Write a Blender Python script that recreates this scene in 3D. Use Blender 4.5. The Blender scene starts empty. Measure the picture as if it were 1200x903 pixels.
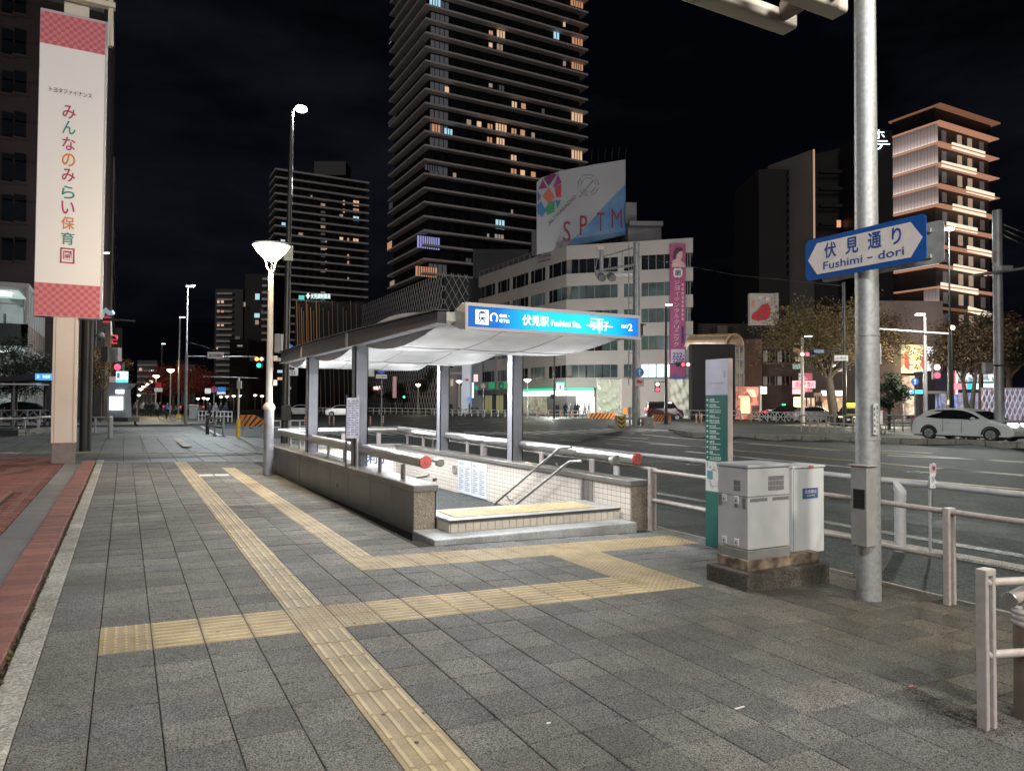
import bpy, bmesh, math, random
from mathutils import Vector, Matrix
import numpy as np
random.seed(7)
SC = bpy.context.scene
COL = SC.collection
# ------------------------------------------------------------------ camera (real lens data, world: +Y along the pavement, +X to the road)
FPX, CX, CY = 850.0, 600.0, 451.5
CAM = Vector((0, 0, 1.58))
TH, PH, RO = math.radians(28.0936), math.radians(1.45665), math.radians(.33)
Fv = Vector((math.sin(TH)*math.cos(PH), math.cos(TH)*math.cos(PH), math.sin(PH)))
R0 = Vector((math.cos(TH), -math.sin(TH), 0)); U0 = R0.cross(Fv)
Rv = R0*math.cos(RO) + U0*math.sin(RO); Uv = Rv.cross(Fv)
cd = bpy.data.cameras.new('camera'); cam = bpy.data.objects.new('camera', cd); COL.objects.link(cam)
cd.sensor_width = 36; cd.lens = 36*FPX/1200; cd.clip_start = .05; cd.clip_end = 6000
m = Matrix((Rv, Uv, -Fv)).transposed().to_4x4(); m.translation = CAM; cam.matrix_world = m
SC.camera = cam
SC.view_settings.view_transform = 'Standard'; SC.view_settings.look = 'None'
SC.view_settings.exposure = 0.12; SC.view_settings.gamma = 1
SC.cycles.use_denoising = True
SC.cycles.max_bounces = 5; SC.cycles.diffuse_bounces = 3; SC.cycles.glossy_bounces = 3
SC.cycles.caustics_reflective = False; SC.cycles.caustics_refractive = False
SC.cycles.sample_clamp_indirect = 3; SC.cycles.sample_clamp_direct = 0
# ------------------------------------------------------------------ night sky
wd = bpy.data.worlds.new('World'); SC.world = wd; wd.use_nodes = True
nt = wd.node_tree; nt.nodes.clear()
ow = nt.nodes.new('ShaderNodeOutputWorld'); bg = nt.nodes.new('ShaderNodeBackground')
tc = nt.nodes.new('ShaderNodeTexCoord'); nz = nt.nodes.new('ShaderNodeTexNoise'); cr = nt.nodes.new('ShaderNodeValToRGB')
mp = nt.nodes.new('ShaderNodeMapping'); mp.inputs['Scale'].default_value = (1, 1, 3)
nz.inputs['Scale'].default_value = 2.2; nz.inputs['Detail'].default_value = 6; nz.inputs['Roughness'].default_value = .55
cr.color_ramp.elements[0].position = .42; cr.color_ramp.elements[0].color = (.0009, .0011, .0022, 1)
cr.color_ramp.elements[1].position = .8; cr.color_ramp.elements[1].color = (.0085, .0092, .0130, 1)
nt.links.new(tc.outputs['Generated'], mp.inputs[0]); nt.links.new(mp.outputs[0], nz.inputs['Vector'])
nt.links.new(nz.outputs['Fac'], cr.inputs[0]); nt.links.new(cr.outputs[0], bg.inputs[0]); nt.links.new(bg.outputs[0], ow.inputs[0])
bg.inputs[1].default_value = 1.0
# ------------------------------------------------------------------ lamps' light
def light(kind, loc, power, col, r=.12, rot=None, spot=None, size=None, size_y=None, name='lamp_light', parent=None):
    ld = bpy.data.lights.new(name, kind); ld.energy = power; ld.color = col
    if kind == 'AREA':
        ld.shape = 'RECTANGLE'; ld.size = size; ld.size_y = size_y or size
    else: ld.shadow_soft_size = r
    if kind == 'SPOT': ld.spot_size = math.radians(spot); ld.spot_blend = .6
    o = bpy.data.objects.new(name, ld); COL.objects.link(o); o.location = loc
    if rot: o.rotation_euler = rot
    return o
WARM = (1, .80, .52); COOL = (.86, .95, 1.0); NEUT = (1, .93, .82)
# unseen lamps added to light the near pavement and plaza; no poles are built
KEYS = [((4.6, -6.5, 9.0), 5700, NEUT), ((10.5, -1.5, 9.5), 2300, NEUT), ((-4.5, -6.0, 9.0), 4600, (.95, .97, 1)), ((8.0, 30.0, 10.6), 1900, COOL)]
for p_, e_, c_ in KEYS: light('POINT', p_, e_, c_, .8 if p_[1] < 0 else .2)
light('POINT', (2.75, 16.27, 4.62), 1050, (1, .74, .44), .2)          # lantern by the entrance
light('POINT', (4.95, 24.4, 11.2), 2100, COOL, .15)                  # tall mast behind it
# one broad dim sun added to brighten the far fronts, standing in for city lights
sd = bpy.data.lights.new('facade_fill', 'SUN'); sd.energy = .34; sd.angle = math.radians(20); sd.color = (1, .92, .86)
so = bpy.data.objects.new('facade_fill', sd); COL.objects.link(so); so.rotation_euler = (math.radians(76), 0, math.radians(-38))
# ------------------------------------------------------------------ picture geometry used to measure positions
def ray(u, v): return Fv + Rv*((u-CX)/FPX) - Uv*((v-CY)/FPX)
def aD(u, v, D): return CAM + ray(u, v)*D
def aX(u, v, x): d = ray(u, v); return CAM + d*((x-CAM.x)/d.x)
def aY(u, v, y): d = ray(u, v); return CAM + d*((y-CAM.y)/d.y)
def lz(u, v, z): d = ray(u, v); return CAM + d*((z-CAM.z)/d.z)
def gz(x, y): return .006*max(-10, min(y, 20)) - .025*max(-6, x)
# ------------------------------------------------------------------ materials
MATS = {}
def mat(name, col, rough=.6, metal=0, n=None, bump=0, bs=None, emit=None, es=1, coat=0, col2=None, det=3, alpha=None, trans=0, spec=None):
    """n=(scale, amount): position-driven noise between col and col2 (default darker col)."""
    if name in MATS: return MATS[name]
    M = bpy.data.materials.new(name); M.use_nodes = True; t = M.node_tree; b = t.nodes['Principled BSDF']
    b.inputs['Base Color'].default_value = (*col, 1); b.inputs['Roughness'].default_value = rough; b.inputs['Metallic'].default_value = metal
    if coat: b.inputs['Coat Weight'].default_value = coat; b.inputs['Coat Roughness'].default_value = .08
    if trans: b.inputs['Transmission Weight'].default_value = trans
    if spec is not None: b.inputs['Specular IOR Level'].default_value = spec
    if emit: b.inputs['Emission Color'].default_value = (*emit, 1); b.inputs['Emission Strength'].default_value = es
    if n or bump:
        g = t.nodes.new('ShaderNodeNewGeometry')
    if n:
        q = t.nodes.new('ShaderNodeTexNoise'); q.inputs['Scale'].default_value = n[0]; q.inputs['Detail'].default_value = det
        t.links.new(g.outputs['Position'], q.inputs['Vector'])
        r = t.nodes.new('ShaderNodeValToRGB'); r.color_ramp.elements[0].position = .5-n[1]/2; r.color_ramp.elements[1].position = .5+n[1]/2
        c2 = col2 or tuple(c*.55 for c in col)
        r.color_ramp.elements[0].color = (*c2, 1); r.color_ramp.elements[1].color = (*col, 1)
        t.links.new(q.outputs['Fac'], r.inputs[0]); t.links.new(r.outputs[0], b.inputs['Base Color'])
    if n and emit:   # shop interiors: blocky light and dark areas, as goods and fittings break up the light
        vo = t.nodes.new('ShaderNodeTexVoronoi'); vo.inputs['Scale'].default_value = n[0]*1.3; vo.distance = 'CHEBYCHEV'; t.links.new(g.outputs['Position'], vo.inputs['Vector'])
        se = t.nodes.new('ShaderNodeSeparateColor'); t.links.new(vo.outputs['Color'], se.inputs[0])
        r3 = t.nodes.new('ShaderNodeValToRGB'); r3.color_ramp.elements[0].color = (*(c*.18 for c in emit), 1); r3.color_ramp.elements[1].color = (*(min(1, c*.8+.35) for c in emit), 1)
        t.links.new(se.outputs[0], r3.inputs[0]); t.links.new(r3.outputs[0], b.inputs['Emission Color']); b.inputs['Emission Strength'].default_value = es*1.25
    if bump:
        q2 = t.nodes.new('ShaderNodeTexNoise'); q2.inputs['Scale'].default_value = bs or 60; q2.inputs['Detail'].default_value = 3
        t.links.new(g.outputs['Position'], q2.inputs['Vector'])
        bu = t.nodes.new('ShaderNodeBump'); bu.inputs['Strength'].default_value = bump; bu.inputs['Distance'].default_value = .01
        t.links.new(q2.outputs['Fac'], bu.inputs['Height']); t.links.new(bu.outputs[0], b.inputs['Normal'])
    MATS[name] = M; return M
def glow(name, col, s): return mat(name, tuple(min(1, c*.6) for c in col), .5, emit=col, es=s)
def two_scale(name, base, speck, sp_scale, wear, rough=.75, bump=.35, stain=(.6, .3), patch=None, hard=(0, 1)):
    """stone/asphalt: fine aggregate speckle, medium tone drift and broad stains, all in world space."""
    M = bpy.data.materials.new(name); M.use_nodes = True; t = M.node_tree; b = t.nodes['Principled BSDF']; L = t.links.new
    g = t.nodes.new('ShaderNodeNewGeometry')
    def noise(s, d=3, r=.5):
        q = t.nodes.new('ShaderNodeTexNoise'); q.inputs['Scale'].default_value = s; q.inputs['Detail'].default_value = d; q.inputs['Roughness'].default_value = r
        L(g.outputs['Position'], q.inputs['Vector']); return q
    def ramp(src, p0, p1, c0, c1):
        r = t.nodes.new('ShaderNodeValToRGB'); r.color_ramp.elements[0].position = p0; r.color_ramp.elements[1].position = p1
        r.color_ramp.elements[0].color = (*c0, 1); r.color_ramp.elements[1].color = (*c1, 1); L(src, r.inputs[0]); return r
    def mix(fac, a, bb, typ='MIX'):
        x = t.nodes.new('ShaderNodeMix'); x.data_type = 'RGBA'; x.blend_type = typ
        if isinstance(fac, float): x.inputs[0].default_value = fac
        else: L(fac, x.inputs[0])
        L(a, x.inputs[6]); L(bb, x.inputs[7]); return x.outputs[2]
    v = t.nodes.new('ShaderNodeTexVoronoi'); v.inputs['Scale'].default_value = sp_scale; L(g.outputs['Position'], v.inputs['Vector'])
    sep = t.nodes.new('ShaderNodeSeparateColor'); L(v.outputs['Color'], sep.inputs[0])
    sp = ramp(sep.outputs[0], hard[0], hard[1], tuple(c*(1-speck) for c in base), tuple(min(1, c*(1+speck)) for c in base))
    me = ramp(noise(5, 5).outputs['Fac'], .3, .7, (1-wear,)*3, (1+0*wear,)*3)
    st = ramp(noise(stain[0], 5, .6).outputs['Fac'], .38, .66, (1-stain[1], 1-stain[1], 1-stain[1]*1.1), (1, 1, 1))
    c = mix(1.0, sp.outputs[0], me.outputs[0], 'MULTIPLY'); c = mix(1.0, c, st.outputs[0], 'MULTIPLY')
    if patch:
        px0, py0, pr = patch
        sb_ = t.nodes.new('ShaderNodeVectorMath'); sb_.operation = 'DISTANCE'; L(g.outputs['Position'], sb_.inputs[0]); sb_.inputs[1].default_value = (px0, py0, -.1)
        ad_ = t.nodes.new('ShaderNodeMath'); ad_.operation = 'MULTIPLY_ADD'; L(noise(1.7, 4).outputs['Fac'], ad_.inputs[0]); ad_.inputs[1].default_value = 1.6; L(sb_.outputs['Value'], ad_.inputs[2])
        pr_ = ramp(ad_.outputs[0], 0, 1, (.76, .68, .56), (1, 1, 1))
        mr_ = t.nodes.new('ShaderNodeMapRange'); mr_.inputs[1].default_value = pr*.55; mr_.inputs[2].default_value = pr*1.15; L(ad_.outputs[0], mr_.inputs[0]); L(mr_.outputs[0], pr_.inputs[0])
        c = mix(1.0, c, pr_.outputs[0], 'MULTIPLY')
    L(c, b.inputs['Base Color'])
    rr = t.nodes.new('ShaderNodeMapRange'); rr.inputs[3].default_value = rough-.12; rr.inputs[4].default_value = rough+.1
    L(noise(2.3, 4).outputs['Fac'], rr.inputs[0]); L(rr.outputs[0], b.inputs['Roughness'])
    bu = t.nodes.new('ShaderNodeBump'); bu.inputs['Strength'].default_value = bump; bu.inputs['Distance'].default_value = .004
    L(v.outputs['Distance'], bu.inputs['Height']); L(bu.outputs[0], b.inputs['Normal'])
    MATS[name] = M; return M
# ------------------------------------------------------------------ mesh builder and scene tree
ORG = {}; KIDS = {}
def reg(o, parent, org):
    ORG[o.name] = Vector(org); KIDS[o.name] = []
    if parent: o.parent = parent; KIDS[parent.name].append(o)
def tag(o, label=None, cat=None, group=None, kind=None):
    if label: o['label'] = label
    if cat: o['category'] = cat
    if group: o['group'] = group
    if kind: o['kind'] = kind
    return o
def thing(name, label, cat, loc=(0, 0, 0), group=None):
    o = bpy.data.objects.new(name, None); COL.objects.link(o); o.location = loc; o.empty_display_size = .2
    reg(o, None, loc); return tag(o, label, cat, group)
def link(name, me, parent=None, loc=None, label=None, kind=None):
    o = bpy.data.objects.new(name, me); COL.objects.link(o)
    if loc is not None: o.location = loc
    reg(o, parent, (0, 0, 0))
    if label: o['label'] = label
    if kind: o['kind'] = kind
    return o
def dup(root, loc=None, rz=None, label=None, group=None, parent=None, scale=None):
    c = root.copy(); COL.objects.link(c); reg(c, parent, ORG[root.name])
    if loc is not None: c.location = loc
    if rz is not None: c.rotation_euler = (0, 0, rz)
    if scale is not None: c.scale = (scale,)*3
    if label: c['label'] = label
    if group: c['group'] = group
    for k in KIDS[root.name]: dup(k, parent=c)
    return c
SMALL = {'lettering', 'print', 'louvre', 'map_lines', 'checked_band', 'seam', 'drain_grate'}
class MB:
    def __init__(s): s.v = []; s.f = []; s.m = []; s.s = []; s.cm = 0
    def add(s, vs, fs, smooth=False):
        b = len(s.v); s.v += [Vector(x) for x in vs]
        for f in fs: s.f.append([b+i for i in f]); s.m.append(s.cm); s.s.append(smooth)
        return s
    def box(s, x0, y0, z0, x1, y1, z1):
        if x0 > x1: x0, x1 = x1, x0
        if y0 > y1: y0, y1 = y1, y0
        if z0 > z1: z0, z1 = z1, z0
        return s.add([(x0,y0,z0),(x1,y0,z0),(x1,y1,z0),(x0,y1,z0),(x0,y0,z1),(x1,y0,z1),(x1,y1,z1),(x0,y1,z1)],
              [(0,3,2,1),(4,5,6,7),(0,1,5,4),(1,2,6,5),(2,3,7,6),(3,0,4,7)])
    def cbox(s, c, sx, sy, sz): return s.box(c[0]-sx/2, c[1]-sy/2, c[2]-sz/2, c[0]+sx/2, c[1]+sy/2, c[2]+sz/2)
    def obox(s, o, ax, ay, az):
        """box from corner o with three edge vectors"""
        o, ax, ay, az = map(Vector, (o, ax, ay, az))
        p = [o, o+ax, o+ax+ay, o+ay]; p += [q+az for q in p]
        fl = ax.cross(ay).dot(az) > 0
        F = [(0,3,2,1),(4,5,6,7),(0,1,5,4),(1,2,6,5),(2,3,7,6),(3,0,4,7)]
        return s.add(p, F if fl else [tuple(reversed(f)) for f in F])
    def cyl(s, p0, p1, r0, r1=None, n=12, caps=True, smooth=True):
        p0, p1 = Vector(p0), Vector(p1); r1 = r0 if r1 is None else r1
        d = (p1-p0).normalized(); a = d.orthogonal().normalized(); b = d.cross(a)
        vs = []
        for p, r in ((p0, r0), (p1, r1)):
            vs += [p + a*(r*math.cos(2*math.pi*i/n)) + b*(r*math.sin(2*math.pi*i/n)) for i in range(n)]
        s.add(vs, [(i, (i+1) % n, n+(i+1) % n, n+i) for i in range(n)], smooth)
        if caps: s.add(vs[:n], [tuple(range(n-1, -1, -1))]); s.add(vs[n:], [tuple(range(n))])
        return s
    def tube(s, pts, r, n=10, caps=True):
        pts = [Vector(p) for p in pts]; rs = r if isinstance(r, (list, tuple)) else [r]*len(pts)
        a = None; rings = []
        for i, p in enumerate(pts):
            d = (pts[min(i+1, len(pts)-1)] - pts[max(i-1, 0)]).normalized()
            a = d.orthogonal().normalized() if a is None else (a - d*a.dot(d)).normalized()
            b = d.cross(a)
            rings.append([p + a*(rs[i]*math.cos(2*math.pi*k/n)) + b*(rs[i]*math.sin(2*math.pi*k/n)) for k in range(n)])
        vs = [v for R in rings for v in R]; fs = []
        for i in range(len(pts)-1):
            for k in range(n): fs.append((i*n+k, i*n+(k+1) % n, (i+1)*n+(k+1) % n, (i+1)*n+k))
        s.add(vs, fs, True)
        if caps: s.add(rings[0], [tuple(range(n-1, -1, -1))]); s.add(rings[-1], [tuple(range(n))])
        return s
    def lathe(s, prof, c=(0, 0, 0), n=20):
        c = Vector(c); vs = [c + Vector((r*math.cos(2*math.pi*i/n), r*math.sin(2*math.pi*i/n), z)) for r, z in prof for i in range(n)]
        fs = [(j*n+i, j*n+(i+1) % n, (j+1)*n+(i+1) % n, (j+1)*n+i) for j in range(len(prof)-1) for i in range(n)]
        return s.add(vs, fs, True)
    def ext(s, poly, vec, smooth=False):
        """closed polygon (3d points) extruded along vec"""
        P = [Vector(p) for p in poly]; vec = Vector(vec); n = len(P)
        nrm = Vector((0, 0, 0))
        for i in range(n): nrm += P[i].cross(P[(i+1) % n])
        if nrm.dot(vec) > 0: P.reverse()
        Q = [p+vec for p in P]
        s.add(P, [tuple(range(n))]); s.add(Q, [tuple(range(n-1, -1, -1))])
        s.add(P+Q, [((i+1) % n, i, n+i, n+(i+1) % n) for i in range(n)], smooth); return s
    def quad(s, a, b, c, d): return s.add([a, b, c, d], [(0, 1, 2, 3)])
    def ball(s, c, rx, ry=None, rz=None, n=10, k=6):
        ry = ry or rx; rz = rz or rx; c = Vector(c); vs = []
        for j in range(k+1):
            t = math.pi*j/k
            for i in range(n):
                a = 2*math.pi*i/n; vs.append(c+Vector((rx*math.sin(t)*math.cos(a), ry*math.sin(t)*math.sin(a), -rz*math.cos(t))))
        return s.add(vs, [(j*n+i, j*n+(i+1) % n, (j+1)*n+(i+1) % n, (j+1)*n+i) for j in range(k) for i in range(n)], True)
    def mesh(s, name, mats, org=(0, 0, 0), bevel=0, seg=1):
        me = bpy.data.meshes.new(name); o = Vector(org)
        me.from_pydata([v-o for v in s.v], [], s.f)
        for M in (mats if isinstance(mats, (list, tuple)) else [mats]): me.materials.append(M)
        me.polygons.foreach_set('material_index', s.m); me.polygons.foreach_set('use_smooth', s.s)
        if bevel:
            b = bmesh.new(); b.from_mesh(me); bmesh.ops.remove_doubles(b, verts=b.verts, dist=1e-5)
            es = [e for e in b.edges if len(e.link_faces) == 2 and e.calc_face_angle(0) > .6]
            bmesh.ops.bevel(b, geom=es, offset=bevel, segments=seg, affect='EDGES', profile=.6, clamp_overlap=True)
            b.to_mesh(me); b.free()
        me.validate(); me.update(); return me
    def obj(s, name, mats, parent=None, bevel=0, seg=1, label=None, cat=None, group=None, kind=None, org=None):
        if parent is None:
            if org is None:
                xs = [v.x for v in s.v]; ys = [v.y for v in s.v]; zs = [v.z for v in s.v]
                org = ((min(xs)+max(xs))/2, (min(ys)+max(ys))/2, min(zs))
        else: org = ORG[parent.name]
        if kind is None and name in SMALL: kind = 'stuff'
        me = s.mesh(name, mats, org, bevel, seg)
        o = bpy.data.objects.new(name, me); COL.objects.link(o)
        if parent is None: o.location = org
        reg(o, parent, org)
        return tag(o, label, cat, group, kind)
def B(*a): return MB().box(*a)
# lettering: real text geometry fitted into a w x h rectangle whose lower left corner is o
_TC = {}
def text_mesh(s_, off=.012):
    if (s_, off) in _TC: return _TC[(s_, off)]
    cu = bpy.data.curves.new('t', 'FONT'); cu.body = s_; cu.size = 1; cu.resolution_u = 3; cu.offset = off; cu.align_x = 'LEFT'
    ob = bpy.data.objects.new('t', cu); COL.objects.link(ob)
    dg = bpy.context.evaluated_depsgraph_get(); me = bpy.data.meshes.new_from_object(ob.evaluated_get(dg))
    vs = [v.co.copy() for v in me.vertices]; fs = [tuple(p.vertices) for p in me.polygons]
    bpy.data.objects.remove(ob); bpy.data.curves.remove(cu); bpy.data.meshes.remove(me)
    _TC[(s_, off)] = (vs, fs); return vs, fs
def letters(mb, s_, o, ux, uz, w=None, h=None, n=.004, shear=0, off=.012):
    vs, fs = text_mesh(s_, off)
    if not vs: return mb
    x0 = min(v.x for v in vs); x1 = max(v.x for v in vs); y0 = min(v.y for v in vs); y1 = max(v.y for v in vs)
    sx = w/(x1-x0) if w else None; sy = h/(y1-y0) if h else None
    if sx is None: sx = sy
    if sy is None: sy = sx
    ux, uz, o = Vector(ux).normalized(), Vector(uz).normalized(), Vector(o); nn = ux.cross(uz).normalized()
    pts = [o + ux*((v.x-x0)*sx + shear*(v.y-y0)*sy) + uz*((v.y-y0)*sy) + nn*n for v in vs]
    return mb.add(pts, fs)
# ================================================================== GROUND, ROAD, PAVEMENT
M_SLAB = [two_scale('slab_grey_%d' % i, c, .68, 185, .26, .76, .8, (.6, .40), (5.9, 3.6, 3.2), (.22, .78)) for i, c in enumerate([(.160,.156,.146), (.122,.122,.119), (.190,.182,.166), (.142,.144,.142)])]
M_JOINT = mat('joint_dirt', (.018, .017, .014), .95, n=(8, .5))
M_TACT = two_scale('tactile_yellow', (.50, .395, .225), .22, 420, .22, .6, .2, (1.1, .34))
M_TACTB = two_scale('tactile_recess', (.36, .275, .15), .3, 300, .3, .65, .2, (1.1, .4))
M_ASPH = two_scale('asphalt', (.026, .033, .031), 1.0, 42, .3, .72, 1.0, (.16, .45), None, (.2, .8))
M_CONC = two_scale('concrete', (.36, .345, .31), .45, 80, .3, .75, .4, (.9, .35))
M_GRAN = two_scale('grey_granite', (.17, .172, .18), .3, 300, .12, .4, .15, (.6, .2))
M_REDB = [two_scale('red_brick_%d' % i, c, .22, 240, .28, .68, .35, (.8, .3)) for i, c in enumerate([(.235,.082,.064), (.19,.068,.056), (.27,.10,.076)])]
M_PLAZA = two_scale('plaza_paving', (.20, .20, .185), .6, 90, .3, .6, .4, (.35, .45))
M_WHITEP = two_scale('white_road_paint', (.80, .80, .77), .3, 130, .4, .55, .3, (.7, .4))
M_YELP = two_scale('orange_road_paint', (.72, .46, .13), .3, 130, .4, .55, .3, (.7, .4))
def inframe(p, mrg=40):
    d = Vector(p)-CAM; z = d.dot(Fv)
    if z < .3: return False
    u = CX+FPX*d.dot(Rv)/z; v = CY-FPX*d.dot(Uv)/z
    return -mrg < u < 1200+mrg and -mrg < v < 903+mrg
def dist(p): return (Vector(p)-CAM).length

gm = MB(); gm.quad((-3000, -3000, -.6), (3000, -3000, -.6), (3000, 3000, -.6), (-3000, 3000, -.6))
gm.obj('ground', M_ASPH, kind='structure')
# carriageways: one sheet whose far half rises a little, as in the place
KERB = [(36, 4), (34.2, 17.5), (32.2, 24.2), (28.6, 28.6), (28.0, 31), (30.5, 36)]   # near edge of the concrete median
def kerb_x(y):
    if y <= 4: return 37.5-.1*max(y, -40)
    for (xa, ya), (xb, yb) in zip(KERB, KERB[1:]):
        if ya <= y <= yb: return xa+(xb-xa)*(y-ya)/(yb-ya)
    return 31
def rz(x, y):
    if y < 34: return -.05 if x > kerb_x(y)+.3 else -.25
    t = max(0, min(1, (x-22)/10)); return -.25+.2*t*t*(3-2*t)
xs = [-90, -60, -30, -10, 0, 6.6]+[7+i*1.0 for i in range(56)]+[64+i*12 for i in range(20)]; ys = [-60, -30, -10]+[i*1.5 for i in range(0, 50)]+[76+i*15 for i in range(22)]
rm = MB(); vs = [(x, y, rz(x, y)) for y in ys for x in xs]; nx = len(xs)
rm.add(vs, [(j*nx+i, j*nx+i+1, (j+1)*nx+i+1, (j+1)*nx+i) for j in range(len(ys)-1) for i in range(nx-1)])
road = rm.obj('road', M_ASPH, kind='structure', org=(0, 0, 0))

# ---- near pavement
pav = MB()
def sheet(mb, x0, y0, x1, y1, dz):
    a = [(x0, y0), (x1, y0), (x1, y1), (x0, y1)]
    top = [(x, y, gz(x, y)+dz) for x, y in a]; bot = [(x, y, -.55) for x, y in a]
    mb.add(top+bot, [(0, 1, 2, 3), (0, 4, 5, 1), (1, 5, 6, 2), (2, 6, 7, 3), (3, 7, 4, 0)])
# laid in pieces so that the stair well stays open
for (a, b_, c, d_) in [(-.60, -10, 6.55, 8.15), (-.60, 8.15, 3.02, 20), (6.36, 8.15, 6.55, 20), (3.02, 18.3, 6.36, 20)]:
    sheet(pav, a, b_, c, d_, -.019)
pavement = pav.obj('pavement', M_JOINT, kind='structure', org=(0, 0, 0))
def chbox(mb, hx, hy, t, c, x=0, y=0, z=0):
    """slab with chamfered upper edge, its top centre at x,y,z"""
    v = [(x+sx*hx, y+sy*hy, z-t) for sx, sy in ((-1,-1),(1,-1),(1,1),(-1,1))]
    v += [(x+sx*hx, y+sy*hy, z-c) for sx, sy in ((-1,-1),(1,-1),(1,1),(-1,1))]
    v += [(x+sx*(hx-c), y+sy*(hy-c), z) for sx, sy in ((-1,-1),(1,-1),(1,1),(-1,1))]
    return mb.add(v, [(8,9,10,11)]+[(i, (i+1) % 4, 4+(i+1) % 4, 4+i) for i in range(4)]+[(4+i, 4+(i+1) % 4, 8+(i+1) % 4, 8+i) for i in range(4)])
TILT = (.006, .025, 0)
PX = .3045; X0 = -.12
rows = []; y = 5.12
while y > -3: rows.insert(0, (y-.3, y)); y -= .3
rows += [(5.12, 5.42), (5.42, 5.72)]+[(5.72+.27*k, 5.72+.27*(k+1)) for k in range(4)]+[(6.80, 7.09), (7.09, 7.38)]
y = 7.38
while y < 19.9: rows.append((y, y+.3)); y += .3
def ttype(i, ya):
    cross = 5.1 < ya < 5.7; ent = 6.75 < ya < 7.3; mid = 5.7 < ya < 6.75
    if i == 4: return 'd' if cross else 'g'
    if cross and 0 <= i < 16: return 'd' if i in (0, 5, 14, 15) else 'h'
    if ent and 7 <= i < 21: return 'd'
    if mid and i in (14, 15): return 'd'
    if i == 7 and 7.3 < ya < 17.4: return 'g'
    if i == 7 and 17.4 <= ya < 17.9: return 'd'
    return None
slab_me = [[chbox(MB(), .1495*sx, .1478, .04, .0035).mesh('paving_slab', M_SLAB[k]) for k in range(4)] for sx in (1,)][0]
def tact_mesh(kind):
    mb = chbox(MB(), .1495, .1478, .04, .002); mb.cm = 1
    if kind == 'd':
        for a in range(5):
            for b_ in range(5):
                mb.lathe([(.013, 0), (.0095, .005), (0, .0055)], (-.12+.06*a, -.12+.06*b_, 0), 7)
    else:
        for a in range(4):
            c = -.1125+.075*a
            p = [(c-.014, 0), (c-.009, .005), (c+.009, .005), (c+.014, 0)]
            if kind == 'g': mb.ext([(q, -.138, z) for q, z in p], (0, .276, 0))
            else: mb.ext([(-.138, q, z) for q, z in p], (.276, 0, 0))
    return mb
tact_me = {k: tact_mesh(k).mesh('tactile_tile', [M_TACTB, M_TACT]) for k in 'dgh'}
cells = []; tiles = []
for (ya, yb) in rows:
    for i in range(-1, 22):
        xa = X0+PX*i; xb = xa+PX; xc = (xa+xb)/2; yc = (ya+yb)/2
        if yc > 7.8 and 3.03 < xc < 6.42: continue
        p = (xc, yc, gz(xc, yc))
        if not inframe(p, 60): continue
        (tiles if ttype(i, ya) else cells).append((dist(p), p, yb-ya, ttype(i, ya), xb-xa))
        if yc > 7.8 and 2.7 < xc <= 3.03: pass
cells.sort(); tiles.sort()
rest = [MB() for _ in range(4)]
restm = MB()
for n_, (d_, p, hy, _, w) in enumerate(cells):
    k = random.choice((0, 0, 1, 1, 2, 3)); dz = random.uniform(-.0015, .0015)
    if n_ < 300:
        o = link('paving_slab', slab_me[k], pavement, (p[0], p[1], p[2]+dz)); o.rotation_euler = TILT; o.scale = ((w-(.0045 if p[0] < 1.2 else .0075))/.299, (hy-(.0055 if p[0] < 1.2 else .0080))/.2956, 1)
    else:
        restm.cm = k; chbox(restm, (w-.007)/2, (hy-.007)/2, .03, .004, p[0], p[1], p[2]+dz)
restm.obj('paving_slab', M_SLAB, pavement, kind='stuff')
for (d_, p, hy, kd, w) in tiles:
    o = link('tactile_tile', tact_me[kd], pavement, (p[0], p[1], p[2]+random.uniform(-.001, .001))); o.rotation_euler = TILT; o.scale = ((w-.004)/.299, (hy-.004)/.2956, 1)
# two pale inlay plates and a drain grate in the pavement
for (x, y_) in ((1.52, 16.35), (1.83, 16.35)):
    o = chbox(MB(), .14, .18, .03, .003).obj('inlay_plate', mat('pale_plate', (.5, .5, .44), .6, n=(12, .5)), pavement); o.location = (x, y_, gz(x, y_)+.006); o.rotation_euler = TILT
gr = MB()
for k in range(9): gr.box(2.54+k*.04, 10.9, gz(2.7, 11)+.001, 2.565+k*.04, 11.35, gz(2.7, 11)+.01)
gr.obj('drain_grate', mat('dark_iron', (.05, .05, .05), .5, .7, n=(30, .6)), pavement)
# ---- left border: concrete kerb stones, red brick edging, granite slabs, red brick field
kb = chbox(MB(), .071, .297, .1, .008).mesh('kerb_stone', M_CONC)
for k in range(30):
    yc = 3.0+.6*k
    o = link('kerb_stone', kb, pavement, (-.497, yc, gz(-.497, yc)+.004+random.uniform(-.002, .002))); o.rotation_euler = (.006, .025, random.uniform(-.004, .004))
lb = MB(); sheet(lb, -9, -10, -.60, 20, -.035); brickfield = lb.obj('brick_paving', M_JOINT, kind='structure', org=(0, 0, 0))
eb = [chbox(MB(), .128, .084, .12, .006).mesh('edging_brick', M_REDB[k]) for k in range(3)]
for k in range(88):
    yc = 4.3+.178*k
    o = link('edging_brick', eb[k*7 % 3], brickfield, (-.722+random.uniform(-.003, .003), yc, gz(-.72, yc)+.045+random.uniform(-.002, .002))); o.rotation_euler = (.006, .025, random.uniform(-.01, .01))
gs = chbox(MB(), .16, .445, .05, .004).mesh('granite_slab', M_GRAN)
for k in range(16):
    yc = 5.4+.9*k
    o = link('granite_slab', gs, brickfield, (-1.02, yc, gz(-1.02, yc)+.012)); o.rotation_euler = TILT
bb = [chbox(MB(), .101, .0485, .03, .004).mesh('paving_brick', M_REDB[k]) for k in range(3)]
bl = []
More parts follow.
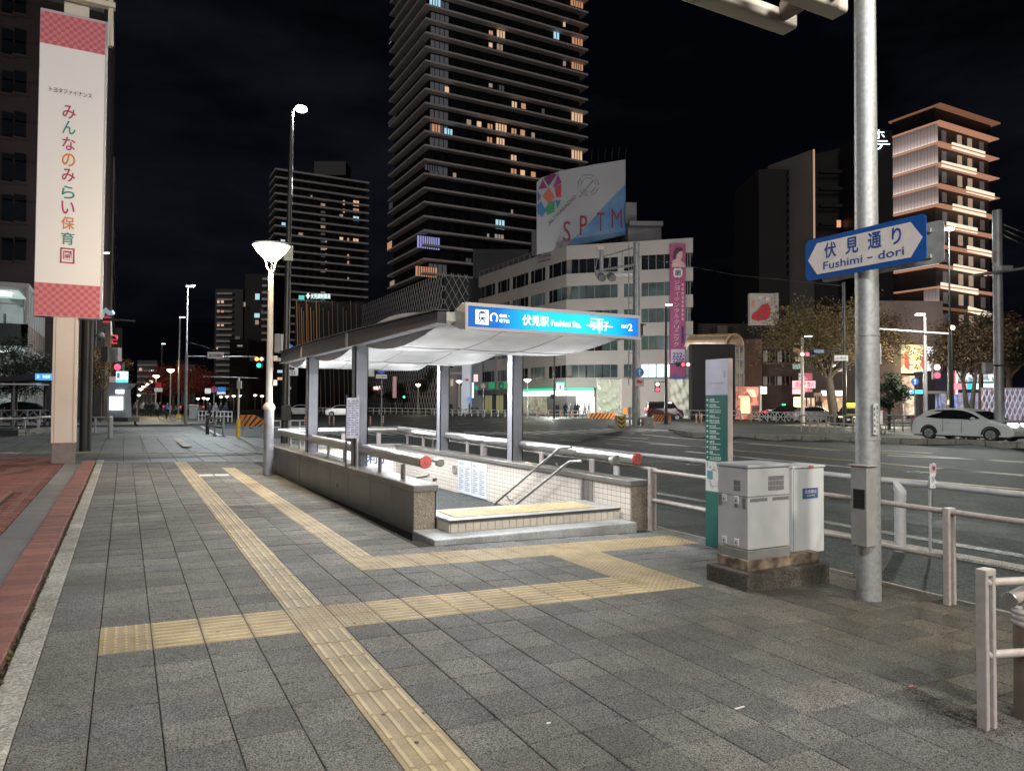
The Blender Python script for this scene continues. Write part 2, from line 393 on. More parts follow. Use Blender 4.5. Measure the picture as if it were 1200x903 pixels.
for r in range(0, 150):
    yc = 6.5+.1035*r
    for c in range(40):
        xc = -1.30-.209*c-(.1045 if r % 2 else 0)+.1
        p = (xc, yc, gz(xc, yc)+.006)
        if xc < -1.19-.08 and xc > -5 and inframe(p, 15) and not (xc < -1.5 and yc < 13.9): bl.append((dist(p), p))
bl.sort(); rb = MB()
for n_, (d_, p) in enumerate(bl):
    k = random.choice((0, 1, 1, 2)); dz = random.uniform(-.002, .002)
    if n_ < 300: o = link('paving_brick', bb[k], brickfield, (p[0], p[1], p[2]+dz)); o.rotation_euler = TILT
    else: rb.cm = k; chbox(rb, .101, .0485, .03, .004, p[0], p[1], p[2]+dz)
if rb.v: rb.obj('paving_brick', M_REDB, brickfield, kind='stuff')
# dark ring laid into the bricks
rg = MB()
for rr in (1.25, .8):
    pts = [(-2.95+rr*math.cos(a*math.pi/30), 18.0+rr*1.15*math.sin(a*math.pi/30)) for a in range(61)]
    for (xa, ya), (xb, yb) in zip(pts, pts[1:]):
        n_ = Vector((yb-ya, xa-xb, 0)).normalized()*.035
        rg.quad((xa-n_.x, ya-n_.y, gz(xa, ya)+.012), (xb-n_.x, yb-n_.y, gz(xb, yb)+.012), (xb+n_.x, yb+n_.y, gz(xb, yb)+.012), (xa+n_.x, ya+n_.y, gz(xa, ya)+.012))
rg.obj('inlaid_ring', mat('dark_inlay', (.05, .035, .035), .7), brickfield)
# raised brick step at the left edge of the frame
st = thing('brick_step', 'raised red brick step with soldier course beside the brick paving at left frame edge', 'step', (-2.4, 10.5, .1))
B(-3.6, 6.5, .0, -1.53, 13.75, .19).obj('step_core', M_JOINT, st)
sb = MB().box(-.098, -.048, -.05, .098, .048, 0).mesh('step_brick', M_REDB[0], bevel=.004)
sb2 = MB().box(-.098, -.048, -.05, .098, .048, 0).mesh('step_brick', M_REDB[2], bevel=.004)
for r in range(60):
    for c in range(4):
        o = link('step_brick', random.choice((sb, sb2)), st, Vector((-1.61-.204*c, 13.7-.104*r, .205))-ORG['brick_step'])
gs_ = MB(); r_ = random.Random(4)
for k in range(260):
    x, y_ = r_.uniform(-.3, 6.2), 2.2+11*r_.random()**1.4
    if y_ > 7.7 and x > 3: continue
    s_ = r_.uniform(.006, .017); z = gz(x, y_)+.0025
    gs_.add([(x+s_*r_.uniform(.8, 1.2)*math.cos(a), y_+s_*math.sin(a), z) for a in [i*math.pi/4 for i in range(8)]], [tuple(range(8))])
gs_.obj('gum_spots', mat('gum_dark', (.045, .043, .040), .8), pavement, kind='stuff')
# small weeds along the dark gap between the brick edging and the kerb stones
wd_ = MB()
for k in range(900):
    yv = 3.6+16*random.random()**1.3; xv = -.583+random.uniform(-.018, .02); s = random.uniform(.008, .03)*(1.6 if 5 < yv < 6.4 and random.random() < .4 else .8)
    a = random.uniform(0, 6.28); z = gz(xv, yv)+.0
    wd_.add([(xv, yv, z), (xv+s*math.cos(a), yv+s*math.sin(a), z+s*random.uniform(.6, 1.4)), (xv+s*math.cos(a+.7), yv+s*math.sin(a+.7), z+s*.5)], [(0, 1, 2)])
wd_.obj('weeds', mat('weed_green', (.09, .11, .03), .8, n=(20, .6), col2=(.10, .07, .03)), kind='stuff')
# ---- plaza between the entrance and the side street
plz = MB()
poly = [(-60, 20), (8.2, 20), (8.2, 27), (6.4, 33), (3.5, 37.5), (-2, 39), (-60, 39)]
def slabpoly(mb, poly, zf, zb=-.5):
    n = len(poly); mb.add([(x, y, zf(x, y)) for x, y in poly]+[(x, y, zb) for x, y in poly],
        [tuple(range(n))]+[(i, i+n, (i+1) % n+n, (i+1) % n) for i in range(n)])
slabpoly(plz, poly, lambda x, y: .12-.025*max(-6, x))
plaza = plz.obj('plaza', M_PLAZA, kind='structure', org=(0, 0, 0))
def pz(x): return .12-.025*max(-6, x)
pj = MB()
for k in range(34):
    x = -12+.6*k
    pj.box(x-.006, 20.02, pz(x)-.004, x+.006, 36.5 if x < 4 else 30, pz(x)+.0015)
for k in range(18):
    y_ = 20.6+.9*k
    pj.add([(-6, y_-.01, pz(-6)+.003), (7.5, y_-.01, pz(7.5)+.003), (7.5, y_+.01, pz(7.5)+.003), (-6, y_+.01, pz(-6)+.003)], [(0, 1, 2, 3)])
pj.obj('paving_joints', M_JOINT, plaza, kind='stuff')
ts = MB()
for k in range(70):
    x = -9+.3*k*.9
    if x < 7.2: chbox(ts, .13, .15, .02, .002, x, 23.6+.004*k, pz(x)+.008)
for k in range(22): chbox(ts, .15, .145, .01, .002, 1.9, 27.2+.3*k, pz(1.9)+.004)
ts.obj('tactile_tile', two_scale('tactile_worn', (.36, .31, .20), .25, 200, .3, .6, .2), plaza, kind='stuff')
# far pavements
fp = MB(); slabpoly(fp, [(-60, 61), (3.9, 61), (6.2, 64), (7.2, 70), (7.2, 420), (-60, 420)], lambda x, y: -.12); fp.obj('far_pavement', M_PLAZA, kind='structure', org=(0, 0, 0))
fp = MB(); slabpoly(fp, [(48, 420), (44.5, 420), (40.5, 90), (43, 78.5), (49, 71.5), (57, 66), (200, 66), (200, 420)], lambda x, y: .06); fp.obj('corner_pavement', M_PLAZA, kind='structure', org=(0, 0, 0))
fp = MB(); slabpoly(fp, [(56, -60), (56, 40), (58, 46), (62, 50), (200, 50), (200, -60)], lambda x, y: .06); fp.obj('opposite_pavement', M_PLAZA, kind='structure', org=(0, 0, 0))
# kerb between pavement and carriageway
kr = thing('road_kerb', 'pale concrete kerb between the pavement slabs and the near asphalt', 'kerb', (6.65, 5, -.25))
kme = MB().box(-.085, -.497, -.3, .085, .497, 0).mesh('kerb_stone', M_CONC, bevel=.012)
for k in range(24):
    yc = 1.5+k; link('kerb_stone', kme, kr, Vector((6.62, yc, gz(6.62, yc)-.02))-ORG['road_kerb'])
# second low kerb line out in the road and gutter strip
kr = thing('gutter_kerb', 'flat pale kerb line in the asphalt carrying the outer guard rail', 'kerb', (8.9, 5, -.25))
kme = MB().box(-.11, -.99, -.1, .11, .99, 0).mesh('kerb_stone', M_CONC, bevel=.01)
for k in range(16):
    yc = 1+2*k; link('kerb_stone', kme, kr, Vector((8.95, yc, -.215))-ORG['gutter_kerb'])
# ---- painted lines
def paint(mb, p0, p1, w, dz=.006, px=True):
    a, b_ = (lz(*p0, -.25), lz(*p1, -.25)) if px else (Vector((*p0, 0)), Vector((*p1, 0)))
    d = Vector((b_.x-a.x, b_.y-a.y, 0)); n_ = Vector((-d.y, d.x, 0)).normalized()*w/2; N = max(1, int(d.length/3)); P = []
    for i in range(N+1):
        q = a+d*(i/N)
        for s_ in (1, -1):
            x, y_ = q.x+n_.x*s_, q.y+n_.y*s_; P.append((x, y_, rz(x, y_)+dz))
    mb.add(P, [(2*i, 2*i+1, 2*i+3, 2*i+2) for i in range(N)])
ln = MB()
def along(x, y0, y1, w, mb=None): paint(mb or ln, (x, y1), (x, y0), w, px=False)
along(16.6, 14.2, 40, .2)
for k in range(6): along(19.9, 26+4*k, 28+4*k, .15)
for a_, b_ in (((804, 528.8), (870, 535.2)), ((859, 534.5), (1003, 548)), ((877, 519.6), (985, 528)), ((1031, 527.7), (1092, 530.8)), ((760, 519.6), (828, 524)), ((700, 511), (760, 514)), ((830, 512), (900, 516)), ((1040, 533.5), (1200, 541)), ((1100, 549), (1200, 556.5)), ((620, 528), (745, 541))): paint(ln, a_, b_, .34)
ln.obj('white_lane_lines', M_WHITEP, road, kind='stuff')
ln = MB(); along(9.75, -2, 27, .22); ln.obj('edge_line', two_scale('worn_edge_paint', (.30, .31, .30), .8, 45, .6, .6, .4, (1.2, .5)), road)
ln = MB()
for a_, b_ in (((857, 527), (1200, 557.7)), ((857, 517.4), (1200, 542.3)), ((1031, 558.8), (1200, 573.5)), ((700, 512.5), (857, 527)), ((740, 509.5), (857, 517.4)), ((860, 543), (1031, 558.8)), ((640, 520), (860, 543))): paint(ln, a_, b_, .26)
for k in range(16): along(12.4, 1.2+.62*k, 1.55+.62*k, .12)
ln.obj('orange_lane_lines', M_YELP, road, kind='stuff')
ln = MB(); rnd = random.Random(3)
# hatched island and dashes in the crossing
for k in range(24): paint(ln, (9.0+.95*k, 45.5-.22*k), (9.0+.95*k, 41.2-.22*k), .45, px=False)
paint(ln, (8, 47), (32, 43), .15, px=False); paint(ln, (11, 38.3), (33, 35.4), .15, px=False)
for k in range(8): paint(ln, (12+3.4*k, 52), (14+3.4*k, 51.6), .15, px=False)
for k in range(8): paint(ln, (16+3.2*k, 58), (17.6+3.2*k, 58.5), .3, px=False)
for k in range(7): paint(ln, (22+3.1*k, 64.5), (24+3.1*k, 64), .15, px=False)
for k in range(6): paint(ln, (35+3.4*k, 22+2.1*k), (36.7+3.4*k, 22+2.1*k), .15, px=False)
for x, y_, r0 in ((12.4, 9.5, .32), (15.5, 17, .32), (11.2, 24, .32), (19.5, 12.5, .3)):
    mh = MB().cyl((x, y_, -.26), (x, y_, rz(x, y_)+.006), r0, n=24)
    for k in range(-4, 5): mh.box(x-.25*math.cos(k*.32), y_+.06*k-.012, rz(x, y_)+.006, x+.25*math.cos(k*.32), y_+.06*k+.012, rz(x, y_)+.010)
    mh.obj('manhole_cover', mat('cast_iron', (.07, .065, .06), .5, .6, n=(20, .5)), road)
pm_ = MB()
for (xa, ya, xb, yb) in ((7.3, 8.5, 8.3, 14.0), (10.8, 5.2, 11.9, 12.5), (14.2, 18, 16.0, 27), (22, 22, 26, 25)):
    pm_.add([(xa, ya, rz(xa, ya)+.003), (xb, ya, rz(xb, ya)+.003), (xb, yb, rz(xb, yb)+.003), (xa, yb, rz(xa, yb)+.003)], [(0, 1, 2, 3)])
pm_.obj('asphalt_patch', two_scale('asphalt_patch', (.020, .024, .024), 1.0, 55, .3, .65, .8, (.4, .4)), road, kind='stuff')
# crosswalk over the side street, left
for k in range(17): paint(ln, (-5.6, 42.2+1.0*k), (4.4, 42.2+1.0*k), .45, px=False)
paint(ln, (4.6, 41), (5.2, 60), .2, px=False); paint(ln, (-6.2, 41), (-6.2, 60), .15, px=False)
for k in range(9): paint(ln, (47.5, 34+1.1*k), (55.5, 34+1.1*k), .5, px=False)
paint(ln, (40, 26), (43, 33), .3, px=False)
ln.obj('crossing_marks', M_WHITEP, road, kind='stuff')
# ---- concrete median in the middle of the road
md = thing('median_kerb', 'long low concrete median wall of cast blocks in the middle of the road', 'median', (31, 25, -.25))
cb = 0
for (xa, ya), (xb, yb) in zip([(38, -20)]+KERB, KERB):
    L = math.hypot(xb-xa, yb-ya); n_ = max(1, round(L/1.2)); a = math.atan2(yb-ya, xb-xa)
    for i in range(n_):
        t0 = (i+.01)/n_; t1 = (i+.99)/n_
        p0 = Vector((xa+(xb-xa)*t0, ya+(yb-ya)*t0, -.3)); p1 = Vector((xa+(xb-xa)*t1, ya+(yb-ya)*t1, -.3)); d = p1-p0
        MB().obox(p0, d, Vector((d.y, -d.x, 0)).normalized()*.35, (0, 0, .36)).obj('kerb_block', M_CONC, md, bevel=.02)
# ================================================================== SUBWAY ENTRANCE
M_DGRAN = two_scale('polished_dark_granite', (.125, .125, .115), .4, 300, .12, .34, .06, (1.3, .14))
M_BGRAN = two_scale('brown_granite', (.235, .20, .155), .75, 150, .2, .5, .3, (1.2, .2))
M_COPD = two_scale('dark_coping', (.17, .162, .15), .3, 260, .2, .32, .12, (1.2, .3))
M_COPE = two_scale('coping_stone', (.33, .32, .31), .3, 260, .2, .4, .12, (1.2, .3))
M_STEEL = mat('stainless_steel', (.66, .65, .63), .36, 1, n=(14, .7), col2=(.5, .49, .47))
M_STEELP = mat('brushed_post', (.46, .41, .39), .5, .55, n=(9, .6), col2=(.36, .32, .31))
M_COLP = mat('grey_blue_steel_paint', (.22, .225, .255), .42, .15, n=(5, .5), col2=(.18, .185, .21), bump=.03)
M_BEAM = mat('dark_beam_paint', (.045, .04, .050), .45, .1, n=(6, .5))
M_REDC = mat('red_end_cap', (.46, .085, .075), .6, n=(30, .6), col2=(.36, .06, .05))
M_MEMB = mat('roof_membrane', (.80, .80, .79), .75, n=(3, .6), col2=(.56, .56, .57), bump=.05, bs=9)
M_SEAM = mat('membrane_seam', (.40, .40, .40), .7)
def tile_mat(name, col, grout, sx, sy, rough=.25):
    M = bpy.data.materials.new(name); M.use_nodes = True; t = M.node_tree; b = t.nodes['Principled BSDF']; L = t.links.new
    g = t.nodes.new('ShaderNodeNewGeometry'); s = t.nodes.new('ShaderNodeSeparateXYZ'); L(g.outputs['Position'], s.inputs[0])
    ad = t.nodes.new('ShaderNodeMath'); ad.operation = 'ADD'; L(s.outputs[0], ad.inputs[0]); L(s.outputs[1], ad.inputs[1])
    cb = t.nodes.new('ShaderNodeCombineXYZ'); L(ad.outputs[0], cb.inputs[0]); L(s.outputs[2], cb.inputs[1])
    k = t.nodes.new('ShaderNodeTexBrick'); k.offset = 0; k.inputs['Scale'].default_value = 1; k.inputs['Brick Width'].default_value = sx; k.inputs['Row Height'].default_value = sy
    k.inputs['Mortar Size'].default_value = .004; k.inputs['Mortar Smooth'].default_value = .3
    k.inputs['Color1'].default_value = (*col, 1); k.inputs['Color2'].default_value = (*(c*.9 for c in col), 1); k.inputs['Mortar'].default_value = (*grout, 1)
    L(cb.outputs[0], k.inputs['Vector']); L(k.outputs['Color'], b.inputs['Base Color']); b.inputs['Roughness'].default_value = rough
    bu = t.nodes.new('ShaderNodeBump'); bu.inputs['Strength'].default_value = .5; bu.inputs['Distance'].default_value = .004; bu.invert = True
    L(k.outputs['Fac'], bu.inputs['Height']); L(bu.outputs[0], b.inputs['Normal']); MATS[name] = M; return M
M_TILE = tile_mat('cream_wall_tiles', (.74, .67, .59), (.22, .18, .16), .105, .075)
ent = thing('subway_entrance', 'subway stair entrance with wavy membrane canopy, granite side walls and stainless rails', 'subway entrance', (4.7, 12.5, 0))
# left parapet: slightly splayed
def lx(y): return 3.19+(2.965-3.19)*(y-8.56)/(16.45-8.56)
def ltop(y): return .475+.005*(y-8.5)
core = MB(); ya, yb = 8.58, 17.9
core.ext([(lx(ya)+.02, ya, -.3), (3.50, ya, -.3), (3.50, yb, -.3), (lx(yb)+.02, yb, -.3)], (0, 0, .3+.47)); core.obj('left_wall', M_JOINT, ent)
# inner face of the left wall down the stair
B(3.46, 8.9, -4.6, 3.505, 17.6, .47).obj('stair_wall', M_TILE, ent)
jy = [8.56, 9.35, 10.22, 11.26, 12.3, 13.35, 14.4, 15.45, 16.5, 17.9]
for a, b_ in zip(jy, jy[1:]):
    q = MB(); a1, b1 = a+.008, b_-.008
    q.ext([(lx(a1), a1, gz(3, a1)-.02), (lx(b1), b1, gz(3, b1)-.02), (lx(b1), b1, ltop(b1)), (lx(a1), a1, ltop(a1))], (.03, 0, 0)); q.obj('granite_panel', M_DGRAN, ent, bevel=.003)
jy2 = [8.53, 10.22, 12.3, 14.4, 16.5, 17.92]
for a, b_ in zip(jy2, jy2[1:]):
    q = MB(); a1, b1 = a+.003, b_-.003
    q.ext([(lx(a1)-.015, a1, ltop(a1)), (3.515, a1, ltop(a1)), (3.515, b1, ltop(b1)), (lx(b1)-.015, b1, ltop(b1))], (0, 0, .085)); q.obj('coping_slab', M_COPD, ent, bevel=.008)
B(3.19, 8.548, -.08, 3.47, 8.58, .475).obj('end_panel', M_BGRAN, ent, bevel=.004)
# right wall
B(6.09, 7.965, -4.6, 6.32, 17.9, .475).obj('right_wall', M_TILE, ent)
q = B(6.08, 7.93, -.3, 6.345, 7.962, .475); q.obj('end_pier', M_BGRAN, ent, bevel=.006)
for k in range(5):
    a, b_ = (7.91, 9.9, 11.9, 13.9, 15.9, 17.93)[k:k+2]
    B(6.05, a+.003, .475, 6.37, b_-.003, .55).obj('coping_slab', M_COPD, ent, bevel=.008)
# flood gate channel, vertical stainless strips in the tiled wall
for y0 in (8.86, 9.10): B(6.055, y0, -.0, 6.088, y0+.05, .47).obj('gate_channel', M_STEEL, ent, bevel=.004)
B(6.070, 8.92, 0, 6.088, 9.09, .47).obj('gate_recess', mat('dull_steel', (.20, .18, .17), .5, .5), ent)
# far wall with a white header board
B(3.5, 17.62, -4.6, 6.09, 17.9, .475).obj('far_wall', M_TILE, ent)
B(3.2, 17.6, .478, 6.34, 17.93, .553).obj('coping_slab', M_COPE, ent, bevel=.008)
hb = B(3.7, 17.57, -.25, 6.0, 17.6, .42).obj('header_board', mat('white_board', (.75, .77, .8), .4, emit=(.8, .9, 1), es=.22), ent)
letters(MB(), '与利子', (5.05, 17.56, .08), (1, 0, 0), (0, 0, 1), w=.82, h=.27).obj('lettering', mat('navy_ink', (.02, .03, .12), .5), hb)
# stair flight
for k in range(24):
    y0 = 9.02+.32*k; z0 = .165-.16*(k+1)
    B(3.505, y0, z0-.3, 6.088, y0+.34, z0).obj('stair_step', M_COPE, ent)
# entrance steps
stp = B(3.17, 7.8, -.16, 6.07, 8.545, .01).obj('lower_step', two_scale('worn_grey_stone', (.40, .415, .42), .4, 190, .25, .5, .3, (1.6, .35)), ent, bevel=.015, seg=2)
B(3.52, 8.18, -.2, 6.04, 9.02, .125).obj('upper_step', M_COPE, ent)
rt = MB().box(-.047, 0, -.058, .047, .012, .058).mesh('riser_tile', [mat('cream_tile', (.56, .51, .44), .3, n=(6, .6), col2=(.46, .41, .34))], bevel=.002)
for k in range(25): link('riser_tile', rt, ent, Vector((3.575+.101*k, 8.166, .068))-ORG['subway_entrance'])
for k in range(4):
    o = link('riser_tile', rt, ent, Vector((3.508, 8.225+.101*k, .068))-ORG['subway_entrance']); o.rotation_euler = (0, 0, -math.pi/2)
B(3.495, 8.14, .128, 6.045, 9.03, .165).obj('step_slab', two_scale('step_stone', (.36, .37, .37), .3, 220, .2, .45, .2, (1.6, .25)), ent, bevel=.006)
B(3.497, 8.130, .135, 6.043, 8.142, .160).obj('anti_slip_nosing', mat('dark_rubber', (.03, .03, .03), .7), ent)
M_TACT2 = two_scale('tactile_yellow_new', (.60, .47, .20), .18, 420, .15, .5, .2, (1.3, .2))
td = tact_me['d'].copy(); td.materials[1] = M_TACT2; td.materials[0] = M_TACT
for k in range(7):
    for r in range(2):
        o = link('tactile_tile', td, ent, Vector((3.80+.302*k, 8.45+.285*r, .172))-ORG['subway_entrance']); o.scale = (1.005, .95, 1)
# columns, each with a base plate
for x, ys_ in ((3.345, (11.48, 14.85)), (6.2, (11.5, 14.85))):
    for y0 in ys_:
        c = MB()   # H-section steel column
        c.box(x-.105, y0-.11, .50, x+.105, y0-.088, 2.50); c.box(x-.105, y0+.088, .50, x+.105, y0+.11, 2.50); c.box(x-.06, y0-.088, .50, x+.06, y0+.088, 2.50)
        c.box(x-.105, y0-.11, .49, x-.09, y0+.11, 2.5); c.box(x+.09, y0-.11, .49, x+.105, y0+.11, 2.5)
        o = c.obj('column', M_COLP, ent)
        B(x-.125, y0-.13, .55, x+.125, y0+.13, .568).obj('base_plate', M_STEELP, o)
# roof beams
for x0, x1 in ((3.2, 3.32), (6.08, 6.22)):
    pr = [(7.86, 2.52), (10.9, 2.50), (17.45, 2.50), (17.45, 2.76), (14.6, 2.765), (11.6, 2.735), (7.86, 2.665)]
    MB().ext([(x0, a, z) for a, z in pr], (x1-x0, 0, 0)).obj('roof_beam', M_BEAM, ent, bevel=.006)
    MB().ext([(x0-.03, a, z) for a, z in ((7.84, 2.665), (11.6, 2.737), (14.6, 2.767), (17.5, 2.762), (17.5, 2.777), (14.6, 2.782), (11.6, 2.752), (7.84, 2.68))], (x1-x0+.06, 0, 0)).obj('beam_flange', M_BEAM, ent)
    MB().ext([(x0-.03, a, z) for a, z in ((7.84, 2.505), (10.9, 2.485), (17.5, 2.485), (17.5, 2.499), (10.9, 2.499), (7.84, 2.519))], (x1-x0+.06, 0, 0)).obj('beam_flange', M_COLP, ent)
    for y0 in (11.75, 15.2): B(x0-.012, y0-.06, 2.502, x0-.0, y0+.06, 2.735).obj('joint_plate', mat('pink_grey_plate', (.40, .33, .32), .5), ent)
for y0, y1 in ((7.86, 7.95), (11.55, 11.65), (15.05, 15.15), (17.36, 17.45)):
    B(3.32, y0, 2.55, 6.08, y1, 2.66).obj('cross_beam', mat('cream_beam', (.52, .50, .43), .5, n=(4, .5)) if y0 < 8 else M_BEAM, ent)
# three cushion-shaped membrane bays
for a, b_ in ((7.96, 11.54), (11.66, 15.04), (15.16, 17.35)):
    N = 28; Lh = b_-a
    def low(t): return 2.555-.20*(math.sin(math.pi*t)**.9) if 0 < t < 1 else 2.555
    def hig(t): return 2.70+.115*math.sin(math.pi*max(0, min(1, (t-.12)/.8))) if .12 < t < .92 else 2.70
    q = MB(); nxm = 12; V = []
    for f_, sgn in ((low, -1), (hig, 1)):
        for i in range(N+1):
            for j in range(nxm+1):
                x = 3.325+(6.075-3.325)*j/nxm; t = i/N
                cr_ = .012*math.sin(math.pi*((j*3/nxm) % 1))
                V.append((x, a+Lh*t, f_(t)+sgn*cr_))
    S = (N+1)*(nxm+1); F = []
    for i in range(N):
        for j in range(nxm):
            k = i*(nxm+1)+j; F.append((k, k+nxm+1, k+nxm+2, k+1)); k += S; F.append((k, k+1, k+nxm+2, k+nxm+1))
    q.add(V, F, True)
    for j in (0, nxm):   # side cheeks of the cushion
        for i in range(N):
            k = i*(nxm+1)+j; q.f.append([k, k+nxm+1, k+nxm+1+S, k+S]); q.m.append(0); q.s.append(False)
    mo = q.obj('roof_membrane', M_MEMB, ent)
    s_ = MB()
    for fx in (1/3, 2/3):
        x = 3.325+2.75*fx; s_.tube([(x, a+Lh*i/N, low(i/N)-.003) for i in range(N+1)], .009, 5)
    for ft in (.42,):
        s_.tube([(3.33+2.74*i/12, a+Lh*ft, low(ft)-.003-.012*math.sin(math.pi*((i*3/12) % 1))) for i in range(13)], .008, 5)
    s_.obj('seam', M_SEAM, mo)
# added fixtures, otherwise unseen: tubes under the cross beams, slim uplights on the rails
for y0 in (11.60, 15.10, 8.02):
    for x in (4.05, 5.35):
        f = B(x-.55, y0-.03, 2.505, x+.55, y0+.03, 2.545).obj('added_light_housing', M_BEAM, ent)
        light('AREA', (x, y0, 2.50), 120 if y0 > 9 else 45, (.97, .985, 1), size=1.0, size_y=.05, rot=(0, 0, 0))
for x, sg in ((3.47, 1), (6.10, -1)):
    for y0 in (9.9, 13.2, 16.2):
        f = B(x-.02, y0-.55, .86, x+.02, y0+.55, .885).obj('added_uplight', M_STEEL, ent)
        light('AREA', (x, y0, .892), 33, (.97, .98, 1), size=.04, size_y=1.0, rot=(math.pi, sg*-.40, 0))
# rails: thick stainless pipes on flat posts
def rail(p0, p1, posts, cap):
    r = MB().tube([p0, p1], .079, 20).obj('rail_pipe', M_STEEL, ent)
    for (x, y0) in posts:
        t = (Vector((x, y0, 0))-Vector((p0[0], p0[1], 0))).length/(Vector(p1)-Vector(p0)).length; z = p0[2]+(p1[2]-p0[2])*t-.07
        MB().box(x-.014, y0-.055, .552, x+.014, y0+.055, z).obj('rail_post', M_STEELP, ent, bevel=.004)
    if cap:
        d = (Vector(p1)-Vector(p0)).normalized()
        MB().cyl(Vector(p1), Vector(p1)+d*.035, .083, n=24).obj('end_cap', M_REDC, r, bevel=.006)
        MB().cyl(Vector(p1)+d*.035, Vector(p1)+d*.041, .016, n=10).obj('screw', M_STEEL, r)
rail((3.27, 17.85, .885), (3.40, 8.72, .832), [(3.33, v) for v in (16.9, 15.9, 13.4, 12.3, 10.35, 9.35)], True)
rail((6.23, 17.85, .91), (6.34, 8.17, .822), [(6.23, v) for v in (17.2, 16.1, 13.6, 12.9, 10.6, 9.1)], True)
MB().tube([(3.27, 17.85, .885), (6.23, 17.85, .91)], .079, 18).obj('rail_pipe', M_STEEL, ent)
for x in (3.9, 4.8, 5.7): B(x-.055, 17.83, .552, x+.055, 17.86, .83).obj('rail_post', M_STEELP, ent)
for sx, x, y0, dx in ((1, 3.50, 8.95, .14), (-1, 6.24, 8.35, -.13)):   # inner rail stubs curling back at the rail ends
    o = MB().tube([(x-dx*.6, y0+.35, .80), (x+dx*.2, y0+.12, .83), (x+dx*.8, y0-.02, .84), (x+dx*1.35, y0-.02, .815)], .03, 12).obj('rail_return', M_STEEL, ent)
    MB().cyl((x+dx*1.35, y0-.06, .80), (x+dx*1.35, y0+.02, .80), .058, n=18).obj('flange', M_STEEL, o, bevel=.008)
# handrails going down the right wall, and one on the left
for x, p in ((5.99, [(9.30, .93), (9.62, .90), (13.6, -1.12), (16.9, -2.8)]), (5.97, [(9.0, .74), (9.32, .71), (13.3, -1.30), (16.9, -3.1)])):
    o = MB().tube([(x, a, z) for a, z in p], .021, 10).obj('hand_rail', M_STEEL, ent)
    for (a, z) in ((9.7, p[1][1]-.05), (11.4, p[1][1]-.95)):
        MB().tube([(x, a, z), (x+.06, a, z-.07), (x+.10, a, z-.05)], .012, 6).obj('bracket', M_STEEL, o)
MB().tube([(3.60, 9.1, .62), (3.60, 9.5, .56), (3.60, 14.5, -2.0)], .021, 8).obj('hand_rail', M_STEEL, ent)
MB().cyl((3.62, 8.93, .56), (3.62, 8.93, .60), .03, n=10).obj('post_stub', M_BEAM, ent)
# two white notices and a round vent on the tiled wall
for a, b_, t_ in ((13.70, 13.08, '駅周辺案内'), (13.03, 12.40, '時刻表')):
    n_ = B(6.068, b_, -.23, 6.086, a, .43).obj('notice_board', mat('notice_white', (.74, .78, .84), .35, n=(5, .5), col2=(.68, .72, .78)), ent, bevel=.003)
    tx = letters(MB(), t_, (6.066, a-.06, .34), (0, -1, 0), (0, 0, 1), h=.05)
    for k in range(13):
        for c in (0, .30): tx.box(6.065, a-.05-c, .27-.036*k, 6.067, a-.05-c-(.22 if (k*7+int(c*9)) % 3 else .13), .283-.036*k)
    tx.obj('print', mat('grey_print', (.25, .27, .32), .6), n_)
for z in (0,):
    v_ = MB()
    for dy in (-.05, .05): v_.tube([(6.075, 13.9+dy+.045*math.cos(a), .22+.085*math.sin(a)) for a in [i*math.pi/8 for i in range(17)]], .012, 5)
    v_.obj('wall_ornament', M_STEELP, ent)
# small panel board fixed above the left rail
nb = thing('notice_post', 'narrow lavender notice board on twin posts on the left granite wall of the entrance', 'notice board', (3.12, 11.15, .55))
B(3.035, 11.12, 1.03, 3.235, 11.15, 1.66).obj('board', mat('lavender_board', (.42, .40, .46), .5, n=(8, .5)), nb, bevel=.004)
tx = MB()
for k in range(15):
    for c in range(3): tx.box(3.05+.062*c, 11.116, 1.60-.037*k, 3.05+.062*c+(.05 if (k+c) % 3 else .03), 11.119, 1.618-.037*k)
tx.obj('print', mat('dark_print', (.12, .12, .16), .6), nb)
for x in (3.045, 3.225): B(x-.011, 11.152, .56, x+.011, 11.175, 1.70).obj('post', M_STEELP if x > 3.1 else M_BEAM, nb)
# ---- illuminated sign box on the roof edge
M_SIGNF = bpy.data.materials.new('sign_backlit_blue'); M_SIGNF.use_nodes = True; t = M_SIGNF.node_tree; b = t.nodes['Principled BSDF']
g = t.nodes.new('ShaderNodeNewGeometry'); s = t.nodes.new('ShaderNodeSeparateXYZ'); t.links.new(g.outputs['Position'], s.inputs[0])
mr = t.nodes.new('ShaderNodeMapRange'); mr.inputs[1].default_value = 3.56; mr.inputs[2].default_value = 6.1; t.links.new(s.outputs[0], mr.inputs[0])
r = t.nodes.new('ShaderNodeValToRGB'); e = r.color_ramp.elements
e[0].position = 0; e[0].color = (.001, .07, .30, 1); e[1].position = 1; e[1].color = (.001, .10, .42, 1)
for p_, c_ in ((.12, (.001, .10, .40, 1)), (.24, (.0, .38, .85, 1)), (.36, (.01, .62, 1.0, 1)), (.60, (.02, .68, 1.05, 1)), (.80, (.0, .45, .9, 1)), (.90, (.001, .16, .55, 1))):
    x_ = e.new(p_); x_.color = c_
t.links.new(mr.outputs[0], r.inputs[0]); t.links.new(r.outputs[0], b.inputs['Emission Color']); b.inputs['Emission Strength'].default_value = 1.2; b.inputs['Base Color'].default_value = (.01, .06, .2, 1)
b.inputs['Roughness'].default_value = .3
sg = thing('entrance_sign', 'long glowing blue station exit sign on the front edge of the canopy roof', 'sign', (4.83, 7.75, 2.49))
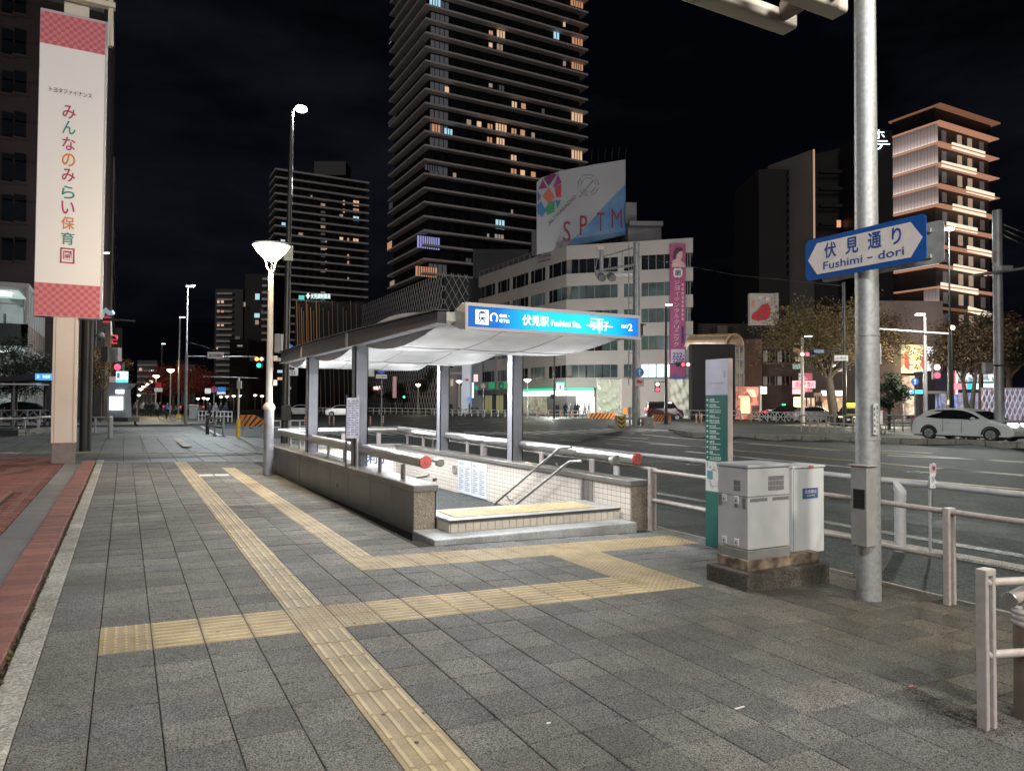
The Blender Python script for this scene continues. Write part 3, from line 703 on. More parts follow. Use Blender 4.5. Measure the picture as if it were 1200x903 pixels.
MB().ext([(3.55, 7.63, 2.485), (3.55, 7.63, 2.79), (3.55, 7.70, 2.80), (3.55, 8.02, 2.70), (3.55, 8.02, 2.57), (3.55, 7.72, 2.485)], (2.56, 0, 0)).obj('casing', mat('sign_casing', (.45, .43, .42), .45, .3), sg, bevel=.004)
face = B(3.585, 7.618, 2.515, 6.08, 7.632, 2.755).obj('face', M_SIGNF, sg)
fr = MB()
for a in ((3.55, 2.755, 6.11, 2.795), (3.55, 2.48, 6.11, 2.515), (3.55, 2.515, 3.585, 2.755), (6.08, 2.515, 6.11, 2.755)): fr.box(a[0], 7.60, a[1], a[2], 7.635, a[3])
fr.obj('frame', mat('sign_frame', (.55, .52, .52), .35, .5), sg)
def sx_(q): return 3.56+(q-60)/1080*2.53
wl = MB(); Z0 = 2.635
def st_(s0, a, b_, zc, h): letters(wl, s0, (sx_(a), 7.617, zc-h/2), (1, 0, 0), (0, 0, 1), w=sx_(b_)-sx_(a), h=h, n=.003)
st_('伏見駅', 385, 545, Z0, .125); st_('Fushimi Sta.', 560, 750, Z0-.012, .075); st_('与利子', 805, 935, Z0-.005, .12)
st_('名鉄・', 248, 308, Z0+.032, .04); st_('地下鉄', 248, 308, Z0-.028, .045); st_('出口', 1020, 1062, Z0+.005, .045); st_('2', 1068, 1096, Z0-.003, .09)
wl.box(sx_(785), 7.612, Z0-.018, sx_(960), 7.615, Z0-.008); wl.box(sx_(812), 7.612, Z0+.07, sx_(895), 7.615, Z0+.078); wl.box(sx_(868), 7.612, Z0-.10, sx_(872), 7.615, Z0+.06)
wl.box(sx_(115), 7.612, Z0-.085, sx_(187), 7.615, Z0+.085)
rr = [(sx_(218)+.045*math.cos(a), Z0+.052*math.sin(a)) for a in [math.radians(-50+280*i/20) for i in range(21)]]
for (xa, za), (xb, zb) in zip(rr, rr[1:]):
    wl.cyl((xa, 7.613, za), (xb, 7.613, zb), .008, n=6)
wl.obj('lettering', glow('white_glow', (1, 1, 1), 1.6), face)
ic = MB(); c = sx_(151)
ic.box(c-.045, 7.608, Z0-.035, c+.045, 7.611, Z0+.055); ic.box(c-.03, 7.608, Z0+.056, c+.03, 7.611, Z0+.07)
ic.ext([(c-.05, 7.608, Z0-.072), (c-.035, 7.608, Z0-.072), (c-.01, 7.608, Z0-.038), (c-.03, 7.608, Z0-.038)], (0, .002, 0)); ic.ext([(c+.05, 7.608, Z0-.072), (c+.035, 7.608, Z0-.072), (c+.01, 7.608, Z0-.038), (c+.03, 7.608, Z0-.038)], (0, .002, 0))
ic.obj('train_symbol', mat('sign_ink', (.0, .03, .16), .4, emit=(0, .03, .2), es=.6), face)
ic = MB(); ic.box(c-.033, 7.604, Z0+.0, c-.004, 7.607, Z0+.038); ic.box(c+.004, 7.604, Z0+.0, c+.033, 7.607, Z0+.038)
ic.cyl((c-.025, 7.607, Z0-.02), (c-.025, 7.604, Z0-.02), .007, n=8); ic.cyl((c+.025, 7.607, Z0-.02), (c+.025, 7.604, Z0-.02), .007, n=8)
ic.obj('train_windows', MATS['white_glow'], face)

sg.location = Vector(sg.location)+Vector((-.125, .0, -.045)); sg.scale = (.985, 1, 1)
# ================================================================== NEAR STREET FURNITURE
M_GALV = mat('galvanised_steel', (.40, .41, .41), .5, .45, n=(26, .45), col2=(.27, .275, .27), bump=.06, bs=40, det=5)
M_BLUE = mat('sign_blue', (.012, .085, .33), .4, n=(9, .6), col2=(.010, .07, .28))
M_SIGNW = mat('sign_white', (.78, .72, .67), .45, n=(7, .6), col2=(.60, .55, .52))
M_SIGNB = mat('sign_back_grey', (.42, .43, .40), .5, .3, n=(8, .5))
M_BLACK = mat('black_paint', (.012, .012, .013), .45, n=(9, .5))
M_DARKP = mat('dark_brown_pole', (.035, .030, .028), .4, .2, n=(3, .5))
M_CREAM = mat('cream_enamel', (.58, .52, .44), .45, n=(3, .6), col2=(.53, .47, .40))
M_FENCE = mat('beige_grey_fence_paint', (.42, .375, .345), .5, .1, n=(25, .4), col2=(.33, .29, .265), bump=.05, bs=80)
M_ORANGE = mat('orange_paint', (.65, .20, .03), .5, n=(15, .5))
M_YEL = mat('yellow_paint', (.65, .42, .03), .5, n=(15, .5))
def roundrect(cx, cz, w, h, r, n=5):
    P = []
    for (sx, sz, a0) in ((1, 1, 0), (-1, 1, 90), (-1, -1, 180), (1, -1, 270)):
        for i in range(n+1):
            a = math.radians(a0+90*i/n); P.append((cx+sx*(w/2-r)+r*math.cos(a), cz+sz*(h/2-r)+r*math.sin(a)))
    return P
# ---- big pole with the street name plates
px_, py_ = 5.825, 4.20; g0 = gz(px_, py_)
pole = thing('sign_pole', 'thick grey galvanised pole carrying the blue street name plates beside the cabinets', 'pole', (px_, py_, g0))
MB().tube([(px_, py_, g0-.05), (px_, py_, 3), (px_, py_, 7.6)], [.102, .097, .080], 28).obj('shaft', M_GALV, pole)
for z in (1.28, 2.2): MB().cyl((px_, py_, z), (px_, py_, z+.02), .104, n=28).obj('band_clamp', M_GALV, pole)
cbx = B(5.585, 4.035, .375, 5.71, 4.20, 1.06).obj('control_box', mat('box_grey_paint', (.33, .32, .31), .5, .2, n=(14, .6), col2=(.27, .25, .24)), pole, bevel=.008)
B(5.57, 4.02, 1.06, 5.72, 4.215, 1.072).obj('box_lid', M_STEELP, cbx, bevel=.004)
for z in (.70, .785): B(5.578, 4.06, z, 5.586, 4.165, z+.08).obj('dark_window', M_BLACK, cbx)
lb_ = B(px_-.07, py_-.108, 1.33, px_-.005, py_-.098, 1.60).obj('sticker', mat('sticker_white', (.6, .6, .58), .5, n=(12, .5)), pole)
q = MB()
for k, c in enumerate('違法駐車禁止'): letters(q, c, (px_-.035, py_-.1085, 1.55-.042*k), (1, 0, 0), (0, 0, 1), w=.024, h=.033, n=.001)
for k in range(5): q.box(px_-.065, py_-.1095, 1.35+.048*k, px_-.047, py_-.1085, 1.372+.048*k)
q.obj('print', mat('dark_print2', (.06, .06, .08), .6), lb_)
B(px_+.025, py_-.104, 1.42, px_+.06, py_-.09, 1.54).obj('sticker', MATS['sticker_white'], pole)
B(px_+.075, py_-.075, 1.95, px_+.088, py_-.045, 2.13).obj('sticker', MATS['sticker_white'], pole)
def name_plate(x, y0, y1, z0, z1, side, front):
    """plate in the plane X = x spanning y0..y1; side -1 faces the camera side"""
    r = thing('street_name_sign', 'blue and white street name plate with arrow ends lettered in Japanese and English' if front else 'grey back of the second street name plate behind the pole, showing its mounting rails', 'street sign', (x, (y0+y1)/2, z0))
    P = roundrect((y0+y1)/2, (z0+z1)/2, y1-y0, z1-z0, .045)
    MB().ext([(x, a, z) for a, z in P], (side*.006, 0, 0)).obj('plate', M_BLUE if front else M_SIGNB, r)
    if front:
        c = (z0+z1)/2; hh = (z1-z0)/2-.045
        arrow = [(y1-.03, c), (y1-.13, c+hh), (y0+.13, c+hh), (y0+.03, c), (y0+.13, c-hh), (y1-.13, c-hh)]
        MB().ext([(x+side*.007, a, z) for a, z in arrow], (side*.002, 0, 0)).obj('arrow_panel', M_SIGNW, r)
        q = MB(); xx = x+side*.010
        for k, ch in enumerate('伏見通り'):
            letters(q, ch, (xx, y1-.21-.222*k, c-.015), (0, -1, 0), (0, 0, 1), w=.13 if ch != 'り' else .085, h=.145, n=.001, off=.022)
        letters(q, 'Fushimi', (xx, y1-.20, c-.115), (0, -1, 0), (0, 0, 1), w=.40, h=.072, n=.001)
        letters(q, '-', (xx, y1-.645, c-.088), (0, -1, 0), (0, 0, 1), w=.055, h=.010, n=.001)
        letters(q, 'dori', (xx, y1-.75, c-.115), (0, -1, 0), (0, 0, 1), w=.235, h=.072, n=.001)
        q.obj('lettering', mat('sign_blue_ink', (.015, .06, .26), .5), r)
    for z in (z0+.07, z1-.07):
        o = MB().box(x-side*.001, y0+.1, z-.018, x-side*.022, y1-.1, z+.018).obj('mounting_rail', M_STEELP, r, bevel=.003)
        MB().box(x-side*.022, py_-.05, z-.012, px_+.0, py_+.05, z+.012).obj('bracket', M_GALV, o)
name_plate(5.66, 3.545, 4.715, 2.752, 3.132, -1, True)
name_plate(5.985, 3.60, 4.80, 2.775, 3.135, 1, False)
# ---- twin overhead box arms (top of the frame); the lantern body is added
arm = thing('overhead_box_arm', 'pale boxy overhead arms reaching in at the top edge left of the thick pole', 'street lamp', (5.9, 4.6, 5.1))
def arm_box(x0, x1, y0, z0, w, h, nm):
    return MB().ext([(x0, a, z) for a, z in roundrect(y0, z0, w, h, .03, 4)], (x1-x0, 0, 0)).obj(nm, M_CREAM, arm)
arm_box(1.8, 5.88, 5.09, 5.44, .19, .16, 'box_arm'); arm_box(2.6, 6.08, 4.66, 5.45, .19, .16, 'box_arm')
MB().box(5.62, 4.76, 5.39, 5.74, 5.0, 5.56).obj('link_block', mat('arm_shadow_brown', (.28, .23, .19), .6), arm, bevel=.02)
MB().box(5.78, 4.25, 5.42, 5.88, 4.57, 5.48).obj('bracket', M_GALV, arm)
MB().cyl((2.7, 4.66, 5.22), (2.7, 4.66, 5.40), .16, n=16).obj('lantern', M_CREAM, arm)  # lantern body added out of view, gives no light
# ---- fence beside the cabinets: posts and rails
def fence_post(x, y0, z0, z1, parent, w=.055, ang=0):
    o = parent; c = MB()
    c.box(x-.055, y0-.028, z0-.03, x-.022, y0+.028, z1-.02); c.box(x+.022, y0-.028, z0-.03, x+.055, y0+.028, z1-.02); c.box(x-.055, y0-.03, z1-.03, x+.055, y0+.03, z1)
    return c.obj('post', M_FENCE, parent, bevel=.007, seg=2)
fn = thing('guard_fence', 'beige steel pipe fence with flat double posts along the kerb behind the cabinets', 'fence', (6.36, 6, -.12))
for y0 in (7.83, 3.80): fence_post(6.35, y0, gz(6.35, y0), gz(6.35, y0)+.835, fn)
for y0 in (16.0, 12.0): fence_post(6.47, y0, gz(6.35, y0), gz(6.35, y0)+.835, fn)
for h_ in (.80, .40):
    MB().tube([(6.35, 3.8, gz(6.35, 3.8)+h_), (6.35, 7.83, gz(6.35, 7.83)+h_)], .0245, 12).obj('rail', M_FENCE, fn)
    MB().tube([(6.47, 7.9, gz(6.35, 7.9)+h_), (6.47, 18, gz(6.35, 18)+h_)], .0245, 10).obj('rail', M_FENCE, fn)
MB().tube([(6.35, 3.8, gz(6.35, 3.8)+.80), (6.35, 1.2, gz(6.35, 1.2)+.80)], .0245, 12).obj('rail', M_FENCE, fn)
fn = thing('outer_guard_rail', 'thick white pipe guard rail standing in the asphalt beyond the fence', 'guard rail', (8.75, 6, -.22))
MB().tube([(8.80, .5, .60), (8.80, 24, .64)], .040, 14).obj('rail', mat('white_rail_paint', (.44, .44, .44), .45, .1, n=(9, .5), col2=(.34, .34, .34)), fn)
for k in range(3):
    y0 = 5.82+6*k
    o = MB().cyl((8.69, y0, -.25), (8.69, y0, .50), .068, n=20).obj('post', MATS['white_rail_paint'], fn)
    MB().ext([(8.69+.075*math.cos(a), y0+.075*math.sin(a), .47+.08*math.sin(a)) for a in [i*math.pi/10 for i in range(20)]], (0, 0, .085)).obj('slanted_cap', MATS['white_rail_paint'], o)
kp = thing('kilometre_post', 'small white distance marker plate reading 5.4 on a thin post at the guard rail', 'sign', (8.72, 5.45, -.2))
MB().cyl((8.72, 5.45, -.2), (8.72, 5.45, .72), .018, n=10).obj('post', M_GALV, kp)
pl = B(8.665, 5.405, .58, 8.775, 5.42, .88).obj('plate', mat('km_white', (.62, .60, .60), .4), kp, bevel=.004)
MB().box(8.667, 5.401, .77, 8.773, 5.404, .88).obj('pink_field', mat('km_pink', (.55, .30, .28), .5), pl)
q = MB(); letters(q, '5', (8.678, 5.399, .66), (1, 0, 0), (0, 0, 1), w=.035, h=.06); letters(q, '4', (8.725, 5.399, .68), (1, 0, 0), (0, 0, 1), w=.04, h=.065); letters(q, 'km', (8.73, 5.399, .62), (1, 0, 0), (0, 0, 1), w=.03, h=.022)
q.box(8.70, 5.398, .6, 8.72, 5.3995, .612); q.ext([(8.695, 5.40, .85), (8.745, 5.40, .85), (8.745, 5.40, .82), (8.72, 5.40, .79), (8.695, 5.40, .82)], (0, -.002, 0)); q.obj('lettering', mat('sign_navy', (.03, .05, .16), .5), pl)
# nearer fence at the right edge of the frame
fn = thing('near_fence', 'beige pipe fence with a flat double post at the lower right corner of the frame', 'fence', (4.01, 2.2, -.09))
c = MB(); z0 = gz(4, 2.2)
for sx in (-1, 1): c.box(3.985+sx*.032-.014, 2.17, z0-.03, 3.985+sx*.032+.014, 2.225, .71)
c.box(3.985-.046, 2.168, .70, 3.985+.046, 2.227, .735); c.obj('post', M_FENCE, fn, bevel=.006, seg=2)
for z in (.66, .285): MB().tube([(3.99, 2.2, z), (5.6, 1.74, z-.01)], .0225, 12).obj('rail', M_FENCE, fn)
c = MB()
for sx in (-1, 1): c.box(5.6+sx*.032-.014, 1.71, z0-.07, 5.6+sx*.032+.014, 1.765, .68)
c.obj('post', M_FENCE, fn, bevel=.006)
bo = thing('bollard', 'brown ribbed top bollard with a round steel joint at the lower right frame edge', 'bollard', (4.45, 2.3, gz(4.45, 2.3)))
zb = gz(4.36, 2.27); bc = aD(1204, 480, 3.95); bt = aD(1204, 713, 3.95).z; bz_ = bc.z*0+bt
MB().cyl((bc.x, bc.y, zb-.02), (bc.x, bc.y, bt-.06), .078, n=24).obj('tube', mat('brown_grey_tube', (.24, .19, .15), .45, .5, n=(12, .6), col2=(.17, .13, .10)), bo)
MB().lathe([(.076, bt-.085), (.088, bt-.075), (.088, bt-.055), (.081, bt-.05), (.088, bt-.045), (.088, bt-.025), (.081, bt-.02), (.086, bt-.015), (.086, bt), (.03, bt+.004), (0, bt+.004)], (bc.x, bc.y, 0), 26).obj('ribbed_collar', M_FENCE, bo)
d0 = aD(1184, 702, 3.86); d1 = aD(1200, 694, 3.93); d2 = aD(1224, 676, 4.0)
MB().tube([(bc.x, bc.y, bt-.01), d1, d2], .030, 12).obj('stay', M_FENCE, bo)
MB().cyl(d1, d0, .036, n=22).obj('joint_arm', M_FENCE, bo)
MB().cyl(d0, d0+(d0-d1).normalized()*.012, .040, n=24).obj('joint_disc', M_STEEL, bo, bevel=.003)
# ---- two equipment cabinets on a stained plinth
M_CAB1 = mat('cabinet_warm_grey', (.44, .435, .44), .42, .1, n=(5, .45), col2=(.37, .365, .365), bump=.02)
M_CAB2 = mat('cabinet_pale_grey', (.62, .63, .62), .40, .1, n=(4, .5), col2=(.52, .53, .52), bump=.02)
M_LOUV = mat('louvre_dark', (.13, .12, .12), .5)
M_RUST = mat('rust_stained_steel', (.26, .20, .14), .7, .1, n=(9, .3), col2=(.035, .02, .014), det=6)
M_MOSS = two_scale('stained_concrete', (.11, .095, .075), .7, 120, .5, .85, .8, (2.6, .6))
pt = thing('cabinet_plinth', 'stained stepped concrete plinth under the two grey equipment cabinets', 'plinth', (5.5, 5.0, -.12))
B(4.955, 4.775, -.25, 6.05, 5.30, .062).obj('base_block', M_MOSS, pt, bevel=.015, seg=2)
B(5.04, 4.86, .062, 6.0, 5.24, .16).obj('steel_frame', M_RUST, pt, bevel=.004)
c1 = thing('equipment_cabinet', 'larger warm grey cabinet with louvre panels nearest the green guide board', 'cabinet', (5.34, 5.07, .15))
x0, x1, y0, y1 = 5.065, 5.615, 4.874, 5.262
B(x0, y0, .150, x1, y1, .245).obj('skirt', mat('skirt_grey', (.26, .26, .245), .5, .2, n=(5, .6)), c1, bevel=.004)
B(x0+.004, y0+.004, .25, x1-.004, y1, 1.00).obj('body', M_CAB1, c1, bevel=.005)
B(x0-.012, y0-.012, 1.00, x1+.008, y1+.01, 1.032).obj('roof_plate', mat('cabinet_top', (.46, .48, .50), .4, .1, n=(5, .5)), c1, bevel=.006)
B(x0-.001, y0-.001, .735, x1, y1, .740).obj('seam_strip', M_LOUV, c1)
def louv(xa, xb, za, zb, n, front=True, rows=1):
    q = MB(); fx = 1 if front else 0
    for r in range(rows):
        zc = za+(zb-za)*r/rows; zh = (zb-za)/rows*.86
        for k in range(n):
            a = xa+(xb-xa)*k/n; w = abs(xb-xa)/n*.55
            if front: q.box(a, y0-.001, zc, a+w, y0+.0035, zc+zh)
            else: q.box(x0-.001, a, zc, x0+.0035, a+w, zc+zh)
    q.obj('louvre', M_LOUV, c1)
louv(5.33, 5.54, .785, .925, 11, rows=3); louv(5.095, 5.32, .69, .725, 12); louv(5.385, 5.605, .69, .725, 12)
louv(5.04, 4.955, .78, .885, 5, False, 2); 
q = MB()
for a in (5.235, 5.03, 4.93): q.box(x0-.002, a-.025, .625, x0+.003, a+.012, .725)
q.obj('louvre', M_LOUV, c1)
for a, z in ((5.17, .66), (5.015, .66), (5.17, .27), (5.015, .27)):
    h_ = B(x0-.007, a-.03, z, x0+.002, a+.03, z+.075 if z > .5 else z+.065).obj('latch', mat('latch_steel', (.62, .62, .64), .35, .4), c1, bevel=.003)
    B(x0-.012, a-.006, z+.02, x0-.006, a+.010, z+.04).obj('key_slot', M_LOUV, h_)
c2 = thing('equipment_cabinet', 'slim pale grey cabinet with a small blue notice, next to the thick pole', 'cabinet', (5.98, 5.12, .12))
B(5.765, 4.974, .125, 6.218, 5.28, .965).obj('body', M_CAB2, c2, bevel=.006)
B(5.755, 4.962, .965, 6.228, 5.29, .985).obj('roof_plate', M_CAB2, c2, bevel=.005)
B(5.773, 4.971, .14, 5.778, 4.973, .95).obj('door_edge', M_LOUV, c2)
pl = B(5.905, 4.967, .665, 6.12, 4.973, .765).obj('notice_plate', mat('notice_blue', (.06, .10, .22), .45), c2)
q = MB(); letters(q, '広告禁止', (5.925, 4.965, .715), (1, 0, 0), (0, 0, 1), w=.17, h=.034); letters(q, '名古屋市', (5.95, 4.965, .685), (1, 0, 0), (0, 0, 1), w=.12, h=.016); q.obj('lettering', M_SIGNW, pl)
B(5.985, 4.957, .968, 6.05, 4.963, .988).obj('red_tape', mat('pink_tape', (.75, .12, .12), .5), c2)
# ---- green wayfinding board
gb = thing('guide_board', 'tall green and white wayfinding board with a thin pale edge beside the cabinets', 'guide board', (6.2, 6.3, -.12))
B(6.17, 6.24, -.13, 6.25, 6.605, 2.125).obj('body', mat('board_edge', (.50, .42, .40), .4, n=(4, .6)), gb, bevel=.004)
M_GRN = mat('guide_green', (.002, .085, .070), .4, n=(3, .6), col2=(.002, .07, .058))
tp = B(6.163, 6.245, 1.70, 6.172, 6.60, 2.12).obj('white_panel', mat('panel_lavender', (.50, .48, .58), .35, n=(3, .6)), gb)
gp = B(6.163, 6.245, .915, 6.172, 6.60, 1.698).obj('green_panel', M_GRN, gb)
mp_ = B(6.163, 6.245, .56, 6.172, 6.60, .913).obj('map_panel', mat('map_white', (.55, .55, .52), .4), gb)
lp = B(6.163, 6.245, -.10, 6.172, 6.60, .558).obj('green_panel', mat('guide_green_worn', (.02, .13, .105), .4, n=(3.5, .4), col2=(.004, .10, .085), det=5), gb)
q = MB(); rows_ = ['伏見駅', '名古屋駅', '名古屋フクロウ', '栄 御園座', '電気文化会館', '白川公園', '市科学館', '市美術館', '納屋橋', '広小路通', '錦通', 'でんきの科学館']
arrows = '↑↑←←←→→↓↓↙↙↘'
z = 1.635
for k, t_ in enumerate(rows_):
    letters(q, t_, (6.1615, 6.53, z-.006), (0, -1, 0), (0, 0, 1), h=.026, n=.001)
    q.box(6.1605, 6.53-.16-.01*(k % 3), z-.02, 6.1625, 6.53, z-.014)
    w_ = .012
    q.ext([(6.1615, 6.585, z+.005), (6.1615, 6.565, z+.02), (6.1615, 6.565, z-.01)], (-.001, 0, 0)); q.box(6.1605, 6.55, z+.002, 6.1625, 6.568, z+.008)
    z -= .062
q.obj('lettering', mat('print_white', (.6, .64, .62), .5), gp)
q = MB(); rnd = random.Random(5)
for k in range(46):
    a = rnd.uniform(6.26, 6.57); zz = rnd.uniform(.58, .88); 
    if rnd.random() < .5: q.box(6.1605, a, zz, 6.1625, a+rnd.uniform(.01, .05), zz+.006)
    else: q.box(6.1605, a, zz, 6.1625, a+.006, zz+rnd.uniform(.015, .06))
q.obj('map_lines', mat('map_ink', (.16, .17, .16), .6), mp_)
q = MB(); q.box(6.1605, 6.48, .70, 6.1625, 6.57, .80); q.obj('map_field', mat('map_teal', (.08, .22, .28), .6), mp_)
q = MB()
for k in range(14): q.box(6.1605, 6.30+.018*k, 1.83, 6.1625, 6.305+.018*k, 1.835+.02*abs(math.sin(k*1.7)))
q.box(6.1605, 6.27, 1.90, 6.1625, 6.31, 1.98); letters(q, 'NAGOYA', (6.1615, 6.42, 1.775), (0, -1, 0), (0, 0, 1), h=.014, n=.001)
q.obj('print', mat('faint_print', (.33, .31, .40), .6), tp)
# ---- lantern street lamp in front of the entrance
M_LANT = glow('lantern_glow', (1, .82, .52), 10)
lm = thing('lantern_lamp', 'lit inverted-cone lantern on a cream tapered pole left of the entrance wall', 'street lamp', (2.75, 16.27, gz(2.75, 16.27)))
zg = gz(2.75, 16.27)
MB().tube([(2.75, 16.27, zg), (2.75, 16.27, 1.42)], .105, 18).obj('pole_base', mat('pole_base_grey', (.36, .36, .38), .4, .3, n=(6, .6)), lm)
MB().lathe([(.105, 1.42), (.13, 1.44), (.13, 1.50), (.075, 1.58)], (2.75, 16.27, 0), 18).obj('collar', M_CREAM, lm)
MB().tube([(2.75, 16.27, 1.5), (2.75, 16.27, 4.38)], [.072, .055], 16).obj('shaft', M_CREAM, lm)
for k in range(3):
    a = 2.1*k+.5; MB().tube([(2.75, 16.27, 4.36), (2.75+.09*math.cos(a), 16.27+.09*math.sin(a), 4.5), (2.75+.15*math.cos(a), 16.27+.15*math.sin(a), 4.72)], .014, 6).obj('arm', M_CREAM, lm)
MB().lathe([(.0, 4.66), (.13, 4.66), (.30, 4.84), (.385, 4.97), (.36, 5.0), (0, 5.03)], (2.75, 16.27, 0), 28).obj('shade', M_LANT, lm)
MB().lathe([(.39, 4.965), (.40, 4.98), (.38, 5.01), (.0, 5.055)], (2.75, 16.27, 0), 28).obj('cap', M_CREAM, lm)
for z_, s_ in ((1.95, .12), (2.5, .09)): B(2.82, 16.2, z_, 2.90, 16.3, z_+s_).obj('small_box', M_CREAM, lm)
# tall dark mast with a white lamp behind it
ms = thing('mast_lamp', 'very tall dark mast street lamp with a brilliant white head behind the lantern lamp', 'street lamp', (4.62, 24.4, .0))
MB().tube([(4.62, 24.4, 0), (4.66, 24.4, 6), (4.72, 24.4, 11.2)], [.12, .09, .06], 14).obj('mast', M_DARKP, ms)
MB().tube([(4.72, 24.4, 11.15), (4.78, 24.4, 11.33), (4.95, 24.4, 11.36)], .04, 8).obj('arm', M_DARKP, ms)
MB().ball((5.02, 24.4, 11.34), .20, .15, .12, 14, 8).obj('lamp_head', glow('mast_glow', (.78, .95, 1), 14), ms)
for z_ in (1.0, 6.2): B(4.48, 24.2, z_, 4.78, 24.3, z_+.5).obj('junction_box', M_SIGNB if z_ > 3 else M_DARKP, ms, bevel=.01)
# ---- banner pillar
bn = thing('banner_pillar', 'cream pillar carrying a tall white vertical nursery banner with pink checked ends', 'banner pillar', (-1.2, 19.8, .15))
B(-1.46, 19.6, .12, -1.0, 20.0, .62).obj('pillar_base', mat('pillar_base_brown', (.20, .165, .15), .5, n=(5, .5)), bn, bevel=.01)
B(-1.475, 19.58, .62, -.985, 20.0, 3.52).obj('pillar_shaft', mat('pillar_cream', (.58, .49, .43), .45, n=(3, .5), col2=(.54, .455, .40)), bn, bevel=.01)
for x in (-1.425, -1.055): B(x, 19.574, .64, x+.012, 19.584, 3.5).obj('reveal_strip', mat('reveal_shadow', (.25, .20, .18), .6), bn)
B(-1.86, 19.62, 3.52, -.50, 19.95, 10.62).obj('light_box', mat('box_side', (.40, .40, .42), .5), bn, bevel=.01)
ban = B(-1.85, 19.606, 3.53, -.55, 19.618, 10.56).obj('banner', mat('banner_white', (.74, .72, .72), .6, n=(.6, .8), col2=(.69, .67, .68)), bn)
M_PK1 = mat('check_pink', (.55, .17, .19), .6); M_PK2 = mat('check_red', (.42, .09, .12), .6)
for z0_, z1_ in ((3.535, 4.29), (9.80, 10.555)):
    q = MB(); q.box(-1.848, 19.600, z0_, -.552, 19.605, z1_); q.cm = 1; s_ = .081
    for i in range(16):
        for j in range(9):
            if (i+j) % 2: q.box(-1.848+s_*i, 19.597, z0_+s_*j+.008, -1.848+s_*(i+1), 19.600, z0_+s_*(j+1)+.008)
    q.obj('checked_band', [M_PK1, M_PK2], ban)
cols = {'r': mat('ink_crimson', (.36, .03, .09), .6), 't': mat('ink_teal', (.03, .22, .21), .6), 'o': mat('ink_orange', (.55, .19, .03), .6), 'k': mat('ink_dark', (.05, .05, .06), .6)}
Q = {k: MB() for k in cols}
for (ch, ck, v) in (('み', 'r', 131), ('ん', 't', 149), ('な', 'r', 168), ('の', 'o', 187), ('み', 'r', 205), ('ら', 't', 225), ('い', 'r', 243), ('保', 'o', 261), ('育', 't', 279), ('園', 'r', 297)):
    u = 81-(v-131)*.012
    p = aY(u-(8 if ch != '園' else 5), v+7, 19.59); q_ = aY(u+(8 if ch != '園' else 5), v-7, 19.59)
    letters(Q[ck], ch, (p.x, 19.598, p.z), (1, 0, 0), (0, 0, 1), w=q_.x-p.x, h=(q_.z-p.z)*(.95 if ch != '園' else .7), n=.002)
    if ch == '園':
        xa, xb, za, zb = p.x-.06, q_.x+.06, p.z-.08, q_.z-.02
        for a in ((xa, za, xb, za+.03), (xa, zb-.03, xb, zb), (xa, za, xa+.03, zb), (xb-.03, za, xb, zb)): Q[ck].box(a[0], 19.593, a[1], a[2], 19.597, a[3])
p = aY(58, 107, 19.59); q_ = aY(108, 107, 19.59); letters(Q['k'], 'トヨタファイナンス', (p.x, 19.598, p.z), (1, 0, 0), (0, 0, 1), w=q_.x-p.x, h=.12, n=.002)
for k in cols: Q[k].obj('lettering', cols[k], ban)
q = MB(); q.tube([(-1.9, 19.5, 11.0), (-.42, 19.5, 11.0), (-.42, 19.5, 10.0)], .05, 6); q.box(-1.8, 19.4, 10.9, -.35, 19.6, 11.02); q.box(-.5, 19.5, 10.0, -.4, 19.6, 13)
q.box(-1.4, 19.7, 10.62, -.9, 19.8, 10.95); q.obj('bracket', M_CREAM, bn)
B(-1.80, 19.7, 10.95, -.60, 19.9, 13.2).obj('upper_box', mat('upper_box_grey', (.30, .30, .31), .5), bn)
# black pole right beside it with a crossing signal
bp = thing('black_pole', 'black utility pole with a signal bracket just right of the banner pillar', 'pole', (-.85, 26.0, .1))
MB().tube([(-1.05, 26, .05), (-1.05, 26, 7.0)], .17, 14).obj('shaft', M_BLACK, bp)
MB().tube([(-1.0, 26, 4.15), (.25, 26, 4.15)], .045, 8).obj('arm', M_BLACK, bp)
# ================================================================== BUILDINGS
Fh = Vector((math.sin(TH), math.cos(TH), 0)); Rh = Vector((math.cos(TH), -math.sin(TH), 0))
def pb(mb, u0, v0, u1, v1, D, depth=.3, z0=None):
    """box whose front is seen as the rectangle u0..u1, v0..v1 at distance D; it reaches back by depth"""
    o = aD(u0, v1 if v1 else v0, D); o2 = aD(u1, v1 if v1 else v0, D); top = aD((u0+u1)/2, v0, D).z
    zb = z0 if z0 is not None else aD((u0+u1)/2, v1, D).z
    o = Vector((o.x, o.y, zb)); w = (Vector((o2.x, o2.y, zb))-o).length
    return mb.obox(o, Rh*w, Fh*depth, (0, 0, top-zb))
def txt(mb, s_, u0, v0, u1, v1, D, dz=.06):
    v0, v1 = min(v0, v1), max(v0, v1)
    o = aD(u0, v1, D-dz); w = (u1-u0)*D/FPX; h = (v0-v1)*D/FPX
    return letters(mb, s_, o, Rh, (0, 0, 1), w=w, h=abs(h), n=.02)
def at_face(u, P0, P1):
    d = ray(u, 472); P0 = Vector(P0); P1 = Vector(P1); e = P1-P0
    den = d.x*e.y-d.y*e.x; t = (P0.x*e.y-P0.y*e.x)/den
    return Vector((d.x*t, d.y*t))
M_SLABT = mat('tower_slab', (.72, .655, .65), .7, n=(.25, .6), col2=(.58, .53, .53))
M_TWALL = mat('tower_wall', (.011, .011, .013), .5, n=(.4, .5))
M_GLASSN = mat('night_glass', (.012, .014, .018), .12, n=(.5, .6))
M_GLASST = mat('teal_glass', (.055, .085, .09), .2, n=(.35, .35), col2=(.02, .03, .035), emit=(.25, .4, .45), es=.035)
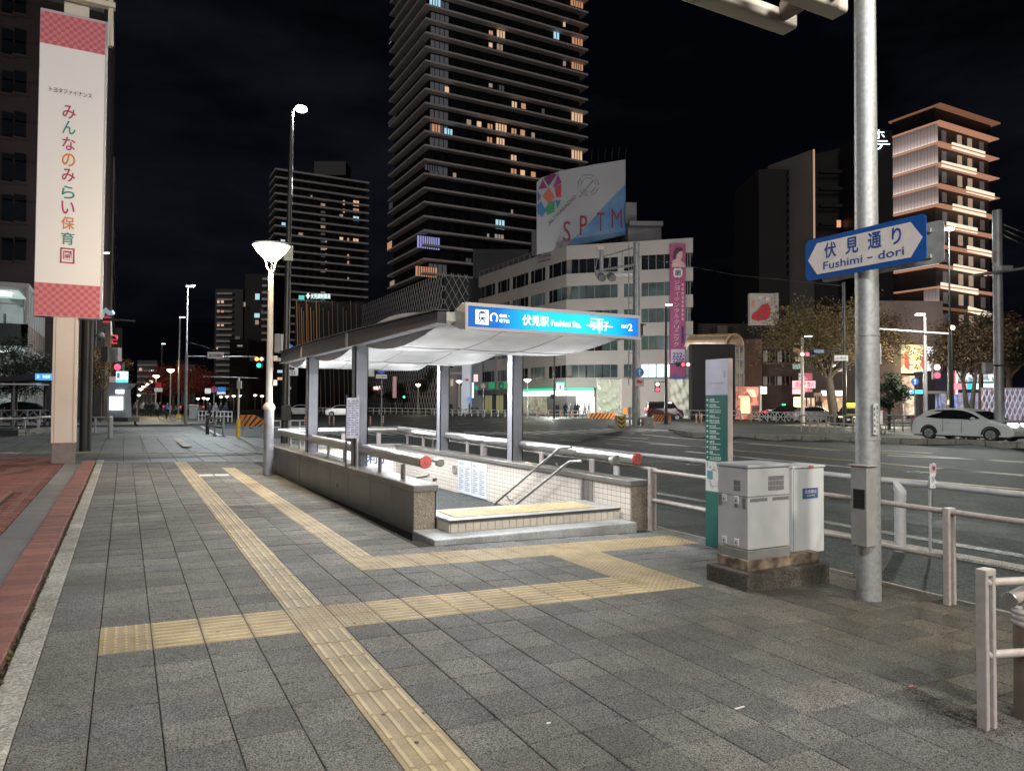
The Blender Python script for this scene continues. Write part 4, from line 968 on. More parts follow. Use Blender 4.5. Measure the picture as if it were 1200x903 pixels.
M_GLASSG = mat('green_glass', (.04, .08, .06), .2, n=(.4, .4), col2=(.015, .03, .025), emit=(.15, .4, .3), es=.035)
M_MULL = mat('mullion_grey', (.20, .20, .20), .5)
def lwin(nm, c, s_): return mat(nm, tuple(x*.3 for x in c), .5, emit=c, es=s_)
LW = [glow('window_warm', (1, .50, .27), .42), glow('window_peach', (1, .66, .42), .60), glow('window_cool', (.5, .85, 1), .7), glow('window_violet', (.5, .52, 1), .5), glow('window_dim', (.8, .62, .48), .28), glow('window_faint', (.5, .52, .6), .035)]
rndw = random.Random(11)
def tower(name, label, X0, X1, Y0, Y1, ztop, pitch, n, thick, over, lit, bays, cornerw):
    t = thing(name, label, 'tower', ((X0+X1)/2, (Y0+Y1)/2, 0))
    B(X0+over, Y0+over, 0, X1-over, Y1, ztop-thick).obj('tower_core', M_TWALL, t)
    sl = MB().box(X0, Y0, 0, X1, Y1, thick).mesh('balcony_slab', M_SLABT, org=((X0+X1)/2, (Y0+Y1)/2, 0))
    fin = MB().box(-.12, 0, -pitch+thick, .12, over*.9, 0).mesh('balcony_fin', M_TWALL)
    for k in range(n): link('balcony_slab', sl, t, Vector((0, 0, ztop-thick-pitch*k)))
    # dark panes of the rooms behind the balconies
    wm = MB().box(-.9, -.04, .2, .9, .04, pitch-thick-.5).mesh('window', [M_GLASSN]); cw = MB()
    for k in range(n-1):
        zz = ztop-thick-pitch*(k+1)+thick
        for b in range(bays):
            if (b+k) % 2 == 0 and rndw.random() < .5: continue
            link('window', wm, t, Vector((X0+over+2+(X1-X0-2*over-4)*b/(bays-1), Y0+over-.02, zz))-ORG[t.name])
        if rndw.random() < cornerw:
            for q_ in range(4): B(X0+over+.25+1.15*q_, Y0+over-.12, zz+.15, X0+over+1.2+1.15*q_, Y0+over-.05, zz+pitch-thick-.35).obj('corner_pane', LW[5], t)
    for (u0, v0, u1, v1, c) in lit:
        if u0 >= 0:
            a = aY(u0, v1, Y0+over-.2); b_ = aY(u1, v0, Y0+over-.2); w_ = B(a.x, a.y-.05, a.z, b_.x, a.y+.05, b_.z).obj('lit_window', LW[c], t)
            for q_ in range(1, max(1, int((u1-u0)/2.6))): xm = a.x+(b_.x-a.x)*q_/max(1, int((u1-u0)/2.6)); B(xm-.1, a.y-.12, a.z, xm+.1, a.y-.06, b_.z).obj('mullion', M_TWALL, w_)
    return t
lit1 = [(503.5,0,516,7,2),(636,11.5,642,17,1) if 0 else (669,-1,683,6,0),(573,37,577.5,40,0),(582.5,37.5,591.5,43,1),(573,51,577,55,1),(582.5,53,589,58,4),(649,39,655,45,2),(670.5,41,682.5,51,0),(660,27,662.5,31,1),(670,72,683,80,0),(660,72.5,663,77,4),
 (521.5,102.5,526,108,1),(573,98.5,577,102,4),(585,101,590.5,106,5),(600,120,605.5,126,1),(611,122,616,127,0),(635,128,638,134,5),(670,132,682.5,141,1),(506.5,147,515.5,154.5,0),(521,152,530,158,2),(547,141,552,147,4),(559,143,564,149,1),(571.5,146,577,151.5,0),(581,147,593.5,156,1),(599.5,151.5,605,157,0),(610,153,615,158.5,0),(623,156,626.5,161,4),(571,161.5,576.5,167,0),(582,163,591,170.5,1),(599,182.5,605,189.5,1),(670,177.5,682,187,1),(599,198.5,605,205,0),(610,200,615,205.5,1),(622.5,202,627.5,207,0),(531,203,534.5,208,4),(599,246,601,253,4),(581,258.5,591,267.5,2),(571,274,573,278,4),(580,275.5,590,279,4),(489,279,515,290,3),(498,195,515,199,5),(546,303,552,309,5),(487,314,512,323,0)]
t1 = tower('tower_block', 'very tall dark apartment tower with thin pale floor slabs and scattered warm lit windows', 59.06, 103.59, 153.5, 179.35, 112.26, 3.24, 27, .44, 1.7, lit1, 15, .5)
for (u0, v0, u1, v1, c) in ((455, 135, 463, 146, 5), (454, 282, 459, 295, 0), (456, 46, 460, 52, 4), (457, 328, 462, 337, 4), (456, 236, 460, 246, 5)):
    a = aX(u0, v1, 59.06+1.6); b_ = aX(u1, v0, 59.06+1.6); B(a.x-.05, b_.y, a.z, a.x+.05, a.y, b_.z).obj('lit_window', LW[c], t1)
lit2 = [(402,235,404,240,1),(414,235.5,420.5,241,1),(402,245,404,249,1),(414,245,420.5,249,0),(414,254,420.5,258.5,2),(398,251.5,402,256,4),(330,261,334.5,266,2),(398,278,402,283,1),(407,279,409,284,0),(414,280,420,285,1),(350,273,355,276,4),(407,298,409,303,0),(407,306,409,311,0),(381,280,383,284,4),(381,289,383,292,1),(381,297,383,299,4),(381,306,383,309,4),(381,315,383,317,4),(329,281,334,284,2),(349,220,353,222,4),(364,229,366,231,4),(407,325,409,329,4),(318,316,322,319,4)]
t2 = tower('tower_block', 'shorter distant apartment tower with pale floor slabs left of the tallest tower', 53.33, 93.24, 308.9, 322.5, 98.6, 3.36, 26, .75, 1.5, lit2, 12, .1)
pb(MB(), 368, 189, 405, 205, 312, 10).obj('roof_house', M_TWALL, t2)
for k in range(18):
    a = aY(378.5, 240+8.6*k, 310.2); B(a.x-.9, 310.0, a.z-.5, a.x+.9, 310.3, a.z+.5).obj('stair_window', LW[5] if k % 3 else LW[4], t2)
# ---- lattice-clad theatre block under the towers
lat = thing('lattice_building', 'dark theatre block wrapped in a white diamond lattice behind the canopy', 'building', (54, 125, 0))
B(46.6, 111.2, 0, 66, 157.6, 22.8).obj('wall', mat('lattice_backing', (.035, .036, .042), .7), lat)
M_LAT = mat('lattice_white', (.40, .40, .42), .5)
q = MB()
def lattice(q, o, ux, L, H, p, w):
    o = Vector(o); ux = Vector(ux); n = int((L+H)/p)+2; hp = p*1.75
    for sgn in (1, -1):
        for k in range(-int(H/hp)-2, int(L/p)+2):
            # line x = k*p + sgn*z*(p/hp)
            pts = []
            for z in (0, H): pts.append((k*p+(z*p/hp if sgn > 0 else (H-z)*p/hp), z))
            (xa, za), (xb, zb) = pts
            if xa > L and xb > L or xa < 0 and xb < 0: continue
            def cl(x): return max(0, min(L, x))
            def zat(x): return za+(zb-za)*(x-xa)/(xb-xa)
            A_, B_ = cl(xa), cl(xb)
            P, Q_ = o+ux*A_+Vector((0, 0, zat(A_))), o+ux*B_+Vector((0, 0, zat(B_)))
            q.cyl(P, Q_, w, n=3, caps=False, smooth=False)
lattice(q, (46.2, 111, 0.5), (0, 1, 0), 46.5, 22.8, 1.25, .05); lattice(q, (46.3, 110.9, .5), (1, 0, 0), 4.5, 22.8, 1.25, .05)
q.obj('lattice', M_LAT, lat, kind='stuff')
# ---- theatre front with glowing threads
th = thing('thread_facade_building', 'dark low facade with thin glowing vertical threads and small cyan rooftop sign', 'building', aD(388, 490, 190))
q = MB(); pb(q, 346, 352, 425, None, 190, 12, 0) if 0 else None
q = MB(); o = aD(344, 490, 190); q.obox((o.x, o.y, 0), Rh*(82*190/FPX), Fh*14, (0, 0, aD(380, 353, 190).z)); q.obj('wall', mat('thread_backing', (.012, .011, .012), .6), th)
GT = [glow('thread_gold', (1, .5, .22), .13), glow('thread_dim', (.8, .55, .4), .035)]
for k, u in enumerate([347, 349.5, 352, 354, 357, 360, 363, 366, 369, 372, 378, 384, 388, 394, 400, 405, 410, 416]):
    lean = -1.5+.35*(k % 5); a = aD(u+lean+2, 352+(k % 4)*4, 189.7); b_ = aD(u+4, 484, 189.7)
    MB().cyl(b_, a, .10 if k < 10 else .07, n=4, smooth=False).obj('light_thread', GT[0] if k < 10 and k % 2 == 0 else GT[1], th)
for u0, u1 in ((357, 361), (364.5, 368)):
    pb(MB(), u0, 455, u1, 484, 189.5, .3).obj('lit_column', glow('column_amber', (1, .45, .15), .35), th)
sg2 = MB(); txt(sg2, '伏見調剤薬局', 364, 344, 387, 350, 189); pb(sg2, 358.5, 345.8, 363, 347.4, 189, .1); pb(sg2, 360, 343.5, 361.6, 349.7, 188.9, .1)
sg2.obj('rooftop_sign', glow('sign_cyan_white', (.75, 1, 1), 1.5), th, kind='stuff')
pb(MB(), 350, 346, 356.5, 351, 189, .1).obj('side_sign', glow('sign_teal', (.1, .7, .6), .8), th)
# small signs at its foot
o = MB()
for k, (u, h) in enumerate(((438, 8), (441, 9), (444.5, 10), (448, 9), (451.5, 8))): pb(o, u, 482-30+4-h*.4, u+2, 456, 150, .3)
ms_ = thing('shop_sign', 'white and red glowing shop sign on short posts seen under the canopy', 'sign', aD(445, 458, 150)); o.obj('sign_strokes', glow('sign_white_glow', (1, .95, .95), 1.3), ms_, kind='stuff')
pb(MB(), 437, 453, 455, 457, 150.3, .3).obj('sign_board', glow('sign_red_glow', (1, .12, .1), .8), ms_)
for u in (440, 452): pb(MB(), u, 457, u+1, 484, 150, .2).obj('post', M_BLACK, ms_)
# ---- far apartment blocks left of centre
def far_block(label, u0, u1, v0, D, wallc, n, slabs, lit, cat='apartment block', depth=18):
    t = thing('apartment_block', label, cat, aD((u0+u1)/2, 475, D))
    o = aD(u0, 480, D); H = aD(u0, v0, D).z; W = (u1-u0)*D/FPX
    MB().obox((o.x, o.y, 0), Rh*W, Fh*depth, (0, 0, H)).obj('wall', wallc, t)
    if n:
        pit = H/n; a, b_ = slabs; sm = MB().obox((0, 0, 0), Rh*((b_-a)*D/FPX), Fh*1.3, (0, 0, pit*.30)).mesh('balcony', M_SLABT)
        oo = aD(a, 480, D-1.3)
        for k in range(2, n): link('balcony', sm, t, Vector((oo.x, oo.y, pit*k))-ORG[t.name])
    for (a, v, b_, w, c) in lit: pb(MB(), a, v, b_, w, D-1.4, .1).obj('lit_window', LW[c], t)
    return t
far_block('distant apartment block with balconies and three pairs of lit windows', 250, 283, 338, 210, M_TWALL, 20, (252, 270),
    [(254.5, 352, 257, 355, 1), (259, 352, 262, 355, 1), (254.5, 363, 257, 366, 4), (259, 363.5, 262, 366, 0), (254.5, 380, 257, 382, 1), (259, 380, 262, 382, 1), (253.5, 407, 255, 409, 1), (275.5, 394, 281, 398, 5), (276, 404, 279, 406, 1)])
far_block('distant dark tower with two bluish windows behind the lantern lamp', 285, 314, 320, 185, mat('dark_brown_wall', (.035, .028, .026), .7, n=(.3, .5)), 20, (305, 314),
    [(299, 344, 304, 351, 2), (298, 367, 304, 372, 2), (299, 375, 303, 380, 4), (285.5, 354, 287.5, 359, 4), (306, 363, 308, 366, 5)])
far_block('low pale distant block with rooftop railing above the red tree', 160, 183, 422, 260, mat('grey_far_wall', (.16, .16, .16), .8), 8, (160, 183), [(163, 431, 166, 434, 1), (175, 433, 177, 435, 4)])
far_block('plain grey distant block between the red tree and the dark pole', 212, 228, 427, 250, MATS['grey_far_wall'], 0, None, [(222, 433, 224, 435, 4), (214, 441, 216, 443, 1)])
far_block('small brown distant block with a bright sign strip right of the banner pole', 268, 290, 397, 170, MATS['dark_brown_wall'], 0, None, [(290-12, 404, 284, 406, 4)])
far_block('dark low block with two short lit signs left of the canopy post', 318, 348, 408, 150, M_TWALL, 0, None, [(325, 433.5, 331, 436.5, 2), (325, 442, 331, 445, 1), (336, 453, 341, 456, 4)])
# ---- brown brick office tower on the left with a glazed lobby
brk = thing('brick_tower', 'tall dark red-brown brick office tower with black windows at the left edge', 'office building', (-20, 90, 0))
M_BRKW = mat('brown_brick_wall', (.034, .019, .017), .8, n=(.7, .5), col2=(.022, .013, .012), bump=.3, bs=6)
B(-45, 76, 0, -1.67, 98, 44).obj('wall', M_BRKW, brk)
for v0, v1 in ((-12, 15), (36, 63), (85, 108), (133, 160), (181, 212), (229, 259), (279, 305)):
    for ua, ub in ((-28, -4), (2, 15.5), (17, 31)):
        a = aY(ua, v1, 75.95); b_ = aY(ub, v0, 75.95)
        o = B(a.x, 75.9, a.z, b_.x, 76.02, b_.z).obj('window', M_GLASSN, brk)
        B(a.x-.15, 75.75, a.z-.2, b_.x+.15, 76, a.z).obj('sill', M_BRKW, o)
for k in range(13):
    for (xa, xb) in ((-45, -1.62),): B(xa, 75.9, 3.5*k+1.5, xb, 76, 3.5*k+1.62).obj('brick_course', mat('course_line', (.022, .014, .012), .8), brk)
lob = thing('glass_lobby', 'brightly lit two-storey glass lobby at the foot of the brick tower', 'glass lobby', (-15, 70, 0))
M_INT = glow('lobby_light', (.62, .80, .78), .42)
B(-40, 68.5, 0, -7.2, 75, 9.9).obj('interior', mat('lobby_interior', (.3, .33, .32), .7, emit=(.55, .75, .72), es=.16, n=(.8, .5)), lob)
for z in (5.5, 9.6): B(-40, 63.9, z, -7.0, 68.5, z+.1).obj('ceiling', mat('lobby_ceiling', (.6, .6, .6), .7, emit=(.8, 1, .95), es=.4), lob)
for k in range(14): B(-8.2-.8*k, 66.5+.5*(k % 3), 7.25, -8.2-.8*k+.12*(1+k % 4), 66.9+.5*(k % 3), 8.2+.25*(k % 3)).obj('furniture', mat('office_dark', (.08, .09, .09), .6), lob)
for k in range(11):
    for z in (5.3, 9.5): B(-9.2-2.4*k, 64.2, z-.08, -7.6-2.4*k, 65.6, z).obj('ceiling_light', glow('lobby_tube', (.95, 1, .97), 2.2), lob)
B(-40, 63.4, 5.6, -6.35, 63.9, 7.2).obj('floor_band', mat('dark_panel', (.02, .024, .035), .3), lob)
B(-40, 63.5, 9.85, -6.35, 76, 10.2).obj('roof_edge', M_STEELP, lob); B(-6.75, 63.4, 5.6, -6.35, 75.9, 7.2).obj('floor_band', mat('brown_band', (.16, .12, .10), .5), lob)
for k in range(16): B(-6.45-1.9*k-.05, 63.42, 0, -6.45-1.9*k+.05, 63.58, 9.9).obj('mullion', M_STEELP, lob)
for z in (2.6, 8.6): B(-40, 63.44, z, -6.4, 63.56, z+.09).obj('transom', M_STEELP, lob)
for k in range(8): B(-6.43, 63.6+1.75*k, 0, -6.33, 63.7+1.75*k, 9.9).obj('mullion', M_STEELP, lob)
M_PANE = mat('lobby_glass', (.75, .85, .85), .05, trans=.9)
for (z0_, z1_) in ((.3, 5.6), (7.2, 9.85)):
    for k in range(8): B(-6.42, 63.7+1.75*k, z0_, -6.40, 65.35+1.75*k, z1_).obj('pane', mat('side_pane', (.10, .12, .12), .15, emit=(.4, .5, .48), es=.16), lob)
for k in range(5): B(-14-4*k, 65, 7.3, -13.2-4*k, 65.6, 8.6).obj('cabinet', mat('office_furniture', (.25, .28, .28), .6), lob)
ch = B(-12.5, 64.6, 7.7, -10.0, 64.7, 8.1).obj('green_panel', glow('exit_green', (.2, .8, .6), .5), lob)
# next building down the street
gbk = thing('street_front_building', 'narrow grey building front with stacked window pairs beyond the brick tower', 'office building', (-4, 120, 0))
B(-14, 99, 0, -1.55, 150, 31).obj('wall', mat('street_front_grey', (.22, .19, .18), .8, n=(.4, .5)), gbk)
for r in range(8):
    for k in range(5): B(-1.6, 103+9*k, 3.2+3.4*r, -1.5, 109+9*k, 5.4+3.4*r).obj('window', M_GLASSN, gbk)
B(-8, 150, 0, -.6, 210, 15).obj('rear_wing', mat('rear_wing', (.12, .11, .12), .8), gbk)
# ---- beige corner office with ribbon windows
A2, C2, K2 = (50.72, 80.05), (61.86, 68.43), (50.72, 106.8)
off = thing('corner_office', 'beige six-storey corner office with ribbon windows and a chamfered front', 'office building', (60, 85, 0))
M_BEIG = mat('beige_wall_panels', (.37, .335, .325), .7, n=(.35, .6), col2=(.30, .275, .27), bump=.05, bs=3)
foot = [Vector((*K2, 0)), Vector((*A2, 0)), Vector((*C2, 0)), Vector((70, 78.2, 0)), Vector((76, 106.8, 0))]
def inset(P, d):
    c = Vector((66, 88, 0)); return [Vector((p.x+(d if p.x < 60 else (0 if p.x < 70 else -d)), p.y+(d*1.2 if p.y < 100 else -d), 0)) for p in P]
MB().ext(inset(foot, .35), (0, 0, 21.9)).obj('wall', mat('window_band_wall', (.16, .15, .15), .7), off)
def zl(v, u=700, D=93): return aD(u, v, D).z
bands = [(zl(301), 22.3), (zl(333), zl(318)), (zl(363), zl(348.6)), (zl(394.6), zl(379)), (zl(427), zl(410.5)), (3.7, zl(442))]
for z0_, z1_ in bands: MB().ext([p+Vector((0, 0, z0_)) for p in foot], (0, 0, z1_-z0_)).obj('spandrel_band', M_BEIG, off)
wins_r = [(669.5, 686), (687.5, 705), (706.5, 723.5), (731, 749), (751.5, 768), (769.5, 787), (803.5, 808)]
wins_l = [(563, 570.5), (571.5, 579), (582, 588.5), (589.5, 596), (599, 608), (609, 618), (620.5, 629), (630, 638), (642, 651), (652, 661)]
def face_box(ua, ub, P0, P1, z0_, z1_, out, th, m_, nm, par):
    a, b_ = at_face(ua, P0, P1), at_face(ub, P0, P1); e = (Vector(P1)-Vector(P0)).normalized(); n = Vector((e.y, -e.x))
    if n.dot(Vector((-CAM.x, -CAM.y))-Vector(P0)) < 0: n = -n
    a = a+n*out; d = b_-(a-n*out)
    return MB().obox((a.x, a.y, z0_), (d.x, d.y, 0), (-n.x*th, -n.y*th, 0), (0, 0, z1_-z0_)).obj(nm, m_, par)
for fi in range(5):
    z0_ = bands[fi+1][1]; z1_ = bands[fi][0]
    for W_, P0, P1 in ((wins_r, A2, C2), (wins_l, K2, A2)):
        for k, (ua, ub) in enumerate(W_):
            lit_ = fi == 4 and 751 < ua < 790
            if lit_: m_ = glow('clinic_window', (.70, .97, 1), 1.15)
            elif W_ is wins_r and fi == 3 and k % 4 != 1: m_ = M_GLASSG
            elif fi == 0 or (fi == 4 and k in (4, 8, 9) and W_ is wins_l): m_ = M_GLASSN
            else: m_ = M_GLASST if rndw.random() < .85 else M_GLASSN
            w_ = face_box(ua, ub, P0, P1, z0_+.02, z1_-.02, -.12, .1, m_, 'window', off)
            um = (ua+ub)/2; face_box(um-.3, um+.3, P0, P1, z0_+.02, z1_-.02, -.10, .06, M_MULL, 'mullion', w_)
    for W_, P0, P1 in ((wins_r, A2, C2), (wins_l, K2, A2)):
        for (a, b_) in zip(W_, W_[1:]):
            if b_[0]-a[1] > 2: face_box(a[1], b_[0], P0, P1, z0_, z1_, -.04, .25, M_BEIG, 'pier', off)
# ground floor: shop fronts
face_box(560.5, 600, K2, A2, 3.0, 3.7, .9, 1.2, mat('dark_canopy', (.05, .04, .04), .5), 'shop_canopy', off)
for k in range(9): face_box(563+4.4*k, 566.5+4.4*k, K2, A2, .3, 2.9, -.1, .1, mat('cafe_window', (.2, .18, .08), .3, emit=(.9, .85, .4), es=.16) if k % 3 else M_GLASSN, 'cafe_pane', off)
face_box(600, 663, K2, A2, 2.7, 3.35, .5, .5, glow('fascia_white_green', (.80, 1, .90), 1.6), 'shop_fascia', off)
face_box(600, 663, K2, A2, 3.36, 3.72, .5, .5, glow('fascia_green', (.02, .75, .35), .8), 'fascia_stripe', off)
face_box(664.5, 696, A2, C2, 2.7, 3.35, .3, .4, MATS['fascia_white_green'], 'shop_fascia', off)
face_box(664.5, 696, A2, C2, 3.36, 3.72, .3, .4, MATS['fascia_green'], 'fascia_stripe', off)
face_box(604, 640, K2, A2, .3, 2.6, -.05, .1, mat('pale_shop_pane', (.35, .33, .25), .4, emit=(.8, .75, .5), es=.20, n=(1.2, .4)), 'shop_pane', off)
face_box(675, 697, A2, C2, .3, 2.6, -.05, .1, mat('bright_shop_pane', (.5, .5, .5), .4, emit=(1, .85, .8), es=1.1, n=(1.5, .3)), 'shop_pane', off)
face_box(576, 581, K2, A2, 3.9, 4.9, .5, .3, glow('sign_green', (.02, .35, .16), .5), 'green_sign', off); face_box(589, 598, K2, A2, 3.9, 4.9, .5, .3, MATS['sign_green'], 'green_sign', off)
tag(MB().ball(aD(587.5, 452, 97), .45, .3, .55, 12, 8).obj('round_emblem', mat('emblem_green', (.01, .12, .06), .5), off))
pb(MB(), 652.5, 449, 661, 456.5, 84.5, .4).obj('cube_sign', glow('cube_white', (.9, .95, 1), 1.1), off); pb(MB(), 651.5, 447.5, 662, 449, 84.5, .5).obj('cube_sign_top', MATS['fascia_green'], off)
pb(MB(), 655.5, 451, 657.5, 456, 84.3, .1).obj('figure_mark', glow('mark_blue', (.05, .15, .7), .5), off)
# roof structures
M_PENT = mat('roof_box_grey', (.22, .21, .22), .7, n=(.5, .6))
pb(MB(), 736, 263, 775, 284, 96, 9).obj('roof_house', M_PENT, off); pb(MB(), 733, 237, 746, 262, 97, 5).obj('roof_house', M_PENT, off); pb(MB(), 738, 259, 777, 264, 94.5, 11).obj('roof_slab', M_PENT, off)
for k in range(17):
    P = Vector((*K2, 22.3)).lerp(Vector((*A2, 22.3)), k/16); MB().cyl(P+Vector((.3, .3, 0)), P+Vector((.3, .3, .9)), .05, n=4, smooth=False).obj('rail_post', M_STEELP, off)
MB().cyl((51.02, 106.8, 23.2), (51.02, 80.3, 23.2), .05, n=4).obj('roof_rail', M_STEELP, off)
# rooftop billboard
bb_ = thing('rooftop_billboard', 'large white and blue rooftop billboard lettered SPTM with a coloured star emblem', 'billboard', aD(682, 290, 98))
DB = 98
def poly_px(P, D, th=.6): return [aD(u, v, D) for u, v in P]
def sheet_px(P, D, m_, nm, par, th=.05):
    return MB().ext(poly_px(P, D), Fh*th).obj(nm, m_, par)
sheet_px([(629, 214), (634, 208.5), (658, 200), (695, 193), (733, 187), (733, 275), (629, 298)], DB, mat('billboard_white', (.36, .36, .385), .6, n=(.12, .7), col2=(.27, .27, .31)), 'panel', bb_, .9)
sheet_px([(733, 216), (733, 275), (660, 291), (690, 262), (712, 237)], DB-.08, mat('billboard_blue', (.045, .16, .36), .6, n=(.35, .35), col2=(.16, .26, .40), det=5), 'blue_field', bb_, .06)
em = ((629.5, 214, 'a'),)
for P, c in (([(631, 222), (636, 210), (641, 220)], (.18, .02, .10)), ([(637, 209), (646, 203.5), (653, 204), (643, 218)], (.12, .015, .09)), ([(654, 204), (658, 214), (648, 220)], (.22, .03, .15)),
             ([(643, 220), (650, 231), (643, 238), (636, 230)], (.42, .10, .05)), ([(650, 219), (658, 216), (657.5, 231), (652, 231)], (.38, .03, .06)), ([(630, 224), (634, 230), (630.5, 237)], (.08, .08, .22)),
             ([(629.5, 240), (634, 236), (640, 247), (635, 254), (630, 250)], (.03, .14, .30)), ([(644, 237), (650, 235), (650, 248), (641, 252), (639, 244)], (.03, .20, .10)), ([(651, 235), (657, 235), (653, 245)], (.03, .16, .16))):
    sheet_px(P, DB-.10, mat('emblem_%d_%d' % (int(c[0]*100), int(c[2]*100)), c, .6), 'emblem_facet', bb_, .05)
q = MB()
for ch, u, v, h_ in (('S', 661, 271, 24), ('P', 680.5, 264, 23), ('T', 700.5, 260, 22), ('M', 717.5, 256, 22)):
    letters(q, ch, aD(u-1, v+h_/2, DB-.15), Rh, (0, 0, 1), w=(8.5 if ch != 'M' else 12.5)*DB/FPX, h=h_*DB/FPX, n=.02, off=0)
letters(q, 'ALTHAEADIO', aD(644, 264, DB-.15), (Rh+Vector((0, 0, 1.05))), Vector((0, 0, 1))-Rh*.9, w=5.3, h=.45, n=.02, off=0) if 0 else None
q.obj('lettering', mat('billboard_maroon', (.22, .015, .06), .6), bb_)
q = MB(); letters(q, 'ALTHAEADIO', aD(644, 264, DB-.15), (Rh+Vector((0, 0, 1.05))), Vector((0, 0, 1))-Rh*.9, w=5.3, h=.45, n=.02, off=0); q.obj('small_lettering', mat('dark_grey_ink', (.07, .07, .08), .6), bb_, kind='stuff')
q = MB()
for k in range(24):
    a0, a1 = k*math.pi/12, (k+1)*math.pi/12; c_ = (689.5, 217)
    for R_ in (12, 8.5):
        if k % 5: q.cyl(aD(c_[0]+R_*math.cos(a0), c_[1]+R_*math.sin(a0), DB-.12), aD(c_[0]+R_*math.cos(a1), c_[1]+R_*math.sin(a1), DB-.12), .035, n=4)
q.cyl(aD(679, 231, DB-.12), aD(695, 212, DB-.12), .06, n=4); q.obj('circle_mark', mat('faint_grey_ink', (.25, .25, .28), .6), bb_, kind='stuff')
for k in range(6):
    u = 693+8*k if k < 6 else 0
    a = aD(u, 189.5-1.2*(u-693)/8*.5, DB); MB().tube([a, a+Vector((0, 0, .8)), a+Vector((0, 0, 1.3))-Fh*1.2], .05, 4).obj('flood_lamp_arm', M_BLACK, bb_)
fr_ = MB()
for k in range(14): u = 632+7.6*k; v = 297-21*(k/13); fr_.cyl(aD(u, v, DB+.5), aD(u, 289 if u > 664 else 325-.35*(u-560), DB+.5), .08, n=4)
for dv in (3, 8): fr_.cyl(aD(630, 299+dv, DB+.5), aD(735, 276+dv, DB+.5), .07, n=4)
fr_.obj('support_frame', M_BLACK, bb_, kind='stuff')
# pink clinic banner on the right end of the chamfer
pk = thing('clinic_banner', 'tall magenta dental clinic banner on the corner office, number 222-2200 at the bottom', 'banner', (60.5, 69.5, 4))
D_ = 89.6
pb(MB(), 785.5, 285, 803.5, 448, D_, .5).obj('box', mat('banner_magenta', (.34, .045, .16), .5, n=(.18, .6), col2=(.30, .10, .21)), pk)
pb(MB(), 786.5, 409, 803, 426, D_-.05, .1).obj('number_field', mat('banner_violet', (.52, .45, .62), .5), pk)
pb(MB(), 786.5, 441, 803, 447, D_-.05, .1).obj('blue_field', mat('banner_blue', (.06, .12, .35), .5), pk)
q = MB(); txt(q, '222-', 788, 413, 802, 418.5, D_-.1); txt(q, '2200', 788, 419.5, 802, 425, D_-.1); pb(q, 798.5, 382, 801.5, 402, D_-.1, .05); q.obj('lettering', mat('banner_navy', (.03, .03, .12), .5), pk)
q = MB(); q.lathe([(0, -.02), (.55, -.02), (.55, .02), (0, .02)], (0, 0, 0), 14); 
tooth = MB().ext([aD(789, 317, D_-.1), aD(789.5, 323, D_-.1), aD(792, 325.5, D_-.1), aD(794, 324, D_-.1), aD(796, 325.5, D_-.1), aD(799.5, 323, D_-.1), aD(800, 317, D_-.1), aD(797, 313.5, D_-.1), aD(794, 315, D_-.1), aD(791, 313.5, D_-.1)], Fh*.05).obj('tooth_shape', mat('tooth_white', (.6, .55, .56), .5), pk)
q = MB(); txt(q, '歯', 791, 316, 798, 323, D_-.16); q.obj('lettering', MATS['banner_navy'], tooth)
q = MB()
for k, ch in enumerate('ジョイデンタルクリニック'): txt(q, ch, 790.5-.1*k, 328+6.6*k, 796.5-.1*k, 333.2+6.6*k, D_-.1)
for k in range(9): pb(q, 799, 332+5*k, 801, 335+5*k, D_-.1, .05)
q.obj('lettering', mat('banner_pale_pink', (.60, .38, .46), .5), pk)
wp = MB().ext([aD(u, v, D_-.1) for u, v in ((787, 313), (788, 306), (791, 303), (790, 298), (792, 293), (797, 292), (800, 296), (799.5, 302), (797.5, 304), (802, 309), (803, 313))], Fh*.04).obj('portrait_shape', mat('portrait_pink', (.50, .30, .33), .5), pk)
MB().ext([aD(u, v, D_-.15) for u, v in ((789, 303), (789.5, 296), (792, 291), (797, 290), (800.5, 293), (796, 295), (793, 298), (792, 304))], Fh*.03).obj('dark_hair', mat('hair_dark', (.05, .02, .03), .6), wp)
# hoarding sheets beside the shop
hd = thing('hoarding', 'tall cream tarpaulin hoarding with draped folds beside the corner shop', 'hoarding', aD(740, 492, 86))
M_TARP = mat('cream_tarpaulin', (.60, .60, .52), .75, n=(.8, .5), col2=(.52, .52, .46))
def drape(u0, u1, v0, D, m_, amp, seed):
    r_ = random.Random(seed); nx_, nz_ = 24, 16; a = aD(u0, 480, D); W = (u1-u0)*D/FPX; H = aD(u0, v0, D).z; P = []
    c1_, c2_ = r_.uniform(.1, .3)*W, r_.uniform(.7, .95)*W
    for j in range(nz_+1):
        z = H*j/nz_
        for i in range(nx_+1):
            x = W*i/nx_; t = j/nz_
            d1 = math.hypot(x-c1_*.2, (H-z)); d2 = math.hypot(x-c2_, (H-z)*1.1)
            off_ = amp*(math.sin(d1*5.2)+.8*math.sin(d2*6.1+1))*(1-.5*t)+amp*.5*math.sin(x*9+z*3)
            p = Vector((a.x, a.y, 0))+Rh*x-Fh*off_; P.append((p.x, p.y, z))
    return MB().add(P, [(j*(nx_+1)+i, j*(nx_+1)+i+1, (j+1)*(nx_+1)+i+1, (j+1)*(nx_+1)+i) for j in range(nz_) for i in range(nx_)], True).obj('tarpaulin', m_, hd)
drape(700, 727, 444.5, 86, mat('green_tarpaulin', (.50, .55, .45), .75), .22, 1); drape(727.5, 783, 444, 86.5, mat('pinkish_panel', (.42, .38, .36), .8), .012, 2); drape(783, 821, 444, 84, M_TARP, .24, 4); drape(821, 829, 446, 83, M_TARP, .05, 5)
